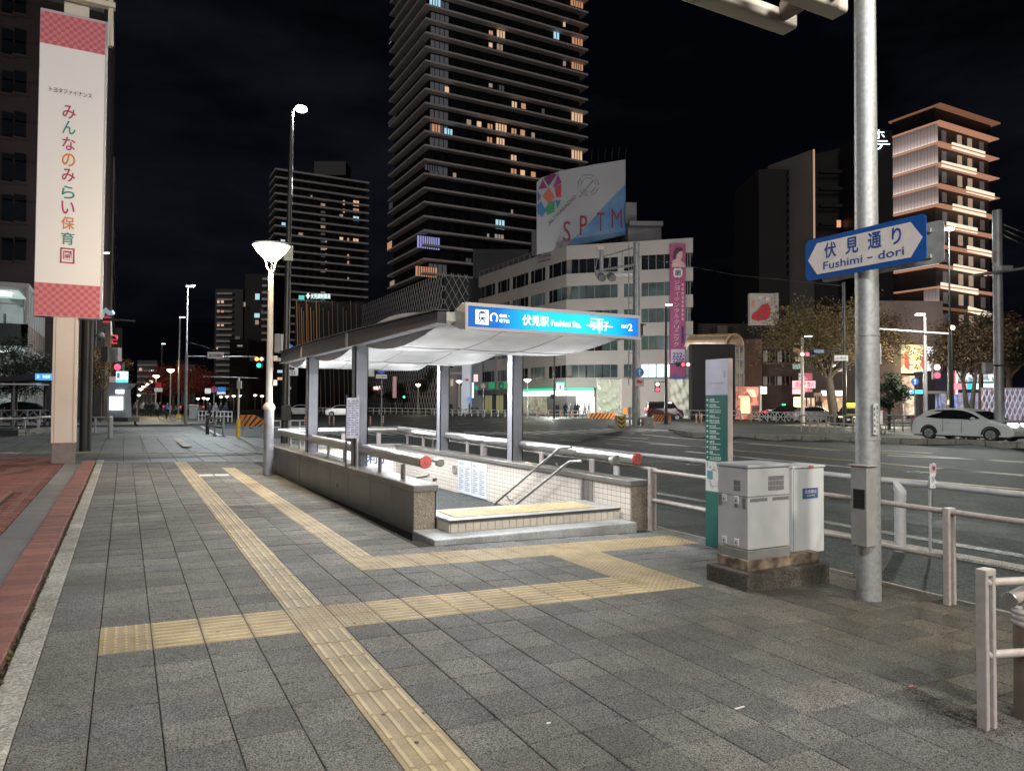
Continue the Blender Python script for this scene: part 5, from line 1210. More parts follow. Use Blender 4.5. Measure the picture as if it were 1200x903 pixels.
for u in (699, 727, 783, 820): pb(MB(), u, 443, u+1.2, 492, 83.8 if u > 780 else 85.8, .15).obj('frame_post', M_STEELP, hd)
# grey block behind the corner office
gb2 = thing('rear_office', 'dim grey plant block rising behind the left end of the corner office', 'building', aD(590, 330, 125))
o = aD(553, 480, 125); MB().obox((o.x, o.y, 0), Rh*(66*125/FPX), Fh*8, (0, 0, aD(580, 291, 125).z)).obj('wall', mat('dim_grey', (.085, .085, .095), .8, n=(.3, .5)), gb2)
pb(MB(), 623, 270, 632, 300, 110, 4).obj('lift_head', M_PENT, gb2)
B(66, 112, 0, 74, 157, 12).obj('low_wing', M_TWALL, gb2)
# slim white block with signs, left of the corner office
sl_ = thing('slim_white_block', 'slim white block with lit wall and a few shop signs seen between canopy columns', 'building', aD(552, 480, 112))
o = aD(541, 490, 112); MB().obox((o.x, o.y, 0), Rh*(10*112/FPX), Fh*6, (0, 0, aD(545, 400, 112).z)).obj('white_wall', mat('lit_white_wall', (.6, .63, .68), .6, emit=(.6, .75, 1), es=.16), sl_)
o = aD(526, 490, 114); MB().obox((o.x, o.y, 0), Rh*(16*114/FPX), Fh*6, (0, 0, aD(545, 400, 114).z)).obj('dark_wall', mat('dark_grey_wall', (.14, .13, .14), .7), sl_)
o = aD(551, 490, 116); MB().obox((o.x, o.y, 0), Rh*(14*116/FPX), Fh*6, (0, 0, aD(545, 402, 116).z)).obj('grey_wall', mat('mid_grey_wall', (.22, .22, .24), .7), sl_)
for (a, v, b_, w, c) in ((555, 438.5, 560, 447, 'r'), (545.5, 443.5, 549, 446, 'k'), (555, 452, 560, 456.5, 'g'), (549, 465, 552, 470, 'b'), (553, 448, 555, 466, 'w'), (527.5, 427, 531, 431, 'd'), (528, 436, 541, 438, 'w2'), (528, 444, 531, 452, 'o')):
    pb(MB(), a, v, b_, w, 111, .3).obj('sign', {'r': glow('sg_pink', (1, .6, .6), .9), 'k': glow('sg_red', (.5, .05, .05), .4), 'g': MATS['sign_green'], 'b': glow('sg_blue', (.1, .3, .8), .6), 'w': glow('sg_white', (.8, .95, 1), 1.3), 'd': M_GLASSN, 'w2': LW[5], 'o': LW[4]}[c], sl_)
# ---- right-hand side: hotel with lit slabs, hospital, small shops
ho = thing('lit_hotel', 'hotel tower with copper floor edges and louvre panels, their lamplight painted in as glow, at right', 'hotel', (123, 76, 0))
HX, HY = 114.77, 70.0
B(HX+.9, HY+1.0, 0, 131.0, 90, 49.2).obj('wall', mat('hotel_wall', (.05, .045, .045), .5, n=(.3, .5)), ho)
M_COP = mat('copper_soffit', (.40, .22, .14), .5, emit=(1, .48, .30), es=.38)  # emission in both coppers paints lamplight on the soffits
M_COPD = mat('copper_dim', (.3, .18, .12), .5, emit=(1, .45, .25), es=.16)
ys_ = [122, 141.9, 166.7, 191.5, 216.3, 239.6, 264, 287.7, 311, 335.8, 360.6]
zs_ = [aD(1098, v, 117).z for v in ys_]
M_LOUVG = bpy.data.materials.new('painted_uplit_louvre'); M_LOUVG.use_nodes = True; t = M_LOUVG.node_tree; b = t.nodes['Principled BSDF']  # emission gradient paints light rising from below onto the panels
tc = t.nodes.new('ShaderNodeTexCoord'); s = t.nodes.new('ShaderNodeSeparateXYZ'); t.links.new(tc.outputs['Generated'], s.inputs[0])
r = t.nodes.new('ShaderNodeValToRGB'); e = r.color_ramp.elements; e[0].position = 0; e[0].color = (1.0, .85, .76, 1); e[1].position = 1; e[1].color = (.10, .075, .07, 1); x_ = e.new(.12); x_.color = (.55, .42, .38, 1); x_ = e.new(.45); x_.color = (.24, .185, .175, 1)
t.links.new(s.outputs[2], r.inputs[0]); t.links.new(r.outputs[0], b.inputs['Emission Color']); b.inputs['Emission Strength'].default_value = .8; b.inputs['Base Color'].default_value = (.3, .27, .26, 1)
MATS['painted_uplit_louvre'] = M_LOUVG
for k in range(1, 11):
    z1_ = zs_[k]; z0_ = zs_[k+1] if k < 10 else z1_-3.4
    B(HX-.02, HY-.45, z1_-.16, 131.6, 78.0, z1_).obj('floor_edge', M_COP if k < 10 else M_COPD, ho)
    B(HX+.1, HY+.2, z1_, 131.3, 78.0, z1_+.12).obj('floor_slab', M_TWALL, ho)
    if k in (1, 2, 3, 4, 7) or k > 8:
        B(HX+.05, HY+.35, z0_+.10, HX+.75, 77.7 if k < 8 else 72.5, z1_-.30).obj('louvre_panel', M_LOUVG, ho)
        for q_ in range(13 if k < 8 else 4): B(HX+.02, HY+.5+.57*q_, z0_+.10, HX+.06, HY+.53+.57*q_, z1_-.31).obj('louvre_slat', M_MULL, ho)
    # guest room front: dim curtains and the bright slanted handrail light
    for q_, f_ in enumerate((.12, .42, .62, .86)):
        w = 1.1; x = HX+1.0+(131.3-HX-2)*f_
        B(x, HY+.85, z0_+.9, x+w, HY+1.0, z1_-.7).obj('window', LW[4] if q_ in (1, 2) else LW[5], ho)
offs = [(1117, 1155, 165, 177), (1105, 1145, 186.5, 197), (1134, 1166, 216.5, 226), (1118, 1156, 237, 247), (1111, 1146, 258, 266.5), (1135, 1164, 286, 294), (1119, 1157, 307.5, 316), (1104, 1147, 329, 338), (1136, 1164, 357, 366)]
for (ua, ub, va, vb) in offs:
    a = aY(ua, va+3, HY-.3); b_ = aY(ub, vb+2, HY-.3)
    q = MB(); q.obox((a.x, HY-.25, a.z-.75), (b_.x-a.x, 0, b_.z-a.z), (0, .2, 0), (0, 0, .95)); q.obj('rail_light', glow('rail_light', (1, .86, .66), .95), ho)
B(HX-.05, HY-.6, zs_[0]-.25, 131.8, 78.4, zs_[0]).obj('roof_edge', M_COPD, ho)
B(HX+.3, HY+.6, zs_[1], 131, 78, zs_[0]-.25).obj('roof_screen', M_TWALL, ho)
for v_, x_ in ((395, 0),):
    B(HX-1, HY-2, 0, 131.8, HY+1, 12.2).obj('podium', mat('podium_mauve', (.17, .14, .15), .6, n=(.3, .5)), ho)
o = aD(1012, 480, 119.5); MB().obox((o.x, o.y, 0), Rh*(36*119.5/FPX), Fh*8, (0, 0, aD(1030, 149, 119.5).z)).obj('side_wing', M_TWALL, ho)
q = MB(); txt(q, 'ホ', 1022, 152, 1037, 163, 119); txt(q, 'テ', 1022, 164.5, 1043, 176, 119); q.obj('lettering', glow('hotel_sign_glow', (.75, .92, 1), 2), ho)
# hospital slabs
hs = thing('dark_hospital', 'unlit dark block with one bright vertical corner strip left of the sign pole', 'building', (112, 95, 0))
M_HB = mat('hospital_brown', (.115, .10, .098), .8, n=(.2, .5), col2=(.085, .075, .075)); M_HD = mat('hospital_dark', (.022, .020, .022), .8)
def slab_px(u0, u1, v0, D, depth, m_, nm, par):
    o = aD(u0, 480, D); return MB().obox((o.x, o.y, 0), Rh*((u1-u0)*D/FPX), Fh*depth, (0, 0, aD((u0+u1)/2, v0, D).z)).obj(nm, m_, par)
slab_px(890, 926, 196, 124, 14, M_HD, 'wing', hs); 
a0 = aD(901, 480, 127); a1 = aD(955, 480, 127)
MB().ext([(a0.x, a0.y, 0), (a1.x, a1.y, 0), (a1.x, a1.y, aD(955, 172, 127).z), (a0.x, a0.y, aD(901, 192, 127).z)], Fh*10).obj('wall', M_HB, hs)
pb(MB(), 953.8, 174, 955.4, 279, 126.6, .3).obj('edge_strip', glow('edge_strip_glow', (1, .62, .42), .33), hs)
a0 = aD(955.5, 480, 129); a1 = aD(1048, 480, 129)
MB().ext([(a0.x, a0.y, 0), (a1.x, a1.y, 0), (a1.x, a1.y, aD(1048, 158, 129).z), (a0.x, a0.y, aD(955, 178, 129).z)], Fh*10).obj('wall', M_HD, hs)
for k, v in enumerate((199, 219, 239, 260)): pb(MB(), 962, v, 1006, v+3.5, 127.5, 1).obj('balcony', M_TWALL, hs)
for k in range(14): pb(MB(), 922.5, 200+9*k, 924.5, 204+9*k, 123.8, .2).obj('window', M_GLASSN, hs)
pb(MB(), 981, 258, 985.5, 266, 127.4, .2).obj('lit_window', glow('win_orange', (1, .45, .22), .75), hs); pb(MB(), 999.5, 253, 1008, 262, 127.4, .2).obj('lit_window', MATS['win_orange'], hs)
# brown four-storey block with rooftop poster
bw = thing('brown_block', 'brown concrete block with dark window rows and a red poster board on its roof', 'building', aD(890, 490, 84))
M_BC = mat('brown_concrete', (.14, .092, .078), .85, n=(.6, .4), col2=(.08, .055, .048), bump=.2, bs=4)
slab_px(851, 893, 397, 84, 14, M_BC, 'wall', bw); slab_px(893, 932, 398, 85, 13, mat('dark_brown_front', (.048, .036, .034), .8, n=(.8, .4)), 'front_wall', bw)
slab_px(818, 894, 379, 100, 10, mat('dim_brown_rear', (.055, .042, .038), .9, n=(.3, .4)), 'rear_wall', bw); slab_px(841, 853, 381, 96, 6, M_BC, 'chimney', bw)
for v0_, v1_ in ((411, 424), (441, 451)):
    for k, u in enumerate((894.5, 900, 906.5, 911.5, 918, 923.5)): 
        w_ = pb(MB(), u, v0_, u+4.6, v1_, 84.9, .1).obj('window', M_GLASSN if k % 3 else MATS['window_faint'], bw); pb(MB(), u+2.1, v0_, u+2.5, v1_, 84.8, .1).obj('mullion', M_MULL, w_)
pb(MB(), 893, 425, 932, 427, 84.6, .4).obj('ledge', M_BC, bw); pb(MB(), 893, 407, 932, 408.5, 84.6, .4).obj('ledge', M_BC, bw)
pt_ = pb(MB(), 878.5, 343.5, 908, 381, 84, .6).obj('poster_board', mat('poster_grey', (.36, .34, .33), .6, n=(.6, .5), col2=(.28, .26, .26)), bw)
MB().ext([aD(u, v, 83.9) for u, v in ((881, 374), (881, 368), (887, 364), (893, 357), (900, 355), (903, 362), (902, 371), (897, 374.5), (889, 376))], Fh*.05).obj('red_shape', mat('poster_red', (.42, .02, .035), .6, n=(.9, .3), col2=(.30, .02, .03)), pt_)
MB().ext([aD(u, v, 83.9) for u, v in ((881, 361), (881.5, 352), (883.5, 351), (884, 359))], Fh*.04).obj('orange_shape', mat('poster_orange', (.4, .2, .12), .6), pt_)
q = MB(); txt(q, '平', 888, 352, 893, 347, 83.9); txt(q, '和', 897, 353, 902.5, 348, 83.9); q.obj('lettering', mat('poster_white', (.62, .62, .62), .6), pt_)
pb(MB(), 908.3, 343, 912.5, 379.5, 84.1, .5).obj('side_board', MATS['poster_grey'], bw)
q = MB(); 
for k, c in enumerate('ん南館'): txt(q, c, 909, 361+8*k, 912, 357+8*k, 83.9)
q.obj('lettering', M_BLACK, bw)
for u in (881, 886, 891, 896, 901, 906): q = MB().cyl(aD(u, 381.5, 84.2), aD(u+3, 392, 84.2), .08, n=4).obj('support_strut', M_BLACK, bw)
pb(MB(), 880, 381.3, 909, 382.6, 84.1, .3).obj('support_beam', M_BLACK, bw)
# netted facade with a glazed barrel vault
nt_ = thing('netted_building', 'small building draped in black netting under a bronze glazed barrel vault', 'building', aD(840, 490, 80))
slab_px(811, 861, 403, 80, 1.5, mat('black_netting', (.004, .004, .005), .9), 'black_net', nt_)
q = MB(); N = 12
for i in range(N):
    a0_, a1_ = math.pi*i/N/2+.0, math.pi*(i+1)/N/2
    f = lambda a: (859+10*math.sin(a*1.0)-0, 404-19*math.cos(a)) 
vault = MB()
P0_ = [aD(861+10.5*math.cos(a), 405-14*math.sin(a), 80.5) for a in [math.pi*i/12 for i in range(13)]]
vault.add(P0_+[p+(-Rh*4.2+Fh*1.6) for p in P0_], [(i, i+1, 14+i, 13+i) for i in range(12)], True)
vault.obj('barrel_vault', mat('bronze_glass', (.14, .09, .05), .3, .3, emit=(1, .6, .3), es=.05, n=(1.5, .4)), nt_)
for k in range(0, 13, 2): MB().cyl(P0_[k], P0_[k]+(-Rh*4.2+Fh*1.6), .06, n=4).obj('vault_rib', mat('bronze_rib', (.3, .2, .12), .4, .5), nt_)
MB().tube(P0_, .12, 5).obj('vault_rim', MATS['bronze_rib'], nt_)
slab_px(861.5, 872.5, 406, 80.3, 5, mat('stair_glass', (.10, .08, .06), .3, emit=(1, .65, .35), es=.10, n=(1.2, .3)), 'stair_window_wall', nt_)
for u in (861.8, 866.5, 871.6): pb(MB(), u, 406, u+.9, 485, 80.1, .2).obj('mullion', mat('blue_grey_mullion', (.2, .22, .26), .4), nt_)
for v in (420, 436, 452): pb(MB(), 862, v, 872, v+1.3, 80.15, .2).obj('transom', MATS['blue_grey_mullion'], nt_)
# bistro with glowing orange front
bs_ = thing('bistro', 'small bistro with glowing orange front and striped awning at street level', 'restaurant', aD(878, 490, 79))
pb(MB(), 866, 453, 889, None, 79, 3, z0=.06).obj('front_wall', mat('bistro_orange', (.4, .13, .07), .6, emit=(1, .25, .12), es=.42, n=(1.4, .5), col2=(.2, .06, .04)), bs_)
pb(MB(), 868, 466, 879, 484, 78.9, .2).obj('window', glow('bistro_window', (1, .70, .38), 1.1), bs_); pb(MB(), 882, 464, 887, 473, 78.9, .2).obj('window', glow('bistro_dim', (1, .35, .25), .5), bs_)
MB().ext([aD(u, v, 78.6) for u, v in ((875, 456), (884, 456), (887, 465), (881, 465))], Fh*.2).obj('awning', glow('awning_cream', (1, .62, .45), .9), bs_)
pb(MB(), 866, 463.5, 878, 466, 78.7, .2).obj('sign', glow('bistro_sign', (1, .45, .3), 1.1), bs_)
pb(MB(), 882, 475, 890, 490, 78.5, .4).obj('menu_board', mat('menu_brown', (.12, .06, .05), .7), bs_)
wlp = thing('wall_lamp', 'dazzling white square lamp sign on a white post beside the bistro', 'lamp sign', aD(896, 491, 78))
pb(MB(), 892.5, 453, 898.5, 461, 78, .4).obj('lamp', glow('white_blaze', (.92, .97, 1), 4), wlp); pb(MB(), 891, 452, 892.6, 492, 78, .2).obj('post', mat('lit_post', (.6, .6, .62), .5), wlp)
# sign-covered shop block with orange interiors
sh = thing('shop_row', 'lively row of small shops with red and white lit signs behind the street tree', 'shops', aD(965, 490, 82))
slab_px(930, 1012, 395, 86, 10, mat('shop_row_wall', (.10, .095, .10), .8, n=(.5, .5)), 'wall', sh)
LST = [(930.5, 446, 955.5, 454.5, 's_redwhite', (1, .42, .48), 1.5), (930.5, 455.5, 943, 461.5, 's_pinkwhite', (1, .5, .55), 1.3), (944, 455, 952, 459, 's_red', (.7, .1, .12), .7), (932, 465, 939, 477, 's_yellow', (1, .85, .45), 1.7), (940, 466, 955, 486, 's_orange', (1, .48, .2), .75),
   (932, 402, 938, 414, 's_rust', (.8, .3, .15), .45), (934, 418, 938, 423, 's_warm', (1, .75, .5), .9), (931, 426, 938, 432, 's_teal', (.3, .5, .5), .3), (943, 437, 952, 445, 's_crimson', (.8, .1, .2), .5), (938, 437, 942, 445, 's_pale', (.8, .9, 1), .5),
   (964.5, 457.5, 988, 463.5, 's_white', (.95, 1, .95), 1.8), (966, 465, 978, 484, 's_orange2', (1, .45, .2), .7), (979, 465, 988, 482, 's_amber', (1, .6, .3), .8), (956, 460, 964, 470, 's_dim', (.6, .4, .3), .3), (958, 476, 962, 484, 's_white2', (1, 1, 1), 1.3), (965, 427, 992, 429.5, 's_lights', (.95, 1, 1), 1.6), (969, 431, 975, 433.5, 's_lights2', (1, .6, .5), .8), (984, 432, 988, 435, 's_lights3', (1, .7, .6), .8)]
for (a, v, b_, w, nm, c, s_) in LST: pb(MB(), a, v, b_, w, 80.6, .5).obj('lit_sign' if w-v < 13 and b_-a > 4 else 'shop_window', mat(nm, tuple(x*.5 for x in c), .5, emit=c, es=s_, n=(1.3, .4) if s_ < 1 else None), sh)
q = MB(); txt(q, '居酒屋 炭火', 932, 453.5, 954, 447, 80.5); q.obj('lettering', mat('sign_red_ink', (.5, .03, .05), .5), sh)
for k in range(5): pb(MB(), 940+5.2*k, 464, 940.8+5.2*k, 490, 80.3, .2).obj('mullion', M_BLACK, sh)
# poster building right of the pole
pv = thing('poster_building', 'pale building with a huge glowing orange and yellow illustrated poster', 'building', aD(1070, 490, 88))
slab_px(1030, 1106, 352, 90, 10, mat('mauve_wall', (.36, .295, .28), .8, n=(.3, .5)), 'wall', pv)
pz_ = pb(MB(), 1058.5, 404, 1087, 437, 88.5, .5).obj('poster', mat('poster_glow', (.6, .4, .1), .5, emit=(1, .74, .28), es=1.3, n=(1.1, .35), col2=(.8, .3, .1)), pv)
for P, c, s_ in (([(1060, 430), (1061, 412), (1065, 418), (1066, 434)], (1, .18, .12), .9), ([(1078, 428), (1083, 414), (1086, 420), (1085, 436)], (1, .22, .15), .9), ([(1067, 418), (1075, 414), (1078, 420), (1072, 424)], (1, .95, .4), 1.3)):
    MB().ext([aD(u, v, 88.4) for u, v in P], Fh*.05).obj('poster_figure', glow('pf_%d' % int(P[0][0]), c, s_), pz_)
pb(MB(), 1058, 437.5, 1087, 439, 88.4, .3).obj('poster_shelf', M_BLACK, pv)
for (a, v, b_, w, nm, c, s_) in ((1089, 406, 1094, 435, 'v_sign', (.85, .92, 1), 1.3), (1059, 440, 1072, 456, 'sh_a', (1, .5, .25), .9), (1073, 440, 1087, 452, 'sh_b', (1, .7, .4), 1.0), (1060, 463, 1066, 486, 'sh_c', (1, .62, .35), .8), (1068, 464, 1074, 486, 'sh_d', (1, .7, .4), .9), (1076, 463, 1086, 484, 'sh_e', (1, .55, .3), .8), (1073, 452, 1088, 458, 'sh_f', (1, .85, .6), 1.4)):
    pb(MB(), a, v, b_, w, 88.2, .4).obj('lit_sign' if nm == 'v_sign' else 'shop_window', mat(nm, tuple(x*.5 for x in c), .5, emit=c, es=s_, n=(1.6, .4)), pv)
q = MB()
for k, ch in enumerate('カラオケ'): txt(q, ch, 1089.8, 412.5+6.6*k, 1093.4, 408+6.6*k, 88.1)
q.obj('lettering', mat('v_blue', (.05, .1, .5), .5), pv)
# convenience shop with coloured fascia, and the lilac wave wall
cv = thing('convenience_shop', 'convenience shop with white lit ceiling and red, white and green fascia', 'shop', aD(1135, 490, 80))
pb(MB(), 1096, 434, 1167, None, 84, 6, z0=.06).obj('wall', mat('shop_blue_dark', (.03, .035, .06), .6), cv)
for (a, v, b_, w, nm, c, s_) in ((1118, 449, 1133, 456, 'f_red', (1, .25, .3), 1.4), (1133.2, 449, 1144, 456, 'f_teal', (.05, .7, .75), 1.0), (1144.2, 449, 1165.5, 456, 'f_white', (.6, .98, .95), 1.9)): pb(MB(), a, v, b_, w, 81, .4).obj('fascia', glow(nm, c, s_), cv)
for k in range(9): pb(MB(), 1124+4.6*k, 436+(k % 2)*2, 1127.5+4.6*k, 447, 83, .3).obj('upper_window', mat('lit_glazing', (.4, .45, .5), .4, emit=(.7, .85, 1), es=.8, n=(2, .3)), cv)
for k in range(10): pb(MB(), 1098+6.6*k, 460, 1102.5+6.6*k, 486, 83, .3).obj('shop_window', mat('violet_glazing', (.3, .3, .4), .4, emit=(.55, .5, .8), es=.35, n=(1.5, .5)) if k % 3 else mat('blue_glazing', (.1, .15, .4), .4, emit=(.15, .3, 1), es=.6, n=(2, .4)), cv)
for u in (1117, 1120): pb(MB(), u, 434, u+2.6, 462, 81.5, .3).obj('pillar', glow('red_pillar', (1, .12, .15), .7) if u < 1119 else glow('white_pillar', (1, .9, .95), .8), cv)
wv = thing('wave_wall', 'lilac and silver rippled wall of hanging strips behind the white car', 'wall', aD(1185, 490, 60))
for k in range(17):
    u = 1152+3*k; o = MB(); P = []
    for j in range(15):
        v = 456+36*j/14; P.append(aD(u+1.2*math.sin(j*1.1+(k % 2)*3.14), v, 60))
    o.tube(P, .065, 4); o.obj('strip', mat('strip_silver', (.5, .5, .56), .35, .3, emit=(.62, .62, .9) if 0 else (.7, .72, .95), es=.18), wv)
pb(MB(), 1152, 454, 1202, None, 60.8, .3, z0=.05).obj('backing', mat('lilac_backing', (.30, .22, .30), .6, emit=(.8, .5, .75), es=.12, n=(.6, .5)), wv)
ht = thing('small_canopy_shelter', 'second subway entrance roof with blue lit sign across the road beside the bush', 'subway entrance', aD(1075, 490, 58))
pb(MB(), 1052, 456.5, 1086, 461, 58, 1.0).obj('blue_sign', glow('blue_sign_glow', (.08, .50, 1), 1.5), ht); pb(MB(), 1086, 458, 1112, 461, 58.2, 3).obj('roof', M_STEELP, ht)
q = MB(); txt(q, '伏見駅', 1058, 460, 1068, 457.3, 57.9); q.obj('lettering', MATS['white_glow'], ht)
for u in (1060, 1099, 1110): pb(MB(), u, 461, u+1.3, 492, 58.6, .15).obj('post', M_COLP, ht)
for v in (486, 490): pb(MB(), 1052, v, 1086, v+1.3, 57.5, .1).obj('rail', M_STEEL, ht)
pb(MB(), 1050, 492, 1092, 500, 57, 1.2).obj('side_wall', M_CONC, ht)
# the other subway entrance on the left edge of the frame
ls = thing('left_canopy_shelter', 'dark curved subway entrance roof with small blue sign beyond the banner pillar', 'subway entrance', aD(20, 500, 40))
MB().ext([aD(u, v, 42) for u, v in ((-40, 447), (-40, 442), (10, 440.5), (42, 437), (42, 444), (10, 446.5))], Fh*2.5).obj('roof', M_BEAM, ls)
pb(MB(), 41, 437.5, 62, 445, 41.5, .6).obj('blue_sign', glow('blue_sign_small', (.04, .30, 1), 1.2), ls)
q = MB(); txt(q, '伏見駅', 50, 443, 59, 439.5, 41.3); txt(q, '口', 43.5, 443, 46, 439.5, 41.3); q.obj('lettering', MATS['white_glow'], ls)
for u in (-8, 12, 57): pb(MB(), u, 445, u+2, 500, 43, .2).obj('post', M_BEAM, ls)
pb(MB(), -60, 449, 41, 450.5, 41.8, 2).obj('soffit', M_MEMB, ls)
w_ = MB(); o = aD(-60, 500, 30.5); lw = thing('planter_wall', 'low stone clad wall with a steel rail at the left beyond the bricks', 'wall', aD(10, 520, 30))
pb(MB(), -80, 503.5, 21, None, 30, .5, z0=.15).obj('dark_wall', mat('dark_wall_panel', (.035, .035, .04), .4), lw)
a = aD(21.3, 503, 30); b_ = aD(64, 499, 34); MB().obox((a.x, a.y, .12), (b_.x-a.x, b_.y-a.y, 0), Fh*.4, (0, 0, a.z-.12)).obj('stone_wall', M_CONC, lw)
for k in range(3): pb(MB(), 21.5+11*k, 507+0*k, 31+11*k, 507.6, 29.98+1.1*k, .05).obj('joint', M_JOINT, lw)
MB().tube([aD(-60, 491, 30), aD(22, 490, 30), aD(66, 488, 34)], .07, 10).obj('rail', M_STEEL, lw)
MB().tube([aD(-60, 501.5, 30), aD(22, 501, 30)], .05, 8).obj('rail', M_STEEL, lw)
for u in (-10, 27, 43): pb(MB(), u, 491, u+2.5, 502, 30.5, .05).obj('rail_post', M_STEELP, lw)
# ================================================================== TREES
def leaf_mat(name, c1, c2, tr=.25):
    return mat(name, c1, .65, n=(1.1, .5), col2=c2)
M_BARK = mat('bark', (.085, .065, .05), .9, n=(6, .5), bump=.5, bs=14)
def tree(label, base, H, crown, n, ls, mleaf, trunk_r, seed, cat='tree', lean=0, multi=1, name='street_tree', limbs=9):
    """crown=(cx off, z centre, rx, rz). Limbs grow from the trunk to points in the crown; leaves sit in clumps round twigs."""
    r_ = random.Random(seed); t = thing(name, label, cat, base); bx, by, bz = base
    tips = []; tr_ = MB()
    zc, rx, rzz = crown
    for m_ in range(multi):
        a = r_.uniform(0, 6.28); sp = .35*H*.12 if multi > 1 else 0
        top = Vector((bx+lean+sp*math.cos(a)*2, by+sp*math.sin(a)*2, bz+zc))
        mid = Vector((bx+lean*.3+sp*math.cos(a), by+sp*math.sin(a), bz+zc*.5))
        tr_.tube([(bx, by, bz-.1), mid, top], [trunk_r, trunk_r*.72, trunk_r*.35], 8)
        for k in range(limbs):
            a = 2*math.pi*(k+r_.random()*.6)/limbs; f = r_.uniform(.35, 1); s0 = mid.lerp(top, r_.uniform(0, .9))
            e_ = Vector((bx+lean+rx*f*math.cos(a), by+rx*f*math.sin(a), bz+zc+rzz*r_.uniform(-.55, .9)*(1.1-f*.5)))
            c_ = s0.lerp(e_, .5)+Vector((0, 0, .12*rzz)); tr_.tube([s0, c_, e_], [trunk_r*.38, trunk_r*.2, trunk_r*.06], 5)
            tips += [e_, c_.lerp(e_, .5)]
            for q_ in range(3):
                g_ = c_.lerp(e_, r_.uniform(.2, 1)); h_ = g_+Vector((r_.uniform(-1, 1), r_.uniform(-1, 1), r_.uniform(-.3, .8)))*rx*.32
                tr_.tube([g_, h_], [trunk_r*.1, trunk_r*.03], 4); tips.append(h_)
    tr_.obj('trunk', M_BARK, t)
    cr_ = MB(); V = []; F = []
    for k in range(n):
        c_ = r_.choice(tips); sg_ = rx*.17
        p = c_+Vector((r_.gauss(0, sg_), r_.gauss(0, sg_), r_.gauss(0, sg_*.6)))
        a = Vector((r_.uniform(-1, 1), r_.uniform(-1, 1), r_.uniform(-.5, .5))).normalized()*ls*r_.uniform(.6, 1.3); b2 = a.cross(Vector((r_.uniform(-1, 1), r_.uniform(-1, 1), 1))).normalized()*ls*.55
        i = len(V); V += [p-a*.5, p+b2*.5, p+a*.5, p-b2*.5]; F.append((i, i+1, i+2, i+3))
    cr_.add(V, F); cr_.obj('crown', mleaf, t, kind='stuff'); return t
M_LY = leaf_mat('leaf_yellow_green', (.17, .125, .038), (.07, .045, .018)); M_LB = leaf_mat('leaf_brown', (.12, .068, .034), (.06, .035, .02)); M_LD = leaf_mat('leaf_dark', (.04, .045, .022), (.018, .02, .012)); M_LR = leaf_mat('leaf_red', (.46, .11, .08), (.26, .05, .04)); M_LG = leaf_mat('leaf_green', (.05, .085, .035), (.022, .035, .018)); M_LT = leaf_mat('leaf_tan', (.13, .085, .042), (.06, .038, .02))
def tb(u, v, D, z=.0): p = aD(u, v, D); return (p.x, p.y, z)
tree('broad yellow-green street tree lit from below, left of the thick pole', tb(979, 490, 62), 10, (7.0, 5.8, 3.6), 17000, .21, M_LY, .42, 3, lean=-.6, multi=2, limbs=11)
tree('brownish tree partly hidden behind the thick grey pole', tb(1012, 490, 66), 10, (7.8, 4.4, 3.4), 9000, .22, M_LB, .3, 4)
tree('dense dark green bush tree right of the thick pole, near the blue sign', tb(1042, 492, 50), 4, (2.2, 1.3, 1.7), 4200, .20, M_LG, .12, 5, limbs=10)
tree('tan autumn tree behind the white car', tb(1136, 492, 58), 8, (6.0, 3.2, 2.6), 6500, .26, M_LT, .22, 6, multi=2)
tree('large dark tree behind the slim grey pole at the right edge', tb(1183, 492, 62), 10, (7.2, 4.0, 3.2), 6500, .30, M_LD, .3, 7)
tree('dark tree at far right with leaves rising in front of the hotel', tb(1150, 492, 75), 12, (9.2, 4.6, 2.6), 5000, .34, M_LB, .3, 12)
tree('red-leaved tree over the waiting crowd left of the dark pole', tb(203, 487, 104), 6, (4.2, 4.4, 2.9), 6500, .26, M_LR, .2, 8, multi=2, limbs=11)
tree('second red-leaved tree nearer the signal mast', tb(224, 487, 112), 7, (4.8, 3.6, 3.2), 4200, .26, M_LR, .2, 9)
for k, (u, D, zc, rx, n, m_, lb) in enumerate(((473, 135, 3.2, 2.6, 1800, M_LD, 'round dark shrub tree left of the green signal under the canopy'), (496, 140, 4.0, 3.4, 1800, M_LB, 'reddish brown tree below the lattice facade beside the park lamp'), (509, 125, 5.0, 3.2, 2600, M_LD, 'tall dark evergreen directly left of the third canopy column'), (425, 150, 3.6, 2.5, 1500, M_LD, 'dark shrub tree seen between the two left canopy columns'), (459, 140, 2.8, 2.0, 1200, M_LD, 'small dark tree at the foot of the lattice facade'))):
    tree(lb, tb(u, 480, D, 0), 6, (zc, rx, zc*.6), n, .36, m_, .2, 20+k, limbs=7)
tree('leafy tree with dark branches left of the banner pillar', tb(18, 500, 46, .1), 5, (4.0, 2.3, 1.8), 4500, .17, M_LG, .12, 30, limbs=10)
tree('bushy dark tree at the far left edge under the shelter roof', tb(-12, 500, 44, .1), 5, (2.6, 2.2, 1.7), 3500, .17, M_LD, .12, 31)
tree('small tree squeezed between the shelter sign and banner pillar', tb(52, 500, 47, .1), 5, (2.6, 1.6, 1.6), 2600, .16, M_LG, .1, 32)
tree('small autumn tree behind the black pole', tb(118, 495, 60, .0), 5, (4.0, 1.7, 2.6), 2600, .18, leaf_mat('leaf_orange', (.25, .14, .04), (.1, .06, .02)), .1, 33)
pl_ = MB(); r_ = random.Random(2)
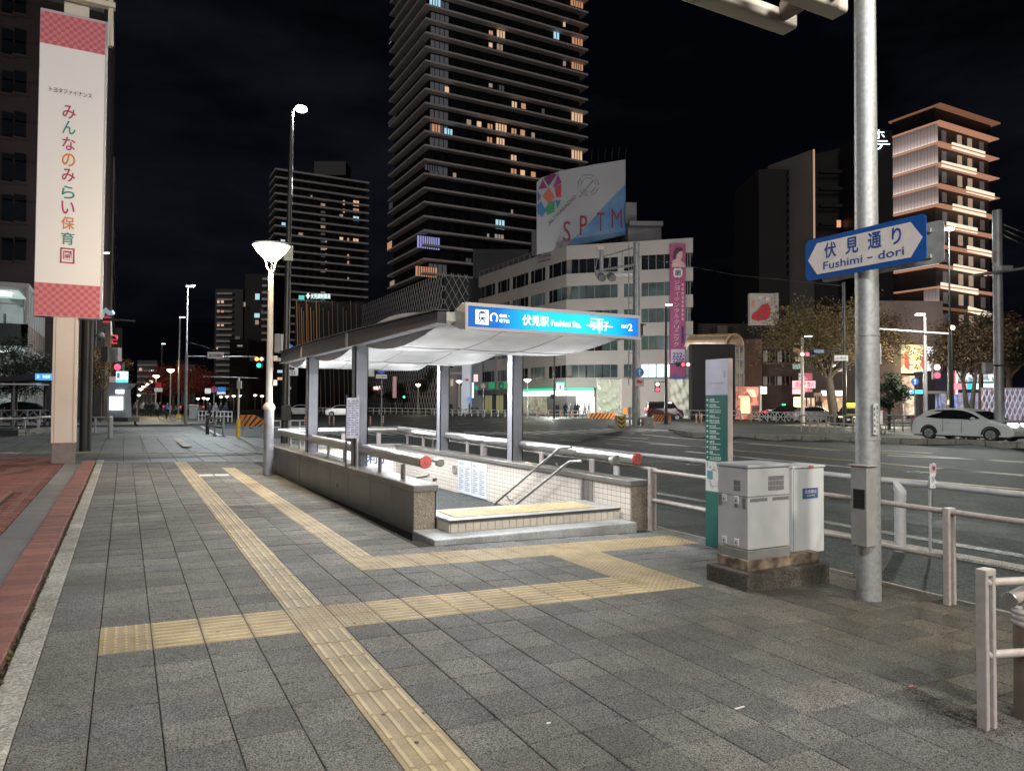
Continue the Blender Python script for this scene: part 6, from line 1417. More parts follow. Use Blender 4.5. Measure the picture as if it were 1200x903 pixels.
for k in range(900):
    a = r_.choice(((39.5, 24.5), (38, 27), (37, 21), (44, 24), (41, 22.5)))
    x, y_ = a[0]+r_.gauss(0, .35), a[1]+r_.gauss(0, .35); h_ = r_.uniform(.3, .9)
    pl_.add([(x, y_, -.05), (x+.02, y_, -.05), (x+r_.uniform(-.25, .25), y_+r_.uniform(-.2, .2), h_)], [(0, 1, 2)])
pl_.obj('dry_grass', mat('dry_grass', (.22, .17, .09), .9), kind='stuff')
# ================================================================== LAMPS, SIGNALS, SIGNS, VEHICLES, PEOPLE
M_GP = mat('pole_grey', (.33, .33, .34), .45, .3, n=(2, .5))
G_COOL = glow('head_cool', (.80, .96, 1), 9); G_GRN = glow('head_greenish', (.80, 1, .88), 9); G_WARM = glow('head_warm', (1, .88, .66), 8)
def tall_lamp(u, v, D, label, m_=None, ub=None, glow_=None, arm=.9, side=1, zb=-.1, r=.09):
    h = aD(u, v, D); b_ = aD(ub if ub else u-side*arm*FPX/D, 480, D)
    t = thing('street_lamp', label, 'street lamp', (b_.x, b_.y, zb))
    MB().tube([(b_.x, b_.y, zb), (b_.x, b_.y, h.z*.5), (b_.x, b_.y, h.z-.05)], [r*1.25, r, r*.7], 8).obj('pole', m_ or M_GP, t)
    MB().tube([(b_.x, b_.y, h.z-.1), Vector((b_.x, b_.y, h.z+.12)).lerp(h+Vector((0, 0, .12)), .5), h+Vector((0, 0, .1))], .04, 6).obj('arm', m_ or M_GP, t)
    MB().obox(h-Rh*.34-Fh*.13+Vector((0, 0, .06)), Rh*.68, Fh*.26, (0, 0, .10)).obj('lamp_housing', M_GP, t)
    MB().obox(h-Rh*.3-Fh*.11, Rh*.6, Fh*.22, (0, 0, .058)).obj('lens', glow_ or G_COOL, t); return h
def lantern(u, v, D, label, zb=-.1, gl=None, group=None):
    h = aD(u, v, D); t = thing('park_lamp', label, 'street lamp', (h.x, h.y, zb), group)
    MB().cyl((h.x, h.y, zb), (h.x, h.y, h.z-.2), .07, .05, n=6).obj('pole', M_CREAM, t)
    MB().lathe([(0, -.22), (.16, -.2), (.42, .06), (.36, .12), (0, .16)], h, 12).obj('shade', gl or G_WARM, t); return h
L_ = tall_lamp
h1 = L_(123, 297, 60, 'tall black street lamp in front of the brick tower, right of the banner', M_BLACK, glow_=G_GRN, side=1)
h2 = L_(223, 336, 60, 'tallest of the white-headed street lamps over the side street crossing', M_GP, ub=217.5, r=.065)
L_(213.5, 372, 86, 'slim pale street lamp just left of the tallest crossing lamp', M_GP, ub=209); L_(191.5, 403, 135, 'distant street lamp above the row of round lanterns', M_GP, ub=188.5)
L_(178.5, 434, 210, 'most distant street lamp above the waiting crowd', M_GP, ub=176)
h3 = L_(784, 357.5, 66, 'black street lamp in front of the corner office beside the magenta banner', M_BLACK, ub=780.5, r=.12)
h4 = L_(1110.5, 270, 44, 'tall thin street lamp with a greenish white head in front of the hotel', M_BLACK, ub=1114, glow_=G_GRN, side=-1, r=.06)
h5 = L_(1078, 369.5, 52, 'pale street lamp pole with short arm rising before the orange poster', M_GP, ub=1084.5, side=-1, r=.14)
h6 = L_(948, 394.5, 60, 'pale street lamp pole beside the yellow-green tree', M_CREAM, ub=940.5, r=.13)
lts = [((h2.x+1.5, h2.y-1, h2.z-.4), 6000, COOL), ((h3.x+1, h3.y+1.5, h3.z-.4), 5500, (1, .98, .93)), ((h4.x-1, h4.y-1, h4.z-.6), 3800, (.88, 1, .94)), ((h5.x-1.5, h5.y-3, h5.z-.8), 3000, NEUT), ((h6.x+3.5, h6.y-4, h6.z-3.6), 1500, (1, .93, .75))]
q1 = lantern(200, 434, 80, 'biggest round lantern lamp among the red trees'); q2 = lantern(618, 445.5, 82, 'round lantern lamp on the corner before the convenience store fascia')
q3 = lantern(490, 451, 112, 'lantern lamp before the lattice facade under the canopy'); lantern(538, 447, 100, 'lantern lamp between the third canopy column and the slim white block')
for k, (u, v) in enumerate(((183, 441), (177.5, 447), (172.5, 450), (168.5, 453), (165, 456))):
    lantern(u, v, 4.5*FPX/(484-v)*1.05, ['nearest lantern lamp of the receding row left of the red trees', 'second lantern lamp of the receding row on the left', 'third lantern lamp of the receding row on the left', 'fourth lantern lamp of the receding row on the left', 'farthest lantern lamp of the receding row on the left'][k], group='lanterns receding down the left street')
for k, (u, v) in enumerate(((163, 463), (232, 467), (239, 466.5), (243, 467), (259, 465), (266, 464.5), (274, 464), (281, 463.5), (290, 463.5), (299, 463), (307, 464), (346, 461.5), (357, 461))):
    lantern(u, v, 175-(k % 4)*6, '%s small park lamp from the left in the distant row across the wide road' % ('first second third fourth fifth sixth seventh eighth ninth tenth eleventh twelfth thirteenth'.split()[k]), group='far park lamps')
lts += [((q1.x-1, q1.y+8, q1.z+.6), 1300, WARM), ((q2.x, q2.y, q2.z+.3), 1100, WARM), ((q3.x, q3.y, q3.z+.3), 900, WARM)]
for p_, e_, c_ in lts: light('POINT', p_, e_, c_, .25)
# light thrown by shop fronts onto the pavements and into the trees
sp_ = aD(975, 476, 70); light('POINT', sp_, 1300, (1, .72, .42), .8); sp_ = aD(1075, 470, 74); light('POINT', sp_, 1200, (1, .7, .4), .8); sp_ = aD(648, 470, 86); light('POINT', sp_, 2600, (.9, 1, .93), .6)
sp_ = aD(745, 470, 77); light('POINT', sp_, 1500, (1, .98, .9), .6)  # added unseen lamp that brightens the tarpaulin hoarding
# ---- traffic signals
M_SIGH = mat('signal_housing', (.03, .03, .032), .5); M_LENS = mat('dark_lens', (.02, .02, .02), .3)
def signal(name, label, u, v, D, lit, cells=3, vertical=False, pole=None, arm=None, s=.3, m_=None, zb=-.1):
    c = aD(u, v, D); t = thing(name, label, 'traffic signal', (c.x, c.y, c.z))
    ax = Vector((0, 0, -1)) if vertical else Rh
    for i in range(cells):
        p = c+ax*(s*1.15*(i-(cells-1)/2))
        MB().obox(p-Rh*s*.55-Vector((0, 0, s*.55)), Rh*s*1.1, Fh*.25, (0, 0, s*1.1)).obj('signal_cell', M_SIGH, t)
        on = lit.get(i); MB().cyl(p-Fh*.01, p-Fh*.05, s*.42, n=14).obj('lens', on if on else M_LENS, t)
    if pole is not None:
        b_ = aD(pole, 480, D); z1_ = aD(u, arm if arm else v, D).z
        MB().tube([(b_.x, b_.y, zb), (b_.x, b_.y, z1_+.3)], [.13, .10], 8).obj('pole', m_ or M_BLACK, t)
        MB().tube([(b_.x, b_.y, z1_), (c.x, c.y, z1_)], .05, 6).obj('arm', m_ or M_BLACK, t)
    return t
RED = glow('signal_red', (1, .05, .10), 3.2); AMB = glow('signal_amber', (1, .42, .04), 5); GRN = glow('signal_green', (.05, .9, .6), 2.2); REDW = glow('signal_red_core', (1, .45, .45), 3.5)
signal('traffic_signal', 'glowing red signal over the information kiosk at left', 138, 430, 34, {0: RED}, 1, pole=None, s=.34)
signal('traffic_signal', 'signal with a red and amber light at the end of the long name plate arm', 301, 420.5, 56, {1: AMB, 2: REDW}, 3, pole=217.5, arm=418, s=.32, m_=M_GP)
signal('arrow_signal', 'green signal lens hanging under the red and amber one', 303.5, 428, 56, {0: GRN}, 1, s=.4)
signal('traffic_signal', 'red traffic signal beside the foot of the magenta banner', 800.5, 427, 64, {2: REDW, 1: RED}, 3, pole=780.5, arm=426, s=.38)
signal('pedestrian_signal', 'red pedestrian signal on the black pole before the hoarding', 770.5, 453, 64, {0: REDW, 1: RED}, 2, True, pole=780.5, arm=447, s=.40)
signal('traffic_signal', 'red traffic signal hanging before the yellow-green tree', 946, 415, 56, {1: RED, 0: REDW}, 3, pole=989.5, arm=411, s=.34)
signal('pedestrian_signal', 'red pedestrian signal left of the black signal post near the white car', 1098, 435, 52, {0: REDW, 1: RED}, 2, True, pole=1114.5, arm=428, s=.50)
signal('traffic_signal', 'small green signal far off under the canopy between dark trees', 473.5, 465, 130, {0: GRN}, 1, pole=None, s=.5)
# long horizontal arm carried by the black post near the white car
t = thing('long_arm_post', 'black post with a long pale horizontal arm above the orange poster', 'post', aD(1114.5, 490, 51.5)); b_ = aD(1114.5, 480, 51.5)
MB().tube([(b_.x, b_.y, -.05), (b_.x, b_.y, aD(1114, 385, 51.5).z)], [.2, .17], 10).obj('post', M_BLACK, t)
MB().tube([aD(1114, 391, 51.5), aD(1028, 385, 51.5)], .07, 8).obj('arm', M_GP, t); MB().ball(aD(1116, 384, 51.3), .28, .2, .2, 8, 5).obj('camera_dome', M_CREAM, t)
pb(MB(), 1110.5, 468, 1115, 474, 51, .1).obj('plate', M_SIGNW, t)
def plate(label, u0, v0, u1, v1, D, m_, s_=None, ink=None, cat='sign', ts=(.12, .25)):
    t = thing('road_sign', label, cat, aD((u0+u1)/2, v1, D)); p = pb(MB(), u0, v0, u1, v1, D, .05).obj('plate', m_, t, bevel=.01)
    if s_:
        w = u1-u0; h = v1-v0; q = MB(); txt(q, s_, u0+w*ts[0], v1-h*ts[1], u1-w*ts[0], v0+h*ts[1], D); q.obj('lettering', ink or MATS['sign_navy'], p)
    return t
plate('white intersection name plate on the long signal arm above the side street', 243, 412.5, 262, 420, 55.8, M_SIGNW, '白川公園前')
plate('small intersection name plate left of the thick pole, below the tree crown', 978, 416, 994, 422.5, 55.8, M_SIGNB, '広小路伏見')
plate('dark back of a long guide sign on the signal arm in the tree crown', 954, 409.5, 966, 413.5, 55.6, mat('guide_blue_dark', (.06, .12, .2), .5))
def round_sign(label, u, v, D, r, m_, mark, pole_to=None, rim=None):
    c = aD(u, v, D); t = thing('road_sign', label, 'road sign', c); R_ = r*D/FPX
    MB().cyl(c, c-Fh*.02, R_, n=22).obj('disc', m_, t)
    if rim: 
        q = MB(); pts = [c-Fh*.03+Rh*(R_*.86*math.cos(a))+Vector((0, 0, R_*.86*math.sin(a))) for a in [i*math.pi/12 for i in range(25)]]; q.tube(pts, R_*.13, 5, False); q.obj('rim', rim, t)
    q = MB()
    if mark == 'up':
        P = [(0, .75), (.42, .2), (.14, .2), (.14, -.7), (-.14, -.7), (-.14, .2), (-.42, .2)]; q.ext([c-Fh*.022+Rh*(a*R_)+Vector((0, 0, b_*R_)) for a, b_ in P], -Fh*.015)
    elif mark == 'slash': q.cyl(c-Fh*.04+(Rh+Vector((0, 0, -1)))*R_*.55*-1, c-Fh*.04+(Rh+Vector((0, 0, -1)))*R_*.55, R_*.12, n=4)
    elif mark == 'bike': 
        for s_ in (-1, 1): q.tube([c-Fh*.03+Rh*(s_*R_*.35+R_*.25*math.cos(a))+Vector((0, 0, -R_*.2+R_*.25*math.sin(a))) for a in [i*math.pi/5 for i in range(11)]], R_*.05, 4)
        q.cyl(c-Fh*.03-Rh*R_*.3, c-Fh*.03+Rh*R_*.3+Vector((0, 0, R_*.3)), R_*.06, n=4)
    q.obj('symbol', rim if mark == 'slash' and rim else M_SIGNW, t, kind='stuff')
    if pole_to: b_ = aD(u, 480, D+.1); MB().cyl((b_.x, b_.y, -.1), (b_.x, b_.y, c.z+R_*.6), .035, n=8).obj('post', M_GP, t)
    return t
M_SRED = mat('sign_red', (.45, .03, .03), .5); M_SBL = mat('roundel_blue', (.02, .13, .42), .45, emit=(.02, .13, .42), es=.12)
round_sign('blue round arrow sign above the truck plate by the canopy corner', 338.5, 409, 34, 6.2, M_SBL, 'up', True)
t = plate('white plate with a black truck and hours 8-22 below the round blue sign', 333.5, 428, 349, 440, 34, M_SIGNW); q = MB(); pb(q, 336, 429.5, 341.5, 432.5, 33.95, .02); pb(q, 341.5, 430.5, 345, 433, 33.95, .02); q.obj('truck_symbol', M_BLACK, t)
q = MB(); txt(q, '8-22', 336, 438.6, 346.5, 434.5, 33.95); q.obj('lettering', MATS['sign_navy'], t)
round_sign('blue round bicycle sign between the second and third canopy columns', 447, 431.5, 44, 6, M_SBL, 'bike', True)
plate('white supplementary plate under the round blue bicycle sign', 440.5, 438.5, 453.5, 443.5, 43.8, M_SIGNW, 'ここまで')
plate('white T-shaped junction sign just right of the second canopy column', 430, 431, 438.5, 441, 46, M_SIGNW)
round_sign('blue round arrow sign on the lattice camera mast before the office', 749.5, 436, 51.6, 5.2, M_SBL, 'up')
t = plate('pink plate with a red truck below the round sign on the mast', 744, 443.5, 755, 452.5, 51.6, mat('plate_pinkish', (.62, .42, .40), .5)); q = MB(); pb(q, 746.5, 445, 749.5, 448, 51.55, .02); pb(q, 749.5, 446, 752.5, 448.5, 51.55, .02); q.obj('truck_symbol', M_SRED, t)
round_sign('blue and red no-parking roundel above the parked motorbikes', 250.5, 456.5, 66, 3.6, mat('roundel_dark_blue', (.04, .06, .25), .5), 'slash', True, M_SRED)
round_sign('small dark blue roundel on a thin post near the shelter sign', 1072, 447, 50, 4.3, M_SBL, 'up', True)
plate('pair of blue direction plates right of the no-parking roundel', 254, 453.5, 264, 458.5, 66.5, M_SBL); plate('white plate below the blue direction plates', 254, 459, 264, 462, 66.4, M_SIGNW)
plate('white square plate left of the no-parking roundel', 240, 455, 247, 461, 66.4, M_SIGNW); plate('cream plate high among the red leaves', 180.5, 454.5, 190, 459, 70, M_SIGNW); plate('red round stop plate above the cream plate in the leaves', 182, 448, 189, 454, 70, M_SRED)
plate('tall pink vertical banner sign under the lattice facade', 460, 441, 464.5, 466, 120, mat('pink_column_sign', (.45, .25, .30), .5, emit=(1, .5, .6), es=.10), None)
# white post with yellow foot and striped barrier
t = thing('signal_button_post', 'thin white post with a yellow foot beside the orange striped barrier', 'post', aD(279, 515, 32)); b_ = aD(279.5, 480, 32)
MB().cyl((b_.x, b_.y, pz(b_.x)), (b_.x, b_.y, .85), .085, n=12).obj('yellow_foot', M_YEL, t); MB().cyl((b_.x, b_.y, .85), (b_.x, b_.y, 2.65), .04, n=8).obj('white_post', M_CREAM, t); pb(MB(), 277.5, 446, 282, 455, 31.8, .15).obj('push_box', M_GP, t)
def barrier(label, u0, v0, u1, v1, D, slope=0, n=6):
    t = thing('striped_barrier', label, 'barrier', aD((u0+u1)/2, v1, D)); o = aD(u0, v1, D); W = (u1-u0)*D/FPX; H = (v1-v0)*D/FPX
    P = [(0, 0), (W, 0), (W, H*(.45 if slope else 1)), (W*.55, H), (0, H)]
    MB().ext([o+Rh*x+Vector((0, 0, z)) for x, z in P], Fh*.06).obj('orange_board', mat('barrier_orange', (.62, .20, .035), .5, n=(3, .5)), t)
    q = MB()
    for k in range(n):
        x0_ = W*(k+.15)/n; x1_ = x0_+W/n*.38; dx = H*.8
        def cl(x): return max(0, min(W*.97, x))
        hh = lambda x: H if x < W*.55 else (H-(x-W*.55)/(W*.45)*H*.55 if slope else H)
        a, b2, c_, d_ = cl(x0_-dx*.3), cl(x1_-dx*.3), cl(x1_+dx*.55), cl(x0_+dx*.55)
        q.ext([o-Fh*.01+Rh*x+Vector((0, 0, z)) for x, z in ((a, .0), (b2, 0), (c_, hh(c_)*.985), (d_, hh(d_)*.985))], Fh*.008)
    q.obj('black_stripe', M_BLACK, t, kind='stuff')
    for x in (.12, .85):
        p = o+Rh*W*x; MB().cyl((p.x, p.y, -.15), (p.x, p.y, o.z+.05), .03, n=6).obj('leg', M_GP, t)
barrier('orange and black striped barrier left of the lantern pole', 281, 486, 311.5, 499, 35, 1, 5)
barrier('orange striped board standing in front of the dark red van', 766, 485.5, 786, 494, 64, 0, 6)
barrier('long red and white striped barrier before the shop corner', 690.5, 483.5, 722, 490.5, 78, 0, 7)
# lattice camera mast with its island
t = thing('camera_mast', 'grey square mast with ladder rungs and a camera gantry in front of the corner office', 'mast', aD(745, 503, 52)); b_ = aD(745.5, 480, 52)
zt = aD(745, 283, 52).z
MB().tube([(b_.x, b_.y, -.25), (b_.x, b_.y, zt)], [.30, .22], 4).obj('mast', M_GP, t)
MB().tube([b_-Rh*.55+Vector((0, 0, -b_.z+3)), b_-Rh*.55+Vector((0, 0, -b_.z+zt))], .04, 5).obj('ladder_rail', M_GP, t)
for k in range(14): z = 3.5+.6*k; MB().cyl(Vector((b_.x, b_.y, z))-Rh*.55, Vector((b_.x, b_.y, z))-Rh*.2, .025, n=4).obj('rung', M_GP, t)
g = [aD(u, v, 52) for u, v in ((744, 290), (700, 303), (744, 310), (697, 318), (713, 322), (744, 314))]
MB().tube([g[0], g[1]], .06, 6).obj('gantry_beam', M_GP, t); MB().tube([g[2], g[3]], .10, 6).obj('gantry_beam', M_GP, t)
for f in (0, .33, .66, 1): MB().cyl(g[0].lerp(g[1], f), g[2].lerp(g[3], f), .035, n=4).obj('strut', M_GP, t)
MB().obox(aD(699, 320, 51.6), Rh*2.6, Fh*1.0, (0, 0, .12)).obj('gantry_deck', M_GP, t)
pb(MB(), 700, 288, 708, 293, 52, .5).obj('camera_box', M_CREAM, t); MB().cyl(aD(705, 293, 52), aD(704.5, 318, 52), .16, n=8).obj('device', M_GP, t)
for u in (703, 715): MB().cyl(aD(u, 323, 51.5), aD(u+3, 326, 51.0), .28, n=10).obj('camera', M_GP, t)
isl = thing('mast_island', 'small concrete traffic island at the foot of the camera mast', 'traffic island', aD(742, 503, 52)); o = aD(718, 503, 50.5); MB().obox((o.x, o.y, -.2), Rh*(48*50/FPX), Fh*2.6, (0, 0, .30)).obj('kerb', M_CONC, isl, bevel=.03); pb(MB(), 755, 489, 766, 501, 51.5, 1.2).obj('block', M_CONC, isl); pb(MB(), 722, 487, 731, 500, 52.5, .8).obj('block', M_CONC, isl)
t = thing('chevron_board', 'yellow and black chevron board leaning at the traffic island', 'sign', aD(728, 502, 50)); pb(MB(), 723.5, 487, 732.5, 502, 50, .05).obj('board', M_YEL, t)
q = MB()
for k in range(3): q.ext([aD(u, v, 49.95) for u, v in ((723.8, 489+5*k), (728.5, 493+5*k), (732.2, 489.5+5*k), (732.2, 487.3+5*k), (728.5, 490.5+5*k), (723.8, 487.2+5*k))], Fh*.02)
q.obj('chevron', M_BLACK, t, kind='stuff')
for u, m_, lb in ((732.3, glow('amber_lamp', (1, .38, .04), .8), 'amber-topped bollard lamp on the traffic island'), (738.3, M_GP, 'grey round-topped bollard beside the amber one')):
    t = thing('island_bollard', lb, 'bollard', aD(u, 499, 51)); pb(MB(), u-1, 485, u+1, 499, 51, .15).obj('post', M_GP, t); MB().cyl(aD(u, 485, 51), aD(u, 477, 51), .13, n=12).obj('head', m_, t)
# flexible posts and small bollards
fx = MB(); M_RP = mat('post_orange', (.62, .17, .08), .5)
fpx = thing('flexible_post', 'orange and white flexible lane post', 'lane post', (0, 0, 0), 'flexible lane posts standing on the road')
MB().cyl((0, 0, 0), (0, 0, .8), .045, n=8).obj('tube', M_RP, fpx); MB().cyl((0, 0, 0), (0, 0, .05), .11, n=8).obj('foot', M_BLACK, fpx)
for z in (.3, .5, .7): MB().cyl((0, 0, z-.04), (0, 0, z+.04), .048, n=8).obj('white_band', M_SIGNW, fpx)
fl = [(357, 500), (386, 499), (391, 499), (434, 499), (449, 498), (294, 502)]
for k, (u, v) in enumerate(fl):
    p = lz(u, v, -.25); lab = ['flexible lane post seen left of the front left column', 'left one of two lane posts between the left columns', 'right one of two lane posts between the left columns', 'lane post just right of the second column', 'lane post at the foot of the blue bicycle sign', 'lane post near the yellow-footed post'][k]
    if k == 0: fpx.location = p; fpx['label'] = lab
    else: dup(fpx, p, label=lab)
pb_ = thing('pavement_bollard', 'pink bollard at the far kerb', 'bollard', (0, 0, 0), 'pinkish bollards along the far kerb'); MB().cyl((0, 0, 0), (0, 0, .85), .075, n=8).obj('post', mat('pink_bollard', (.52, .22, .16), .5), pb_); MB().cyl((0, 0, .6), (0, 0, .68), .08, n=8).obj('band', M_SIGNW, pb_)
for k, u in enumerate((631, 642.5, 649, 656.5, 669.5, 688.5, 704, 816, 822)):
    p = aD(u, 491, 80 if u < 800 else 62); p.z = .02
    lab = 'pinkish bollard '+['left of the standing group by the shop', 'before the left end of the lit fascia', 'under the thin black shop pole', 'left of the pair of people in black', 'between the two groups of people', 'at the left end of the striped barrier', 'in front of the striped barrier', 'left of the white guide board foot', 'touching the guide board edge'][k]
    if k == 0: pb_.location = p; pb_['label'] = lab
    else: dup(pb_, p, label=lab)
for k, (u, D, lb) in enumerate(((130, 29, 'grey bollard on the plaza right of the black pole'), (243.5, 36, 'brown bollard at the left end of the plaza rail'))):
    p = aD(u, 480, D); t = thing('plaza_bollard', lb, 'bollard', (p.x, p.y, pz(p.x))); MB().cyl((p.x, p.y, pz(p.x)-.02), (p.x, p.y, .95), .09, n=12).obj('post', M_GP if k == 0 else M_DARKP, t); MB().ball((p.x, p.y, .95), .09, .09, .06, 10, 5).obj('cap', M_CREAM, t)
t = thing('hydrant_post', 'short yellow striped post on the far side of the crosswalk', 'post', aD(208, 493, 62)); 
for k in range(4): pb(MB(), 206.5, 485+2.3*k, 210.5, 487+2.3*k, 62, .25).obj('band', M_YEL if k % 2 == 0 else M_CREAM, t)
t = thing('utility_cabinet', 'grey metal cabinet behind the tall crossing lamp', 'cabinet', aD(225, 490, 66)); pb(MB(), 221, 474, 229.5, 491, 66, .6).obj('body', M_GP, t, bevel=.03); pb(MB(), 221, 474, 229.5, 475, 65.95, .65).obj('lid', M_CREAM, t)
# ---- guard fences across the road and on the plaza
def fence_line(label, p0, p1, D0, D1, h, n, m_, rails=2, name='guard_rail', panel=None, cat='fence', zb=0.05):
    a = aD(p0, 480, D0); b_ = aD(p1, 480, D1); t = thing(name, label, cat, (a.x, a.y, zb)); a.z = b_.z = zb
    for k in range(n+1):
        p = a.lerp(b_, k/n); MB().cyl(p, p+Vector((0, 0, h)), .05, n=6).obj('post', m_, t)
    for r in range(rails):
        z = h*(1-r*.45)-.04; MB().cyl(a+Vector((0, 0, z)), b_+Vector((0, 0, z)), .045, n=6).obj('rail', m_, t)
    if panel:
        q = MB(); L = (b_-a).length; d = (b_-a)/L; m2 = int(L/.5)
        for k in range(m2):
            for s_ in (0, 1): q.cyl(a+d*(.5*(k+s_))+Vector((0, 0, .15)), a+d*(.5*(k+1-s_))+Vector((0, 0, h-.1)), .02, n=3, caps=False)
        q.obj('mesh_bar', panel, t, kind='stuff')
M_WF = mat('white_fence', (.5, .5, .48), .5)
fence_line('white double rail fence in front of the cafe and shop fascia', 509, 600, 92, 84, .85, 12, M_WF); fence_line('white rail fence before the standing people and shop', 600, 690, 84, 80, .85, 9, M_WF)
fence_line('grey rail fence behind the dark red van before the hoarding', 716, 868, 84, 72, 1.0, 14, M_GP); fence_line('mesh guard fence in front of the black taxi', 880, 962, 68, 64, .95, 8, M_GP, panel=M_WF)
fence_line('tall grey pipe fence on the median end, left of the thick pole', 939, 1010, 45, 42, 1.05, 7, M_FENCE, zb=-.02); fence_line('grey rail fence right of the thick pole behind the median', 1028, 1068, 46, 44, 1.0, 4, M_GP)
fence_line('low grey rail on the plaza near the orange barrier', 243.5, 262, 36, 34, .85, 2, M_GP, zb=.0); fence_line('double white rail beyond the lantern pole', 318, 362, 40, 42, .8, 4, M_WF, zb=-.2)
fence_line('cross-braced railing along the left street before the dark car', -30, 62, 44, 46, .95, 6, M_GP, panel=M_GP, zb=.1); fence_line('pipe railing between the banner pillar and the kiosk', 96, 128, 33, 33, .8, 2, M_GP, rails=3, zb=.1)
fence_line('white railing beside the parked bicycles', 233, 272, 66, 62, .9, 9, M_WF, zb=-.1); fence_line('long pale railing on the far side under the canopy', 372, 520, 105, 100, .9, 22, M_WF, zb=0)
# ---- information kiosk
t = thing('information_kiosk', 'curved grey kiosk with two glowing white screens at left of the crossing', 'kiosk', aD(138, 490, 44))
MB().ext([aD(u, v, 44) for u, v in ((126, 490), (126, 455), (128.5, 450), (134, 448.5), (153, 449), (150, 453.5), (146, 456), (147, 490))], Fh*.7).obj('body', mat('kiosk_grey', (.30, .33, .38), .5, n=(1, .5)), t)
pb(MB(), 128, 464.5, 143, 480, 43.9, .1).obj('screen', glow('screen_white', (.82, 1, 1), 2.4), t); pb(MB(), 135.5, 456.5, 144.5, 461, 43.9, .1).obj('screen', glow('screen_white2', (.85, 1, 1), 2), t)
pb(MB(), 126, 489, 150, 494, 43.5, 1.3).obj('base', M_DARKP, t)
t = thing('shop_light_sign', 'glowing cyan and white vertical shop sign above the kiosk', 'sign', aD(141, 450, 50)); pb(MB(), 136, 435, 146.5, 444.5, 50, .4).obj('panel', glow('panel_cyan', (.6, .95, 1), 1.8), t); pb(MB(), 136, 444.5, 146.5, 448, 50, .4).obj('lower_panel', glow('panel_teal', (.1, .7, .85), 1.2), t); pb(MB(), 128, 441, 135.5, 448, 50.2, .3).obj('side_panel', mat('sign_grey_pink', (.35, .28, .3), .5, emit=(1, .7, .8), es=.15), t)
pb(MB(), 137, 436.5, 140, 443, 49.9, .05).obj('mark', glow('panel_mark', (.1, .2, .8), .6), t)
t = thing('neon_sign', 'pale blue neon bird sign with red strokes on the building side right of the banner', 'neon sign', aD(125, 372, 48))
MB().tube([aD(u, v, 48) for u, v in ((118, 374), (120, 366), (124, 363), (128, 367), (133, 366))], .16, 6).obj('blue_stroke', mat('neon_blue_off', (.4, .5, .6), .5, emit=(.6, .8, 1), es=.22), t)
for P in (((121, 373), (126, 371), (130, 374)), ((121, 377), (130, 377)), ((131, 393), (137, 393), (137, 398), (131, 398), (131, 402), (137, 402))): MB().tube([aD(u, v, 48) for u, v in P], .06, 5).obj('red_stroke', glow('neon_red', (1, .05, .08), .5), t)
MB().tube([aD(u, v, 48) for u, v in ((130, 375), (130.5, 392), (135, 393), (138, 396))], .05, 5).obj('white_stroke', glow('neon_white', (.8, .8, .8), .3), t)
for (u0, v0, u1, v1, D, lb) in ((118, 406, 126, 424, 30, 'box'), (129, 407, 138, 423, 30.5, 'box')): pb(MB(), u0, v0, u1, v1, D, .3).obj('signal_back', M_GP if u0 > 120 else M_DARKP, bp)
for a in range(6): MB().cyl(aD(119, 393, 25.5), aD(119+6.5*math.cos(a*1.05), 393+6*math.sin(a*1.05), 25.5), .03, n=4).obj('signal_visor', M_BLACK, bp)
MB().ball(aD(119, 393, 25.4), .12).obj('signal_back', M_GP, bp)
# ---- slim grey pole at the right edge with side arm and boxes
t = thing('slim_grey_pole', 'slim pale grey pole with a cross arm and small box at the right edge', 'pole', aD(1171, 517, 34)); b_ = aD(1171, 480, 34); zt = aD(1170, 245, 34).z
MB().tube([(b_.x, b_.y, 0), (b_.x, b_.y, zt)], [.215, .20], 14).obj('shaft', M_GP, t)
MB().tube([aD(1140, 323, 33.8), aD(1175, 318, 33.8), aD(1215, 312, 33.8)], .07, 7).obj('cross_arm', M_GP, t); pb(MB(), 1174, 311, 1187, 317, 33.6, .4).obj('bracket', M_GP, t)
pb(MB(), 1155, 424.5, 1164, 438, 33.8, .3).obj('box', M_GP, t, bevel=.02); MB().cyl(aD(1164, 428, 33.8), aD(1205, 428, 33.8), .03, n=5).obj('stay', M_BLACK, t)
for k in range(3): MB().cyl(aD(1174, 262+6*k, 34), aD(1230, 285+9*k, 34), .012, n=4).obj('wire', M_BLACK, t)
pb(MB(), 1164, 294, 1168, 307, 33.7, .1).obj('clamp', M_STEELP, t)
for k, (P, D, lb) in enumerate((([(745, 300), (860, 322), (990, 335)], 54, 'thin overhead cable from the camera mast to the black pole in the tree'), ([(1114, 386), (1150, 398), (1170, 402)], 46, 'short sagging cable between the long-arm post and slim grey pole'))):
    t = thing('overhead_cable', lb, 'cable', aD(*P[0], D)); MB().tube([aD(u, v, D) for u, v in P], .018, 4).obj('cable', M_BLACK, t)
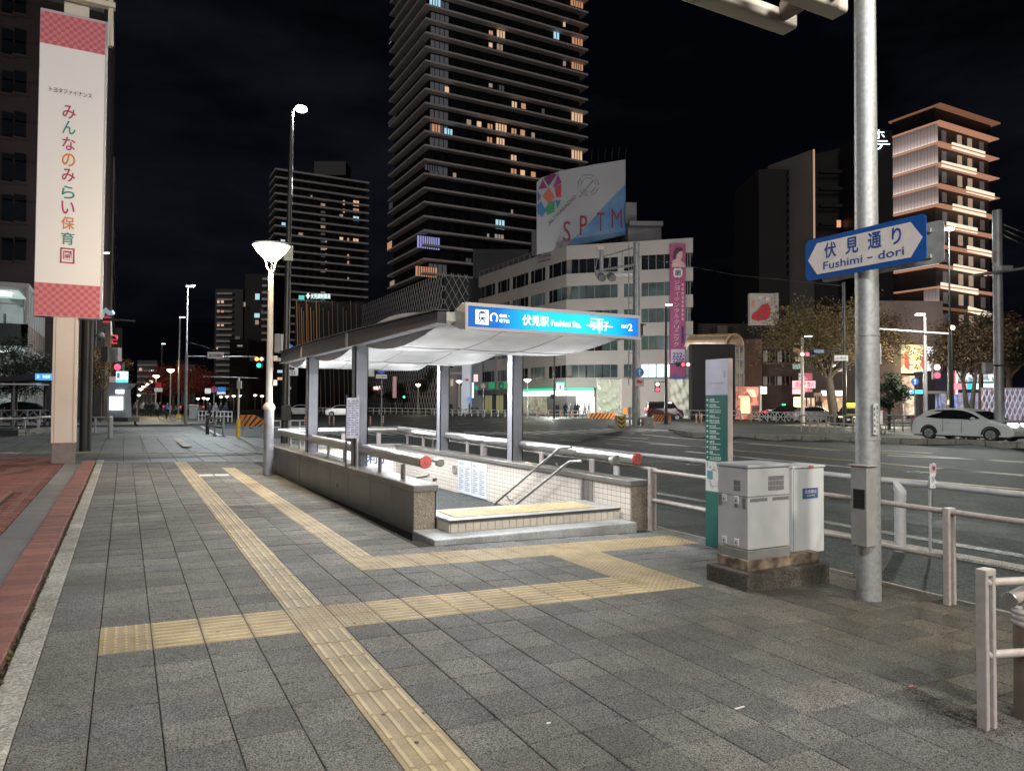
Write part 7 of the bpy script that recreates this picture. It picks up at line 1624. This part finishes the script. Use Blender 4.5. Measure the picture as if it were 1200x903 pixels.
# thin shop pole and grey box poles
for (u, v0, D, r_, m_, lb) in ((649.5, 395, 80, .12, M_BLACK, 'thin black pole in front of the lit shop fascia'), (566, 449, 84, .05, M_GP, 'thin sign post before the cafe windows'), (989.8, 330, 56, .16, M_BLACK, 'black trunk-like pole behind the yellow-green tree'), (160.5, 468, 70, .05, M_GP, 'thin white post beside the crowd'), (540.5, 452, 96, .09, M_CREAM, 'pale post right of the third canopy column')):
    p = aD(u, 480, D); t = thing('thin_pole', lb, 'pole', (p.x, p.y, 0)); MB().cyl((p.x, p.y, 0), (p.x, p.y, aD(u, v0, D).z), r_, r_*.8, n=8).obj('shaft', m_, t)
    MB().cyl((p.x, p.y, 0), (p.x, p.y, .12), r_*1.5, n=8).obj('base', m_, t)
    if u == 649.5:
        for v in (462, 464.5): pb(MB(), 645, v, 650, v+3, D, .3).obj('small_box', M_BLACK, t)
    if u == 566: MB().cyl(aD(566, 452, D), aD(566, 452, D-.05), .3, n=14).obj('roundel', M_GP, t)
t = thing('meter_box', 'grey box high on the mast behind the lantern pole', 'box', aD(326, 400, 24.2)); pb(MB(), 321, 391, 329, 413, 24.1, .3).obj('body', M_GP, t, bevel=.02); pb(MB(), 320, 419, 327, 423, 24.1, .4).obj('camera', M_CREAM, t)
# overhead wires
t = thing('overhead_cable', 'thin cable sagging from the tall crossing lamp toward the right', 'cable', aD(250, 405, 58)); MB().tube([aD(u, v, 58) for u, v in ((218, 400), (236, 405), (256, 412))], .02, 4).obj('cable', M_BLACK, t)
t2_ = thing('overhead_cable', 'long level cable across the side street above the crowd', 'cable', aD(270, 442, 60)); MB().tube([aD(u, v, 60) for u, v in ((238, 441), (303, 443))], .03, 4).obj('cable', M_GP, t2_)
# ================================================================== VEHICLES (built with the nose towards +x, then turned)
M_TYRE = mat('tyre', (.018, .018, .018), .8); M_RIM = mat('alloy_rim', (.42, .43, .45), .35, .7); M_CGL = mat('car_glass', (.010, .012, .014), .06)
def car(label, prof, glass, W, L, paint, wheels, R=.32, name='parked_car', head=None, tail=None, cat='car', roof_sign=None):
    t = thing(name, label, cat, (0, 0, 0)); b = MB(); hw = W/2
    belt = .62*max(z for x, z in prof)
    def yy(z): return hw if z <= belt else hw-(z-belt)*.32
    n = len(prof); V = [(x, -yy(z)*(.96 if x < .15 or x > L-.35 else 1), z) for x, z in prof]+[(x, yy(z)*(.96 if x < .15 or x > L-.35 else 1), z) for x, z in prof]
    b.add(V, [tuple(range(n)), tuple(range(2*n-1, n-1, -1))]+[((i+1) % n, i, n+i, n+(i+1) % n) for i in range(n)])
    b.obj('body', paint, t, bevel=.05, seg=3)
    for g_ in glass:
        q = MB()
        if g_[0] == 's':
            for sd in (-1, 1): 
                P = [(x, sd*(yy(z)+.006), z) for x, z in g_[1]]; q.ext(P, (0, -sd*.02, 0))
            q.obj('side_windows', M_CGL, t, kind='stuff')
        else:
            (xa, za), (xb, zb) = g_[1]; d = Vector((xb-xa, 0, zb-za)); nn = Vector((-d.z, 0, d.x)).normalized()
            if nn.z < 0: nn = -nn
            o = Vector((xa, 0, za))+nn*.012
            q.add([o+Vector((0, -yy(za)+.10, 0)), o+Vector((0, yy(za)-.10, 0)), o+d+Vector((0, yy(zb)-.10, 0)), o+d+Vector((0, -yy(zb)+.10, 0))], [(0, 1, 2, 3)]); q.obj('windscreen' if g_[0] == 'f' else 'rear_window', M_CGL, t)
    for x in wheels:
        for sd in (-1, 1):
            w_ = MB().cyl((x, sd*(hw-.19), R), (x, sd*(hw+.015), R), R, n=22).obj('wheel', M_TYRE, t, bevel=.02)
            MB().cyl((x, sd*(hw+.0), R), (x, sd*(hw+.022), R), R*.66, n=16).obj('rim', M_RIM, w_)
            q = MB()
            for k in range(6): a = k*math.pi/3; q.cyl((x, sd*(hw+.024), R), (x+R*.6*math.cos(a), sd*(hw+.024), R+R*.6*math.sin(a)), .03, n=4)
            q.obj('spoke', M_GP, w_, kind='stuff')
            MB().tube([(x+(R+.05)*math.cos(a), sd*(hw+.004), R+(R+.05)*math.sin(a)) for a in [i*math.pi/10 for i in range(11)]], .035, 6).obj('wheel_arch', M_BLACK, t)
    zl_ = .62*.98
    for sd in (-1, 1):
        if head: MB().box(L-.34, sd*hw*.60-.17, head[1], L-.03, sd*hw*.60+.17, head[1]+.13).obj('headlight', head[0], t, bevel=.02)
        if tail: MB().box(-.01, sd*hw*.78-.10, tail[1], .14, sd*hw*.78+.12, tail[1]+.2).obj('tail_light', tail[0], t, bevel=.02)
        MB().ball((L*.64, sd*(hw+.09), belt+.10), .12, .09, .07, 8, 5).obj('wing_mirror', paint, t)
        q = MB()
        for x in (L*.33, L*.52): q.box(x, sd*(hw+.002)-.003, .38, x+.012, sd*(hw+.002)+.003, belt+.0)
        q.obj('door_gap', M_BLACK, t, kind='stuff')
        MB().box(L*.36, sd*(hw+.01)-.012, belt-.13, L*.41, sd*(hw+.01)+.012, belt-.10).obj('door_handle', paint, t)
    for sx, nm in ((L-.02, 'number_plate'), (-.01, 'number_plate')): MB().box(sx, -.17, .42, sx+.03, .17, .58).obj(nm, M_SIGNW, t)
    MB().box(.1, -hw+.05, .16, L-.1, hw-.05, .30).obj('underbody', M_BLACK, t)
    return t
hatch = [(.0, .30), (-.02, .62), (.06, .92), (.22, 1.06), (.50, 1.30), (.78, 1.45), (1.25, 1.53), (1.85, 1.55), (2.35, 1.50), (2.75, 1.38), (3.25, 1.10), (3.50, .99), (4.05, .86), (4.35, .70), (4.42, .50), (4.40, .28), (4.2, .22), (.15, .22)]
M_WCAR = mat('white_car_paint', (.78, .80, .80), .16, .1, coat=.8, n=(.5, .5), col2=(.72, .75, .75))
HL = glow('headlight_on', (.85, 1, 1), 6); TL = glow('tail_on', (1, .04, .05), .9); TL2 = glow('tail_dim', (.6, .05, .12), .25)
wc = car('white electric hatchback driving right behind the median, dark tinted windows and lit headlight', hatch, [('s', [(.40, 1.10), (.72, 1.34), (1.2, 1.45), (1.85, 1.47), (2.3, 1.43), (2.7, 1.30), (3.1, 1.06), (2.6, 1.02), (1.2, 1.06)]), ('f', [(3.42, 1.02), (2.72, 1.39)]), ('r', [(.28, 1.10), (.70, 1.41)])], 1.78, 4.42, M_WCAR, (.82, 3.52), .32, 'white_car', (HL, .74), (TL2, .86))
p = aD(1074, 480, 37.3); wc.location = (p.x+.5, p.y, -.05); wc.rotation_euler = (0, 0, math.radians(-91)); wc.scale = (1.1, 1, 1)
van = [(.0, .32), (-.02, .9), (.05, 1.25), (.12, 1.62), (.22, 1.74), (2.2, 1.76), (2.42, 1.68), (2.80, 1.10), (3.28, .92), (3.38, .62), (3.37, .28), (3.2, .22), (.15, .22)]
kv = car('dark red boxy kei van with black windows in front of the hoarding', van, [('s', [(.14, 1.12), (.18, 1.60), (2.2, 1.62), (2.38, 1.55), (2.66, 1.14)]), ('f', [(2.82, 1.12), (2.43, 1.67)]), ('r', [(.04, 1.12), (.10, 1.60)])], 1.48, 3.38, mat('dark_red_paint', (.045, .006, .014), .25, .2, coat=.6), (.55, 2.75), .28, 'kei_van', (glow('headlight_soft', (.8, .85, 1), 2), .72), (TL, .95), 'van')
p = aD(757, 480, 76); kv.location = (p.x, p.y, -.03); kv.rotation_euler = (0, 0, math.radians(-28)); kv.scale = (1.12,)*3
sedan = [(.0, .32), (-.02, .70), (.10, .98), (.72, 1.06), (1.25, 1.40), (1.8, 1.50), (2.5, 1.50), (2.95, 1.38), (3.45, 1.04), (4.25, .88), (4.50, .66), (4.52, .30), (4.3, .22), (.15, .22)]
SG = [('s', [(.95, 1.06), (1.32, 1.36), (1.82, 1.44), (2.48, 1.44), (2.88, 1.33), (3.30, 1.06)]), ('f', [(3.40, 1.07), (2.98, 1.37)]), ('r', [(.78, 1.08), (1.22, 1.38)])]
M_BCAR = mat('black_car_paint', (.010, .010, .012), .15, .2, coat=.9)
tx_ = car('black taxi with green roof light and red tail light behind the mesh fence', sedan, SG, 1.72, 4.52, M_BCAR, (.85, 3.6), .31, 'taxi', None, (glow('tail_bright', (1, .04, .06), 2.5), .78), 'taxi')
MB().box(2.0, -.22, 1.52, 2.2, .22, 1.66).obj('roof_light', glow('taxi_green', (.05, 1, .3), 1.6), tx_, bevel=.03)
p = aD(893, 480, 72); tx_.location = (p.x, p.y, .0); tx_.rotation_euler = (0, 0, math.radians(-25)); tx_.scale = (1.05,)*3
c3 = car('silver-grey car waiting right of the black taxi', sedan, SG, 1.74, 4.52, mat('silver_paint', (.26, .27, .29), .25, .5, coat=.6), (.85, 3.6), .31, 'parked_car', (glow('headlight_pin', (.8, 1, 1), 3), .70), (TL2, .78))
p = aD(925, 480, 70); c3.location = (p.x, p.y, .0); c3.rotation_euler = (0, 0, math.radians(-27))
c4 = car('dark taxi with warm headlights and yellow roof sign beside the thick pole', sedan, SG, 1.74, 4.52, M_BCAR, (.85, 3.6), .31, 'taxi', (glow('headlight_warm', (1, .72, .45), 3.5), .66), (TL2, .78), 'taxi')
MB().box(1.9, -.45, 1.52, 2.2, .45, 1.82).obj('roof_sign', glow('taxi_yellow', (1, .85, .1), 1.3), c4, bevel=.04)
p = aD(1002, 480, 61); c4.location = (p.x, p.y, .0); c4.rotation_euler = (0, 0, math.radians(-150))
c5 = car('black car parked beyond the cross-braced railing at left', sedan, SG, 1.72, 4.52, M_BCAR, (.85, 3.6), .31, 'parked_car', (glow('headlight_blue', (.4, .6, 1), 1.2), .70), (TL2, .78))
p = aD(66, 480, 50); c5.location = (p.x, p.y, .05); c5.rotation_euler = (0, 0, math.radians(178)); 
c6 = car('white car parked far off between the left canopy columns', sedan, SG, 1.72, 4.52, M_WCAR, (.85, 3.6), .31, 'parked_car', None, (TL2, .78))
p = aD(383, 480, 96); c6.location = (p.x, p.y, -.2); c6.rotation_euler = (0, 0, math.radians(-28))
dup(c6, (aD(372, 480, 101).x, aD(372, 480, 101).y, -.2), math.radians(150), label='pale car farther back left of the parked white car')
for k, (u, D, lb) in enumerate(((196, 140, 'distant car with red tail lights left of the tall crossing lamp'), (206.5, 128, 'distant car with bright red tail lights by the cyclist'), (222, 150, 'distant car with red tail lights right of the grey cabinet'), (234, 135, 'rightmost distant car with red tail lights behind the railing'))):
    p = aD(u, 480, D); c_ = dup(c6, (p.x, p.y, -.15), math.radians(88), label=lb)
    for ch in c_.children:
        if ch.name.startswith('tail_light'): ch.data = ch.data.copy(); ch.data.materials[0] = MATS['tail_bright']
# ---- bicycles and motorbikes
def bike(label, loc, rz_, motor=False, fr=None):
    t = thing('motorbike' if motor else 'bicycle', label, 'motorbike' if motor else 'bicycle', (0, 0, 0)); fr = fr or M_BLACK; R = .30 if motor else .33; wb = 1.25 if motor else 1.05
    for x in (0, wb):
        w_ = MB().tube([(x+R*math.cos(a), 0, R+R*math.sin(a)) for a in [i*math.pi/9 for i in range(19)]], .05 if motor else .02, 5, False).obj('wheel', M_TYRE, t)
        q = MB(); [q.cyl((x, 0, R), (x+R*math.cos(a), 0, R+R*math.sin(a)), .006, n=3) for a in [i*math.pi/4 for i in range(8)]]; q.obj('spoke', M_RIM, w_, kind='stuff')
    if motor:
        MB().ext([(.0, -.13, .45), (.2, -.13, .35), (.85, -.13, .32), (1.1, -.13, .75), (.95, -.13, .95), (.6, -.13, .78), (.05, -.13, .82)], (0, .26, 0)).obj('body', fr, t, bevel=.04); MB().box(0, -.12, .80, .62, .12, .88).obj('seat', M_TYRE, t, bevel=.03)
    else:
        q = MB(); [q.tube(P, .018, 5) for P in ([(0, 0, R), (.38, 0, .30), (.88, 0, .78), (.30, 0, .72), (.38, 0, .30)], [(0, 0, R), (.30, 0, .72)])]; q.obj('frame', fr, t)
        MB().ball((.26, 0, .86), .13, .07, .035, 8, 4).obj('saddle', M_TYRE, t); MB().cyl((.28, 0, .84), (.30, 0, .70), .014, n=5).obj('seat_post', M_GP, t)
        MB().box(wb-.0, -.16, .80, wb+.3, .16, 1.0).obj('basket', M_BLACK, t)
    MB().tube([(wb, 0, R), (wb-.15, 0, .95)], .02, 5).obj('fork', M_GP, t); MB().tube([(wb-.30, -.28, 1.0), (wb-.14, -.1, 1.03), (wb-.14, .1, 1.03), (wb-.30, .28, 1.0)], .014, 5).obj('handlebar', M_GP, t)
    t.location = loc; t.rotation_euler = (0, 0, rz_); return t
def at(u, D, z): p = aD(u, 480, D); return (p.x, p.y, z)
bike('bicycle ridden by the person at the crosswalk, seen side on', at(190, 66, -.11), math.radians(-28))
for k, (u, D) in enumerate(((243, 66), (248, 65), (254, 66), (260, 64.5), (266, 66))):
    bike(['leftmost scooter parked behind the railing under the roundel', 'second parked scooter directly below the no-parking roundel', 'middle parked scooter behind the railing', 'fourth parked scooter behind the railing', 'rightmost parked scooter behind the railing'][k], at(u, D, -.11), math.radians(60+12*k), True)
for k, (u, D) in enumerate(((519.5, 96), (528, 95), (545, 97), (552, 96))): bike('bicycle parked '+['left of', 'right behind', 'well right of', 'farthest right of'][k]+' the third canopy column, behind the white fence', at(u, D, .06), math.radians(-20+15*k))
# ---- people
M_SKIN = mat('skin', (.42, .27, .20), .6); M_HAIR = mat('black_hair', (.012, .010, .010), .6)
def person_mesh(pose, coat, pants, hair=True):
    me = bpy.data.meshes.new('person'); J = dict(pel=(0, 0, .95), ch=(0, .01, 1.25), nk=(0, .01, 1.47), hd=(0, .03, 1.58), tp=(0, .03, 1.70), sl=(.17, 0, 1.40), sr=(-.17, 0, 1.40), el=(.22, -.02, 1.13), er=(-.22, -.02, 1.13), wl=(.22, .07, .90), wr=(-.22, .07, .90), hl=(.22, .10, .82), hr=(-.22, .10, .82), kl=(.10, .03, .50), kr=(-.10, .03, .50), al=(.11, -.02, .09), ar=(-.11, -.02, .09), fl=(.12, .14, .04), fr=(-.12, .14, .04), jl=(.09, 0, .88), jr=(-.09, 0, .88))
    if pose == 'walk': J.update(kl=(.09, .20, .52), al=(.09, .24, .10), fl=(.09, .40, .06), kr=(-.09, -.04, .50), ar=(-.09, -.30, .14), fr=(-.09, -.18, .05), wl=(.24, -.16, .95), hl=(.24, -.2, .88), wr=(-.22, .22, .98), hr=(-.22, .30, .95))
    if pose == 'phone': J.update(er=(-.22, .05, 1.15), wr=(-.08, .28, 1.22), hr=(-.04, .32, 1.28))
    if pose == 'sit': J.update(pel=(0, 0, .50), jl=(.09, .02, .48), jr=(-.09, .02, .48), ch=(0, .06, .82), nk=(0, .12, 1.03), hd=(0, .19, 1.13), tp=(0, .22, 1.25), sl=(.17, .10, .97), sr=(-.17, .10, .97), el=(.24, .16, .72), er=(-.24, .16, .72), wl=(.10, .38, .66), wr=(-.10, .38, .66), hl=(.06, .44, .66), hr=(-.06, .44, .66), kl=(.11, .45, .50), kr=(-.11, .45, .50), al=(.11, .50, .09), ar=(-.11, .50, .09), fl=(.11, .66, .04), fr=(-.11, .66, .04))
    if pose == 'ride': J.update(pel=(0, -.30, .95), jl=(.09, -.28, .93), jr=(-.09, -.28, .93), ch=(0, -.12, 1.22), nk=(0, .0, 1.42), hd=(0, .06, 1.52), tp=(0, .08, 1.64), sl=(.17, 0, 1.35), sr=(-.17, 0, 1.35), el=(.24, .15, 1.15), er=(-.24, .15, 1.15), wl=(.24, .32, 1.05), wr=(-.24, .32, 1.05), hl=(.22, .38, 1.04), hr=(-.22, .38, 1.04), kl=(.10, .10, .72), kr=(-.10, .02, .55), al=(.11, .0, .35), ar=(-.11, -.12, .15), fl=(.11, .14, .32), fr=(-.11, .02, .12))
    R = dict(pel=.145, ch=.17, nk=.065, hd=.105, tp=.075, sl=.075, sr=.075, el=.055, er=.055, wl=.042, wr=.042, hl=.04, hr=.04, kl=.075, kr=.075, al=.05, ar=.05, fl=.045, fr=.045, jl=.10, jr=.10)
    ks = list(J); E_ = [('pel', 'ch'), ('ch', 'nk'), ('nk', 'hd'), ('hd', 'tp'), ('ch', 'sl'), ('ch', 'sr'), ('sl', 'el'), ('sr', 'er'), ('el', 'wl'), ('er', 'wr'), ('wl', 'hl'), ('wr', 'hr'), ('pel', 'jl'), ('pel', 'jr'), ('jl', 'kl'), ('jr', 'kr'), ('kl', 'al'), ('kr', 'ar'), ('al', 'fl'), ('ar', 'fr')]
    me.from_pydata([J[k] for k in ks], [(ks.index(a), ks.index(b_)) for a, b_ in E_], [])
    o = bpy.data.objects.new('person', me); COL.objects.link(o); md_ = o.modifiers.new('s', 'SKIN'); o.modifiers.new('d', 'SUBSURF').levels = 1
    for i, k in enumerate(ks): d = me.skin_vertices[0].data[i]; d.radius = (R[k], R[k]*(.72 if k in ('pel', 'ch') else 1)); d.use_root = k == 'pel'
    dg = bpy.context.evaluated_depsgraph_get(); dg.update(); m2 = bpy.data.meshes.new_from_object(o.evaluated_get(dg)); bpy.data.objects.remove(o)
    for m_ in (coat, pants, M_SKIN, M_HAIR, M_TYRE): m2.materials.append(m_)
    hz = J['hd'][2]; pz_z = J['pel'][2]
    for f in m2.polygons:
        c = f.center; hy = J['hd'][1]
        if c.z > hz-.10 and pose != 'x': f.material_index = 3 if (c.z > hz+.04 or c.y < hy-.01) else 2
        elif pose in ('sit', 'ride') and c.z < pz_z+.03: f.material_index = 1 if c.z > .12 else 4
        elif c.z < .10: f.material_index = 4
        elif c.z < pz_z-.08 and abs(c.x) < .19: f.material_index = 1
        elif min((c-Vector(J['hl'])).length, (c-Vector(J['hr'])).length) < .07: f.material_index = 2
        else: f.material_index = 0
        f.use_smooth = True
    return m2
CT = {'black': mat('cloth_black', (.012, .012, .014), .8), 'navy': mat('cloth_navy', (.018, .022, .045), .8), 'grey': mat('cloth_grey', (.16, .16, .17), .8), 'white': mat('cloth_white', (.5, .5, .5), .8), 'blue': mat('cloth_blue', (.06, .11, .26), .8), 'green': mat('cloth_green', (.04, .09, .06), .8), 'brown': mat('cloth_brown', (.12, .07, .05), .8)}
PM = {}
def person(label, u, D, z, rz_, pose, coat, pants='black', group=None, s=1):
    key = (pose, coat, pants)
    if key not in PM: PM[key] = person_mesh(pose, CT[coat], CT[pants])
    p = aD(u, 480, D); o = bpy.data.objects.new('person', PM[key]); COL.objects.link(o); o.location = (p.x, p.y, z); o.rotation_euler = (0, 0, rz_); o.scale = (s,)*3
    reg(o, None, (0, 0, 0)); return tag(o, label, 'person', group)
F_ = math.radians
gA = 'people waiting on the corner by the shop'
for u, D, rz_, ps, c, lb in ((651, 82, 3.0, 'stand', 'black', 'person in black standing left of the black shop pole'), (654.5, 83, 1.2, 'phone', 'navy', 'person in navy beside the black pole looking down'), (662.5, 81, -.6, 'walk', 'black', 'person in black standing apart with arm bent before the shop'), (669, 84, 2.0, 'stand', 'grey', 'person in grey coat left of the dark pair'), (674, 82, .4, 'stand', 'black', 'person in black facing the road before the bright window'), (677, 83.5, 2.6, 'phone', 'black', 'person in black beside the bright shop window'), (685.5, 84, 1.0, 'walk', 'brown', 'person in brown walking past the bright shop window'), (690, 85, 4.0, 'stand', 'grey', 'rightmost person in grey at the end of the striped barrier')):
    person(lb, u, D, .06, rz_, ps, c, group=gA)
gB = 'people waiting on the far left pavement'
for u, D, rz_, ps, c, pc, lb in ((166.5, 84, 3.1, 'stand', 'white', 'black', 'person in white top with dark trousers at the left of the crowd'), (168.5, 88, 2.6, 'stand', 'grey', 'navy', 'person in grey just behind the white top'), (172, 84, 3.4, 'stand', 'black', 'black', 'person in black second from the left of the crowd'), (175.5, 86, .5, 'phone', 'navy', 'black', 'person in navy in the middle of the crowd'), (178.5, 83, 2.8, 'stand', 'black', 'navy', 'person in black coat in the crowd, right of the navy one'), (181.5, 87, 3.3, 'walk', 'brown', 'black', 'person in brown in the crowd near the lantern pole'), (184, 84, 2.2, 'stand', 'white', 'black', 'person in pale top at the right of the crowd'), (187, 86, 3.7, 'stand', 'black', 'black', 'rightmost person in black of the crowd'), (158.5, 92, 3.1, 'stand', 'brown', 'black', 'person in brown standing alone left of the crowd')):
    person(lb, u, D, -.12, rz_, ps, c, pc, gB)
person('person sitting beside the kiosk in dark green coat, legs stretched', 149, 47, -.0, F_(-100), 'sit', 'green')
person('person in blue jacket riding a bicycle at the crosswalk', 195.5, 66, -.11, F_(-118), 'ride', 'blue')
for k, (u, D, c) in enumerate(((246, 64.5, 'black'), (252.5, 63.8, 'grey'), (258, 65, 'black'), (264, 64, 'navy'))): person('person in %s %s' % (c, ['standing over the leftmost parked scooter', 'standing under the no-parking roundel', 'standing between the parked scooters', 'standing by the rightmost parked scooter'][k]), u, D, -.12, 2.5+k, 'stand', c)
person('person in black far off right of the third canopy column', 550, 94, .06, 1.0, 'stand', 'black'); person('person walking in black left of the slim white block', 528.5, 97, .06, 2.0, 'walk', 'black')
person('person in brown left of the third canopy column far away', 463, 110, 0, 2.0, 'walk', 'brown')
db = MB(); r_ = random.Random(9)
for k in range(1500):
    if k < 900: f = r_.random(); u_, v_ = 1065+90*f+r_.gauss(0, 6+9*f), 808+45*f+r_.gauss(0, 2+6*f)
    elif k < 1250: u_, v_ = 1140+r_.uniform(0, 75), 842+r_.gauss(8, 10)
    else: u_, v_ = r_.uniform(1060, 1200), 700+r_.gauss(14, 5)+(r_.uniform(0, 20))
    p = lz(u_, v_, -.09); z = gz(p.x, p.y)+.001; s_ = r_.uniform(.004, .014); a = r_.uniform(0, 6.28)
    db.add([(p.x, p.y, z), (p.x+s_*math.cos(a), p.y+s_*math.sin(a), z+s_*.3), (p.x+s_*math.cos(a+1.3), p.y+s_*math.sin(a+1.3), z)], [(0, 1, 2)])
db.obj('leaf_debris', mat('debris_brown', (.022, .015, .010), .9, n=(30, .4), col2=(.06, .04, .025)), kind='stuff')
# litter on the slabs
for k, (u, v, c, s_) in enumerate(((867, 837, M_SIGNW, .035), (1068, 805, mat('pink_scrap', (.5, .15, .12), .7), .02), (643, 862, M_SIGNW, .012), (968, 737, mat('dry_leaf', (.25, .17, .07), .8), .03))):
    p = lz(u, v, -.09); p.z = gz(p.x, p.y)+.003
    q = MB().ext([(p.x-s_, p.y-.006, p.z), (p.x+s_, p.y-.002, p.z), (p.x+s_, p.y+.008, p.z), (p.x-s_, p.y+.006, p.z)], (0, 0, .003)).obj('litter', c, label=['white paper strip lying on the slabs at lower right', 'tiny pink scrap on the slabs left of the near fence', 'tiny white fleck on the slabs at bottom centre', 'dry leaf near the foot of the thick pole'][k], cat='litter')
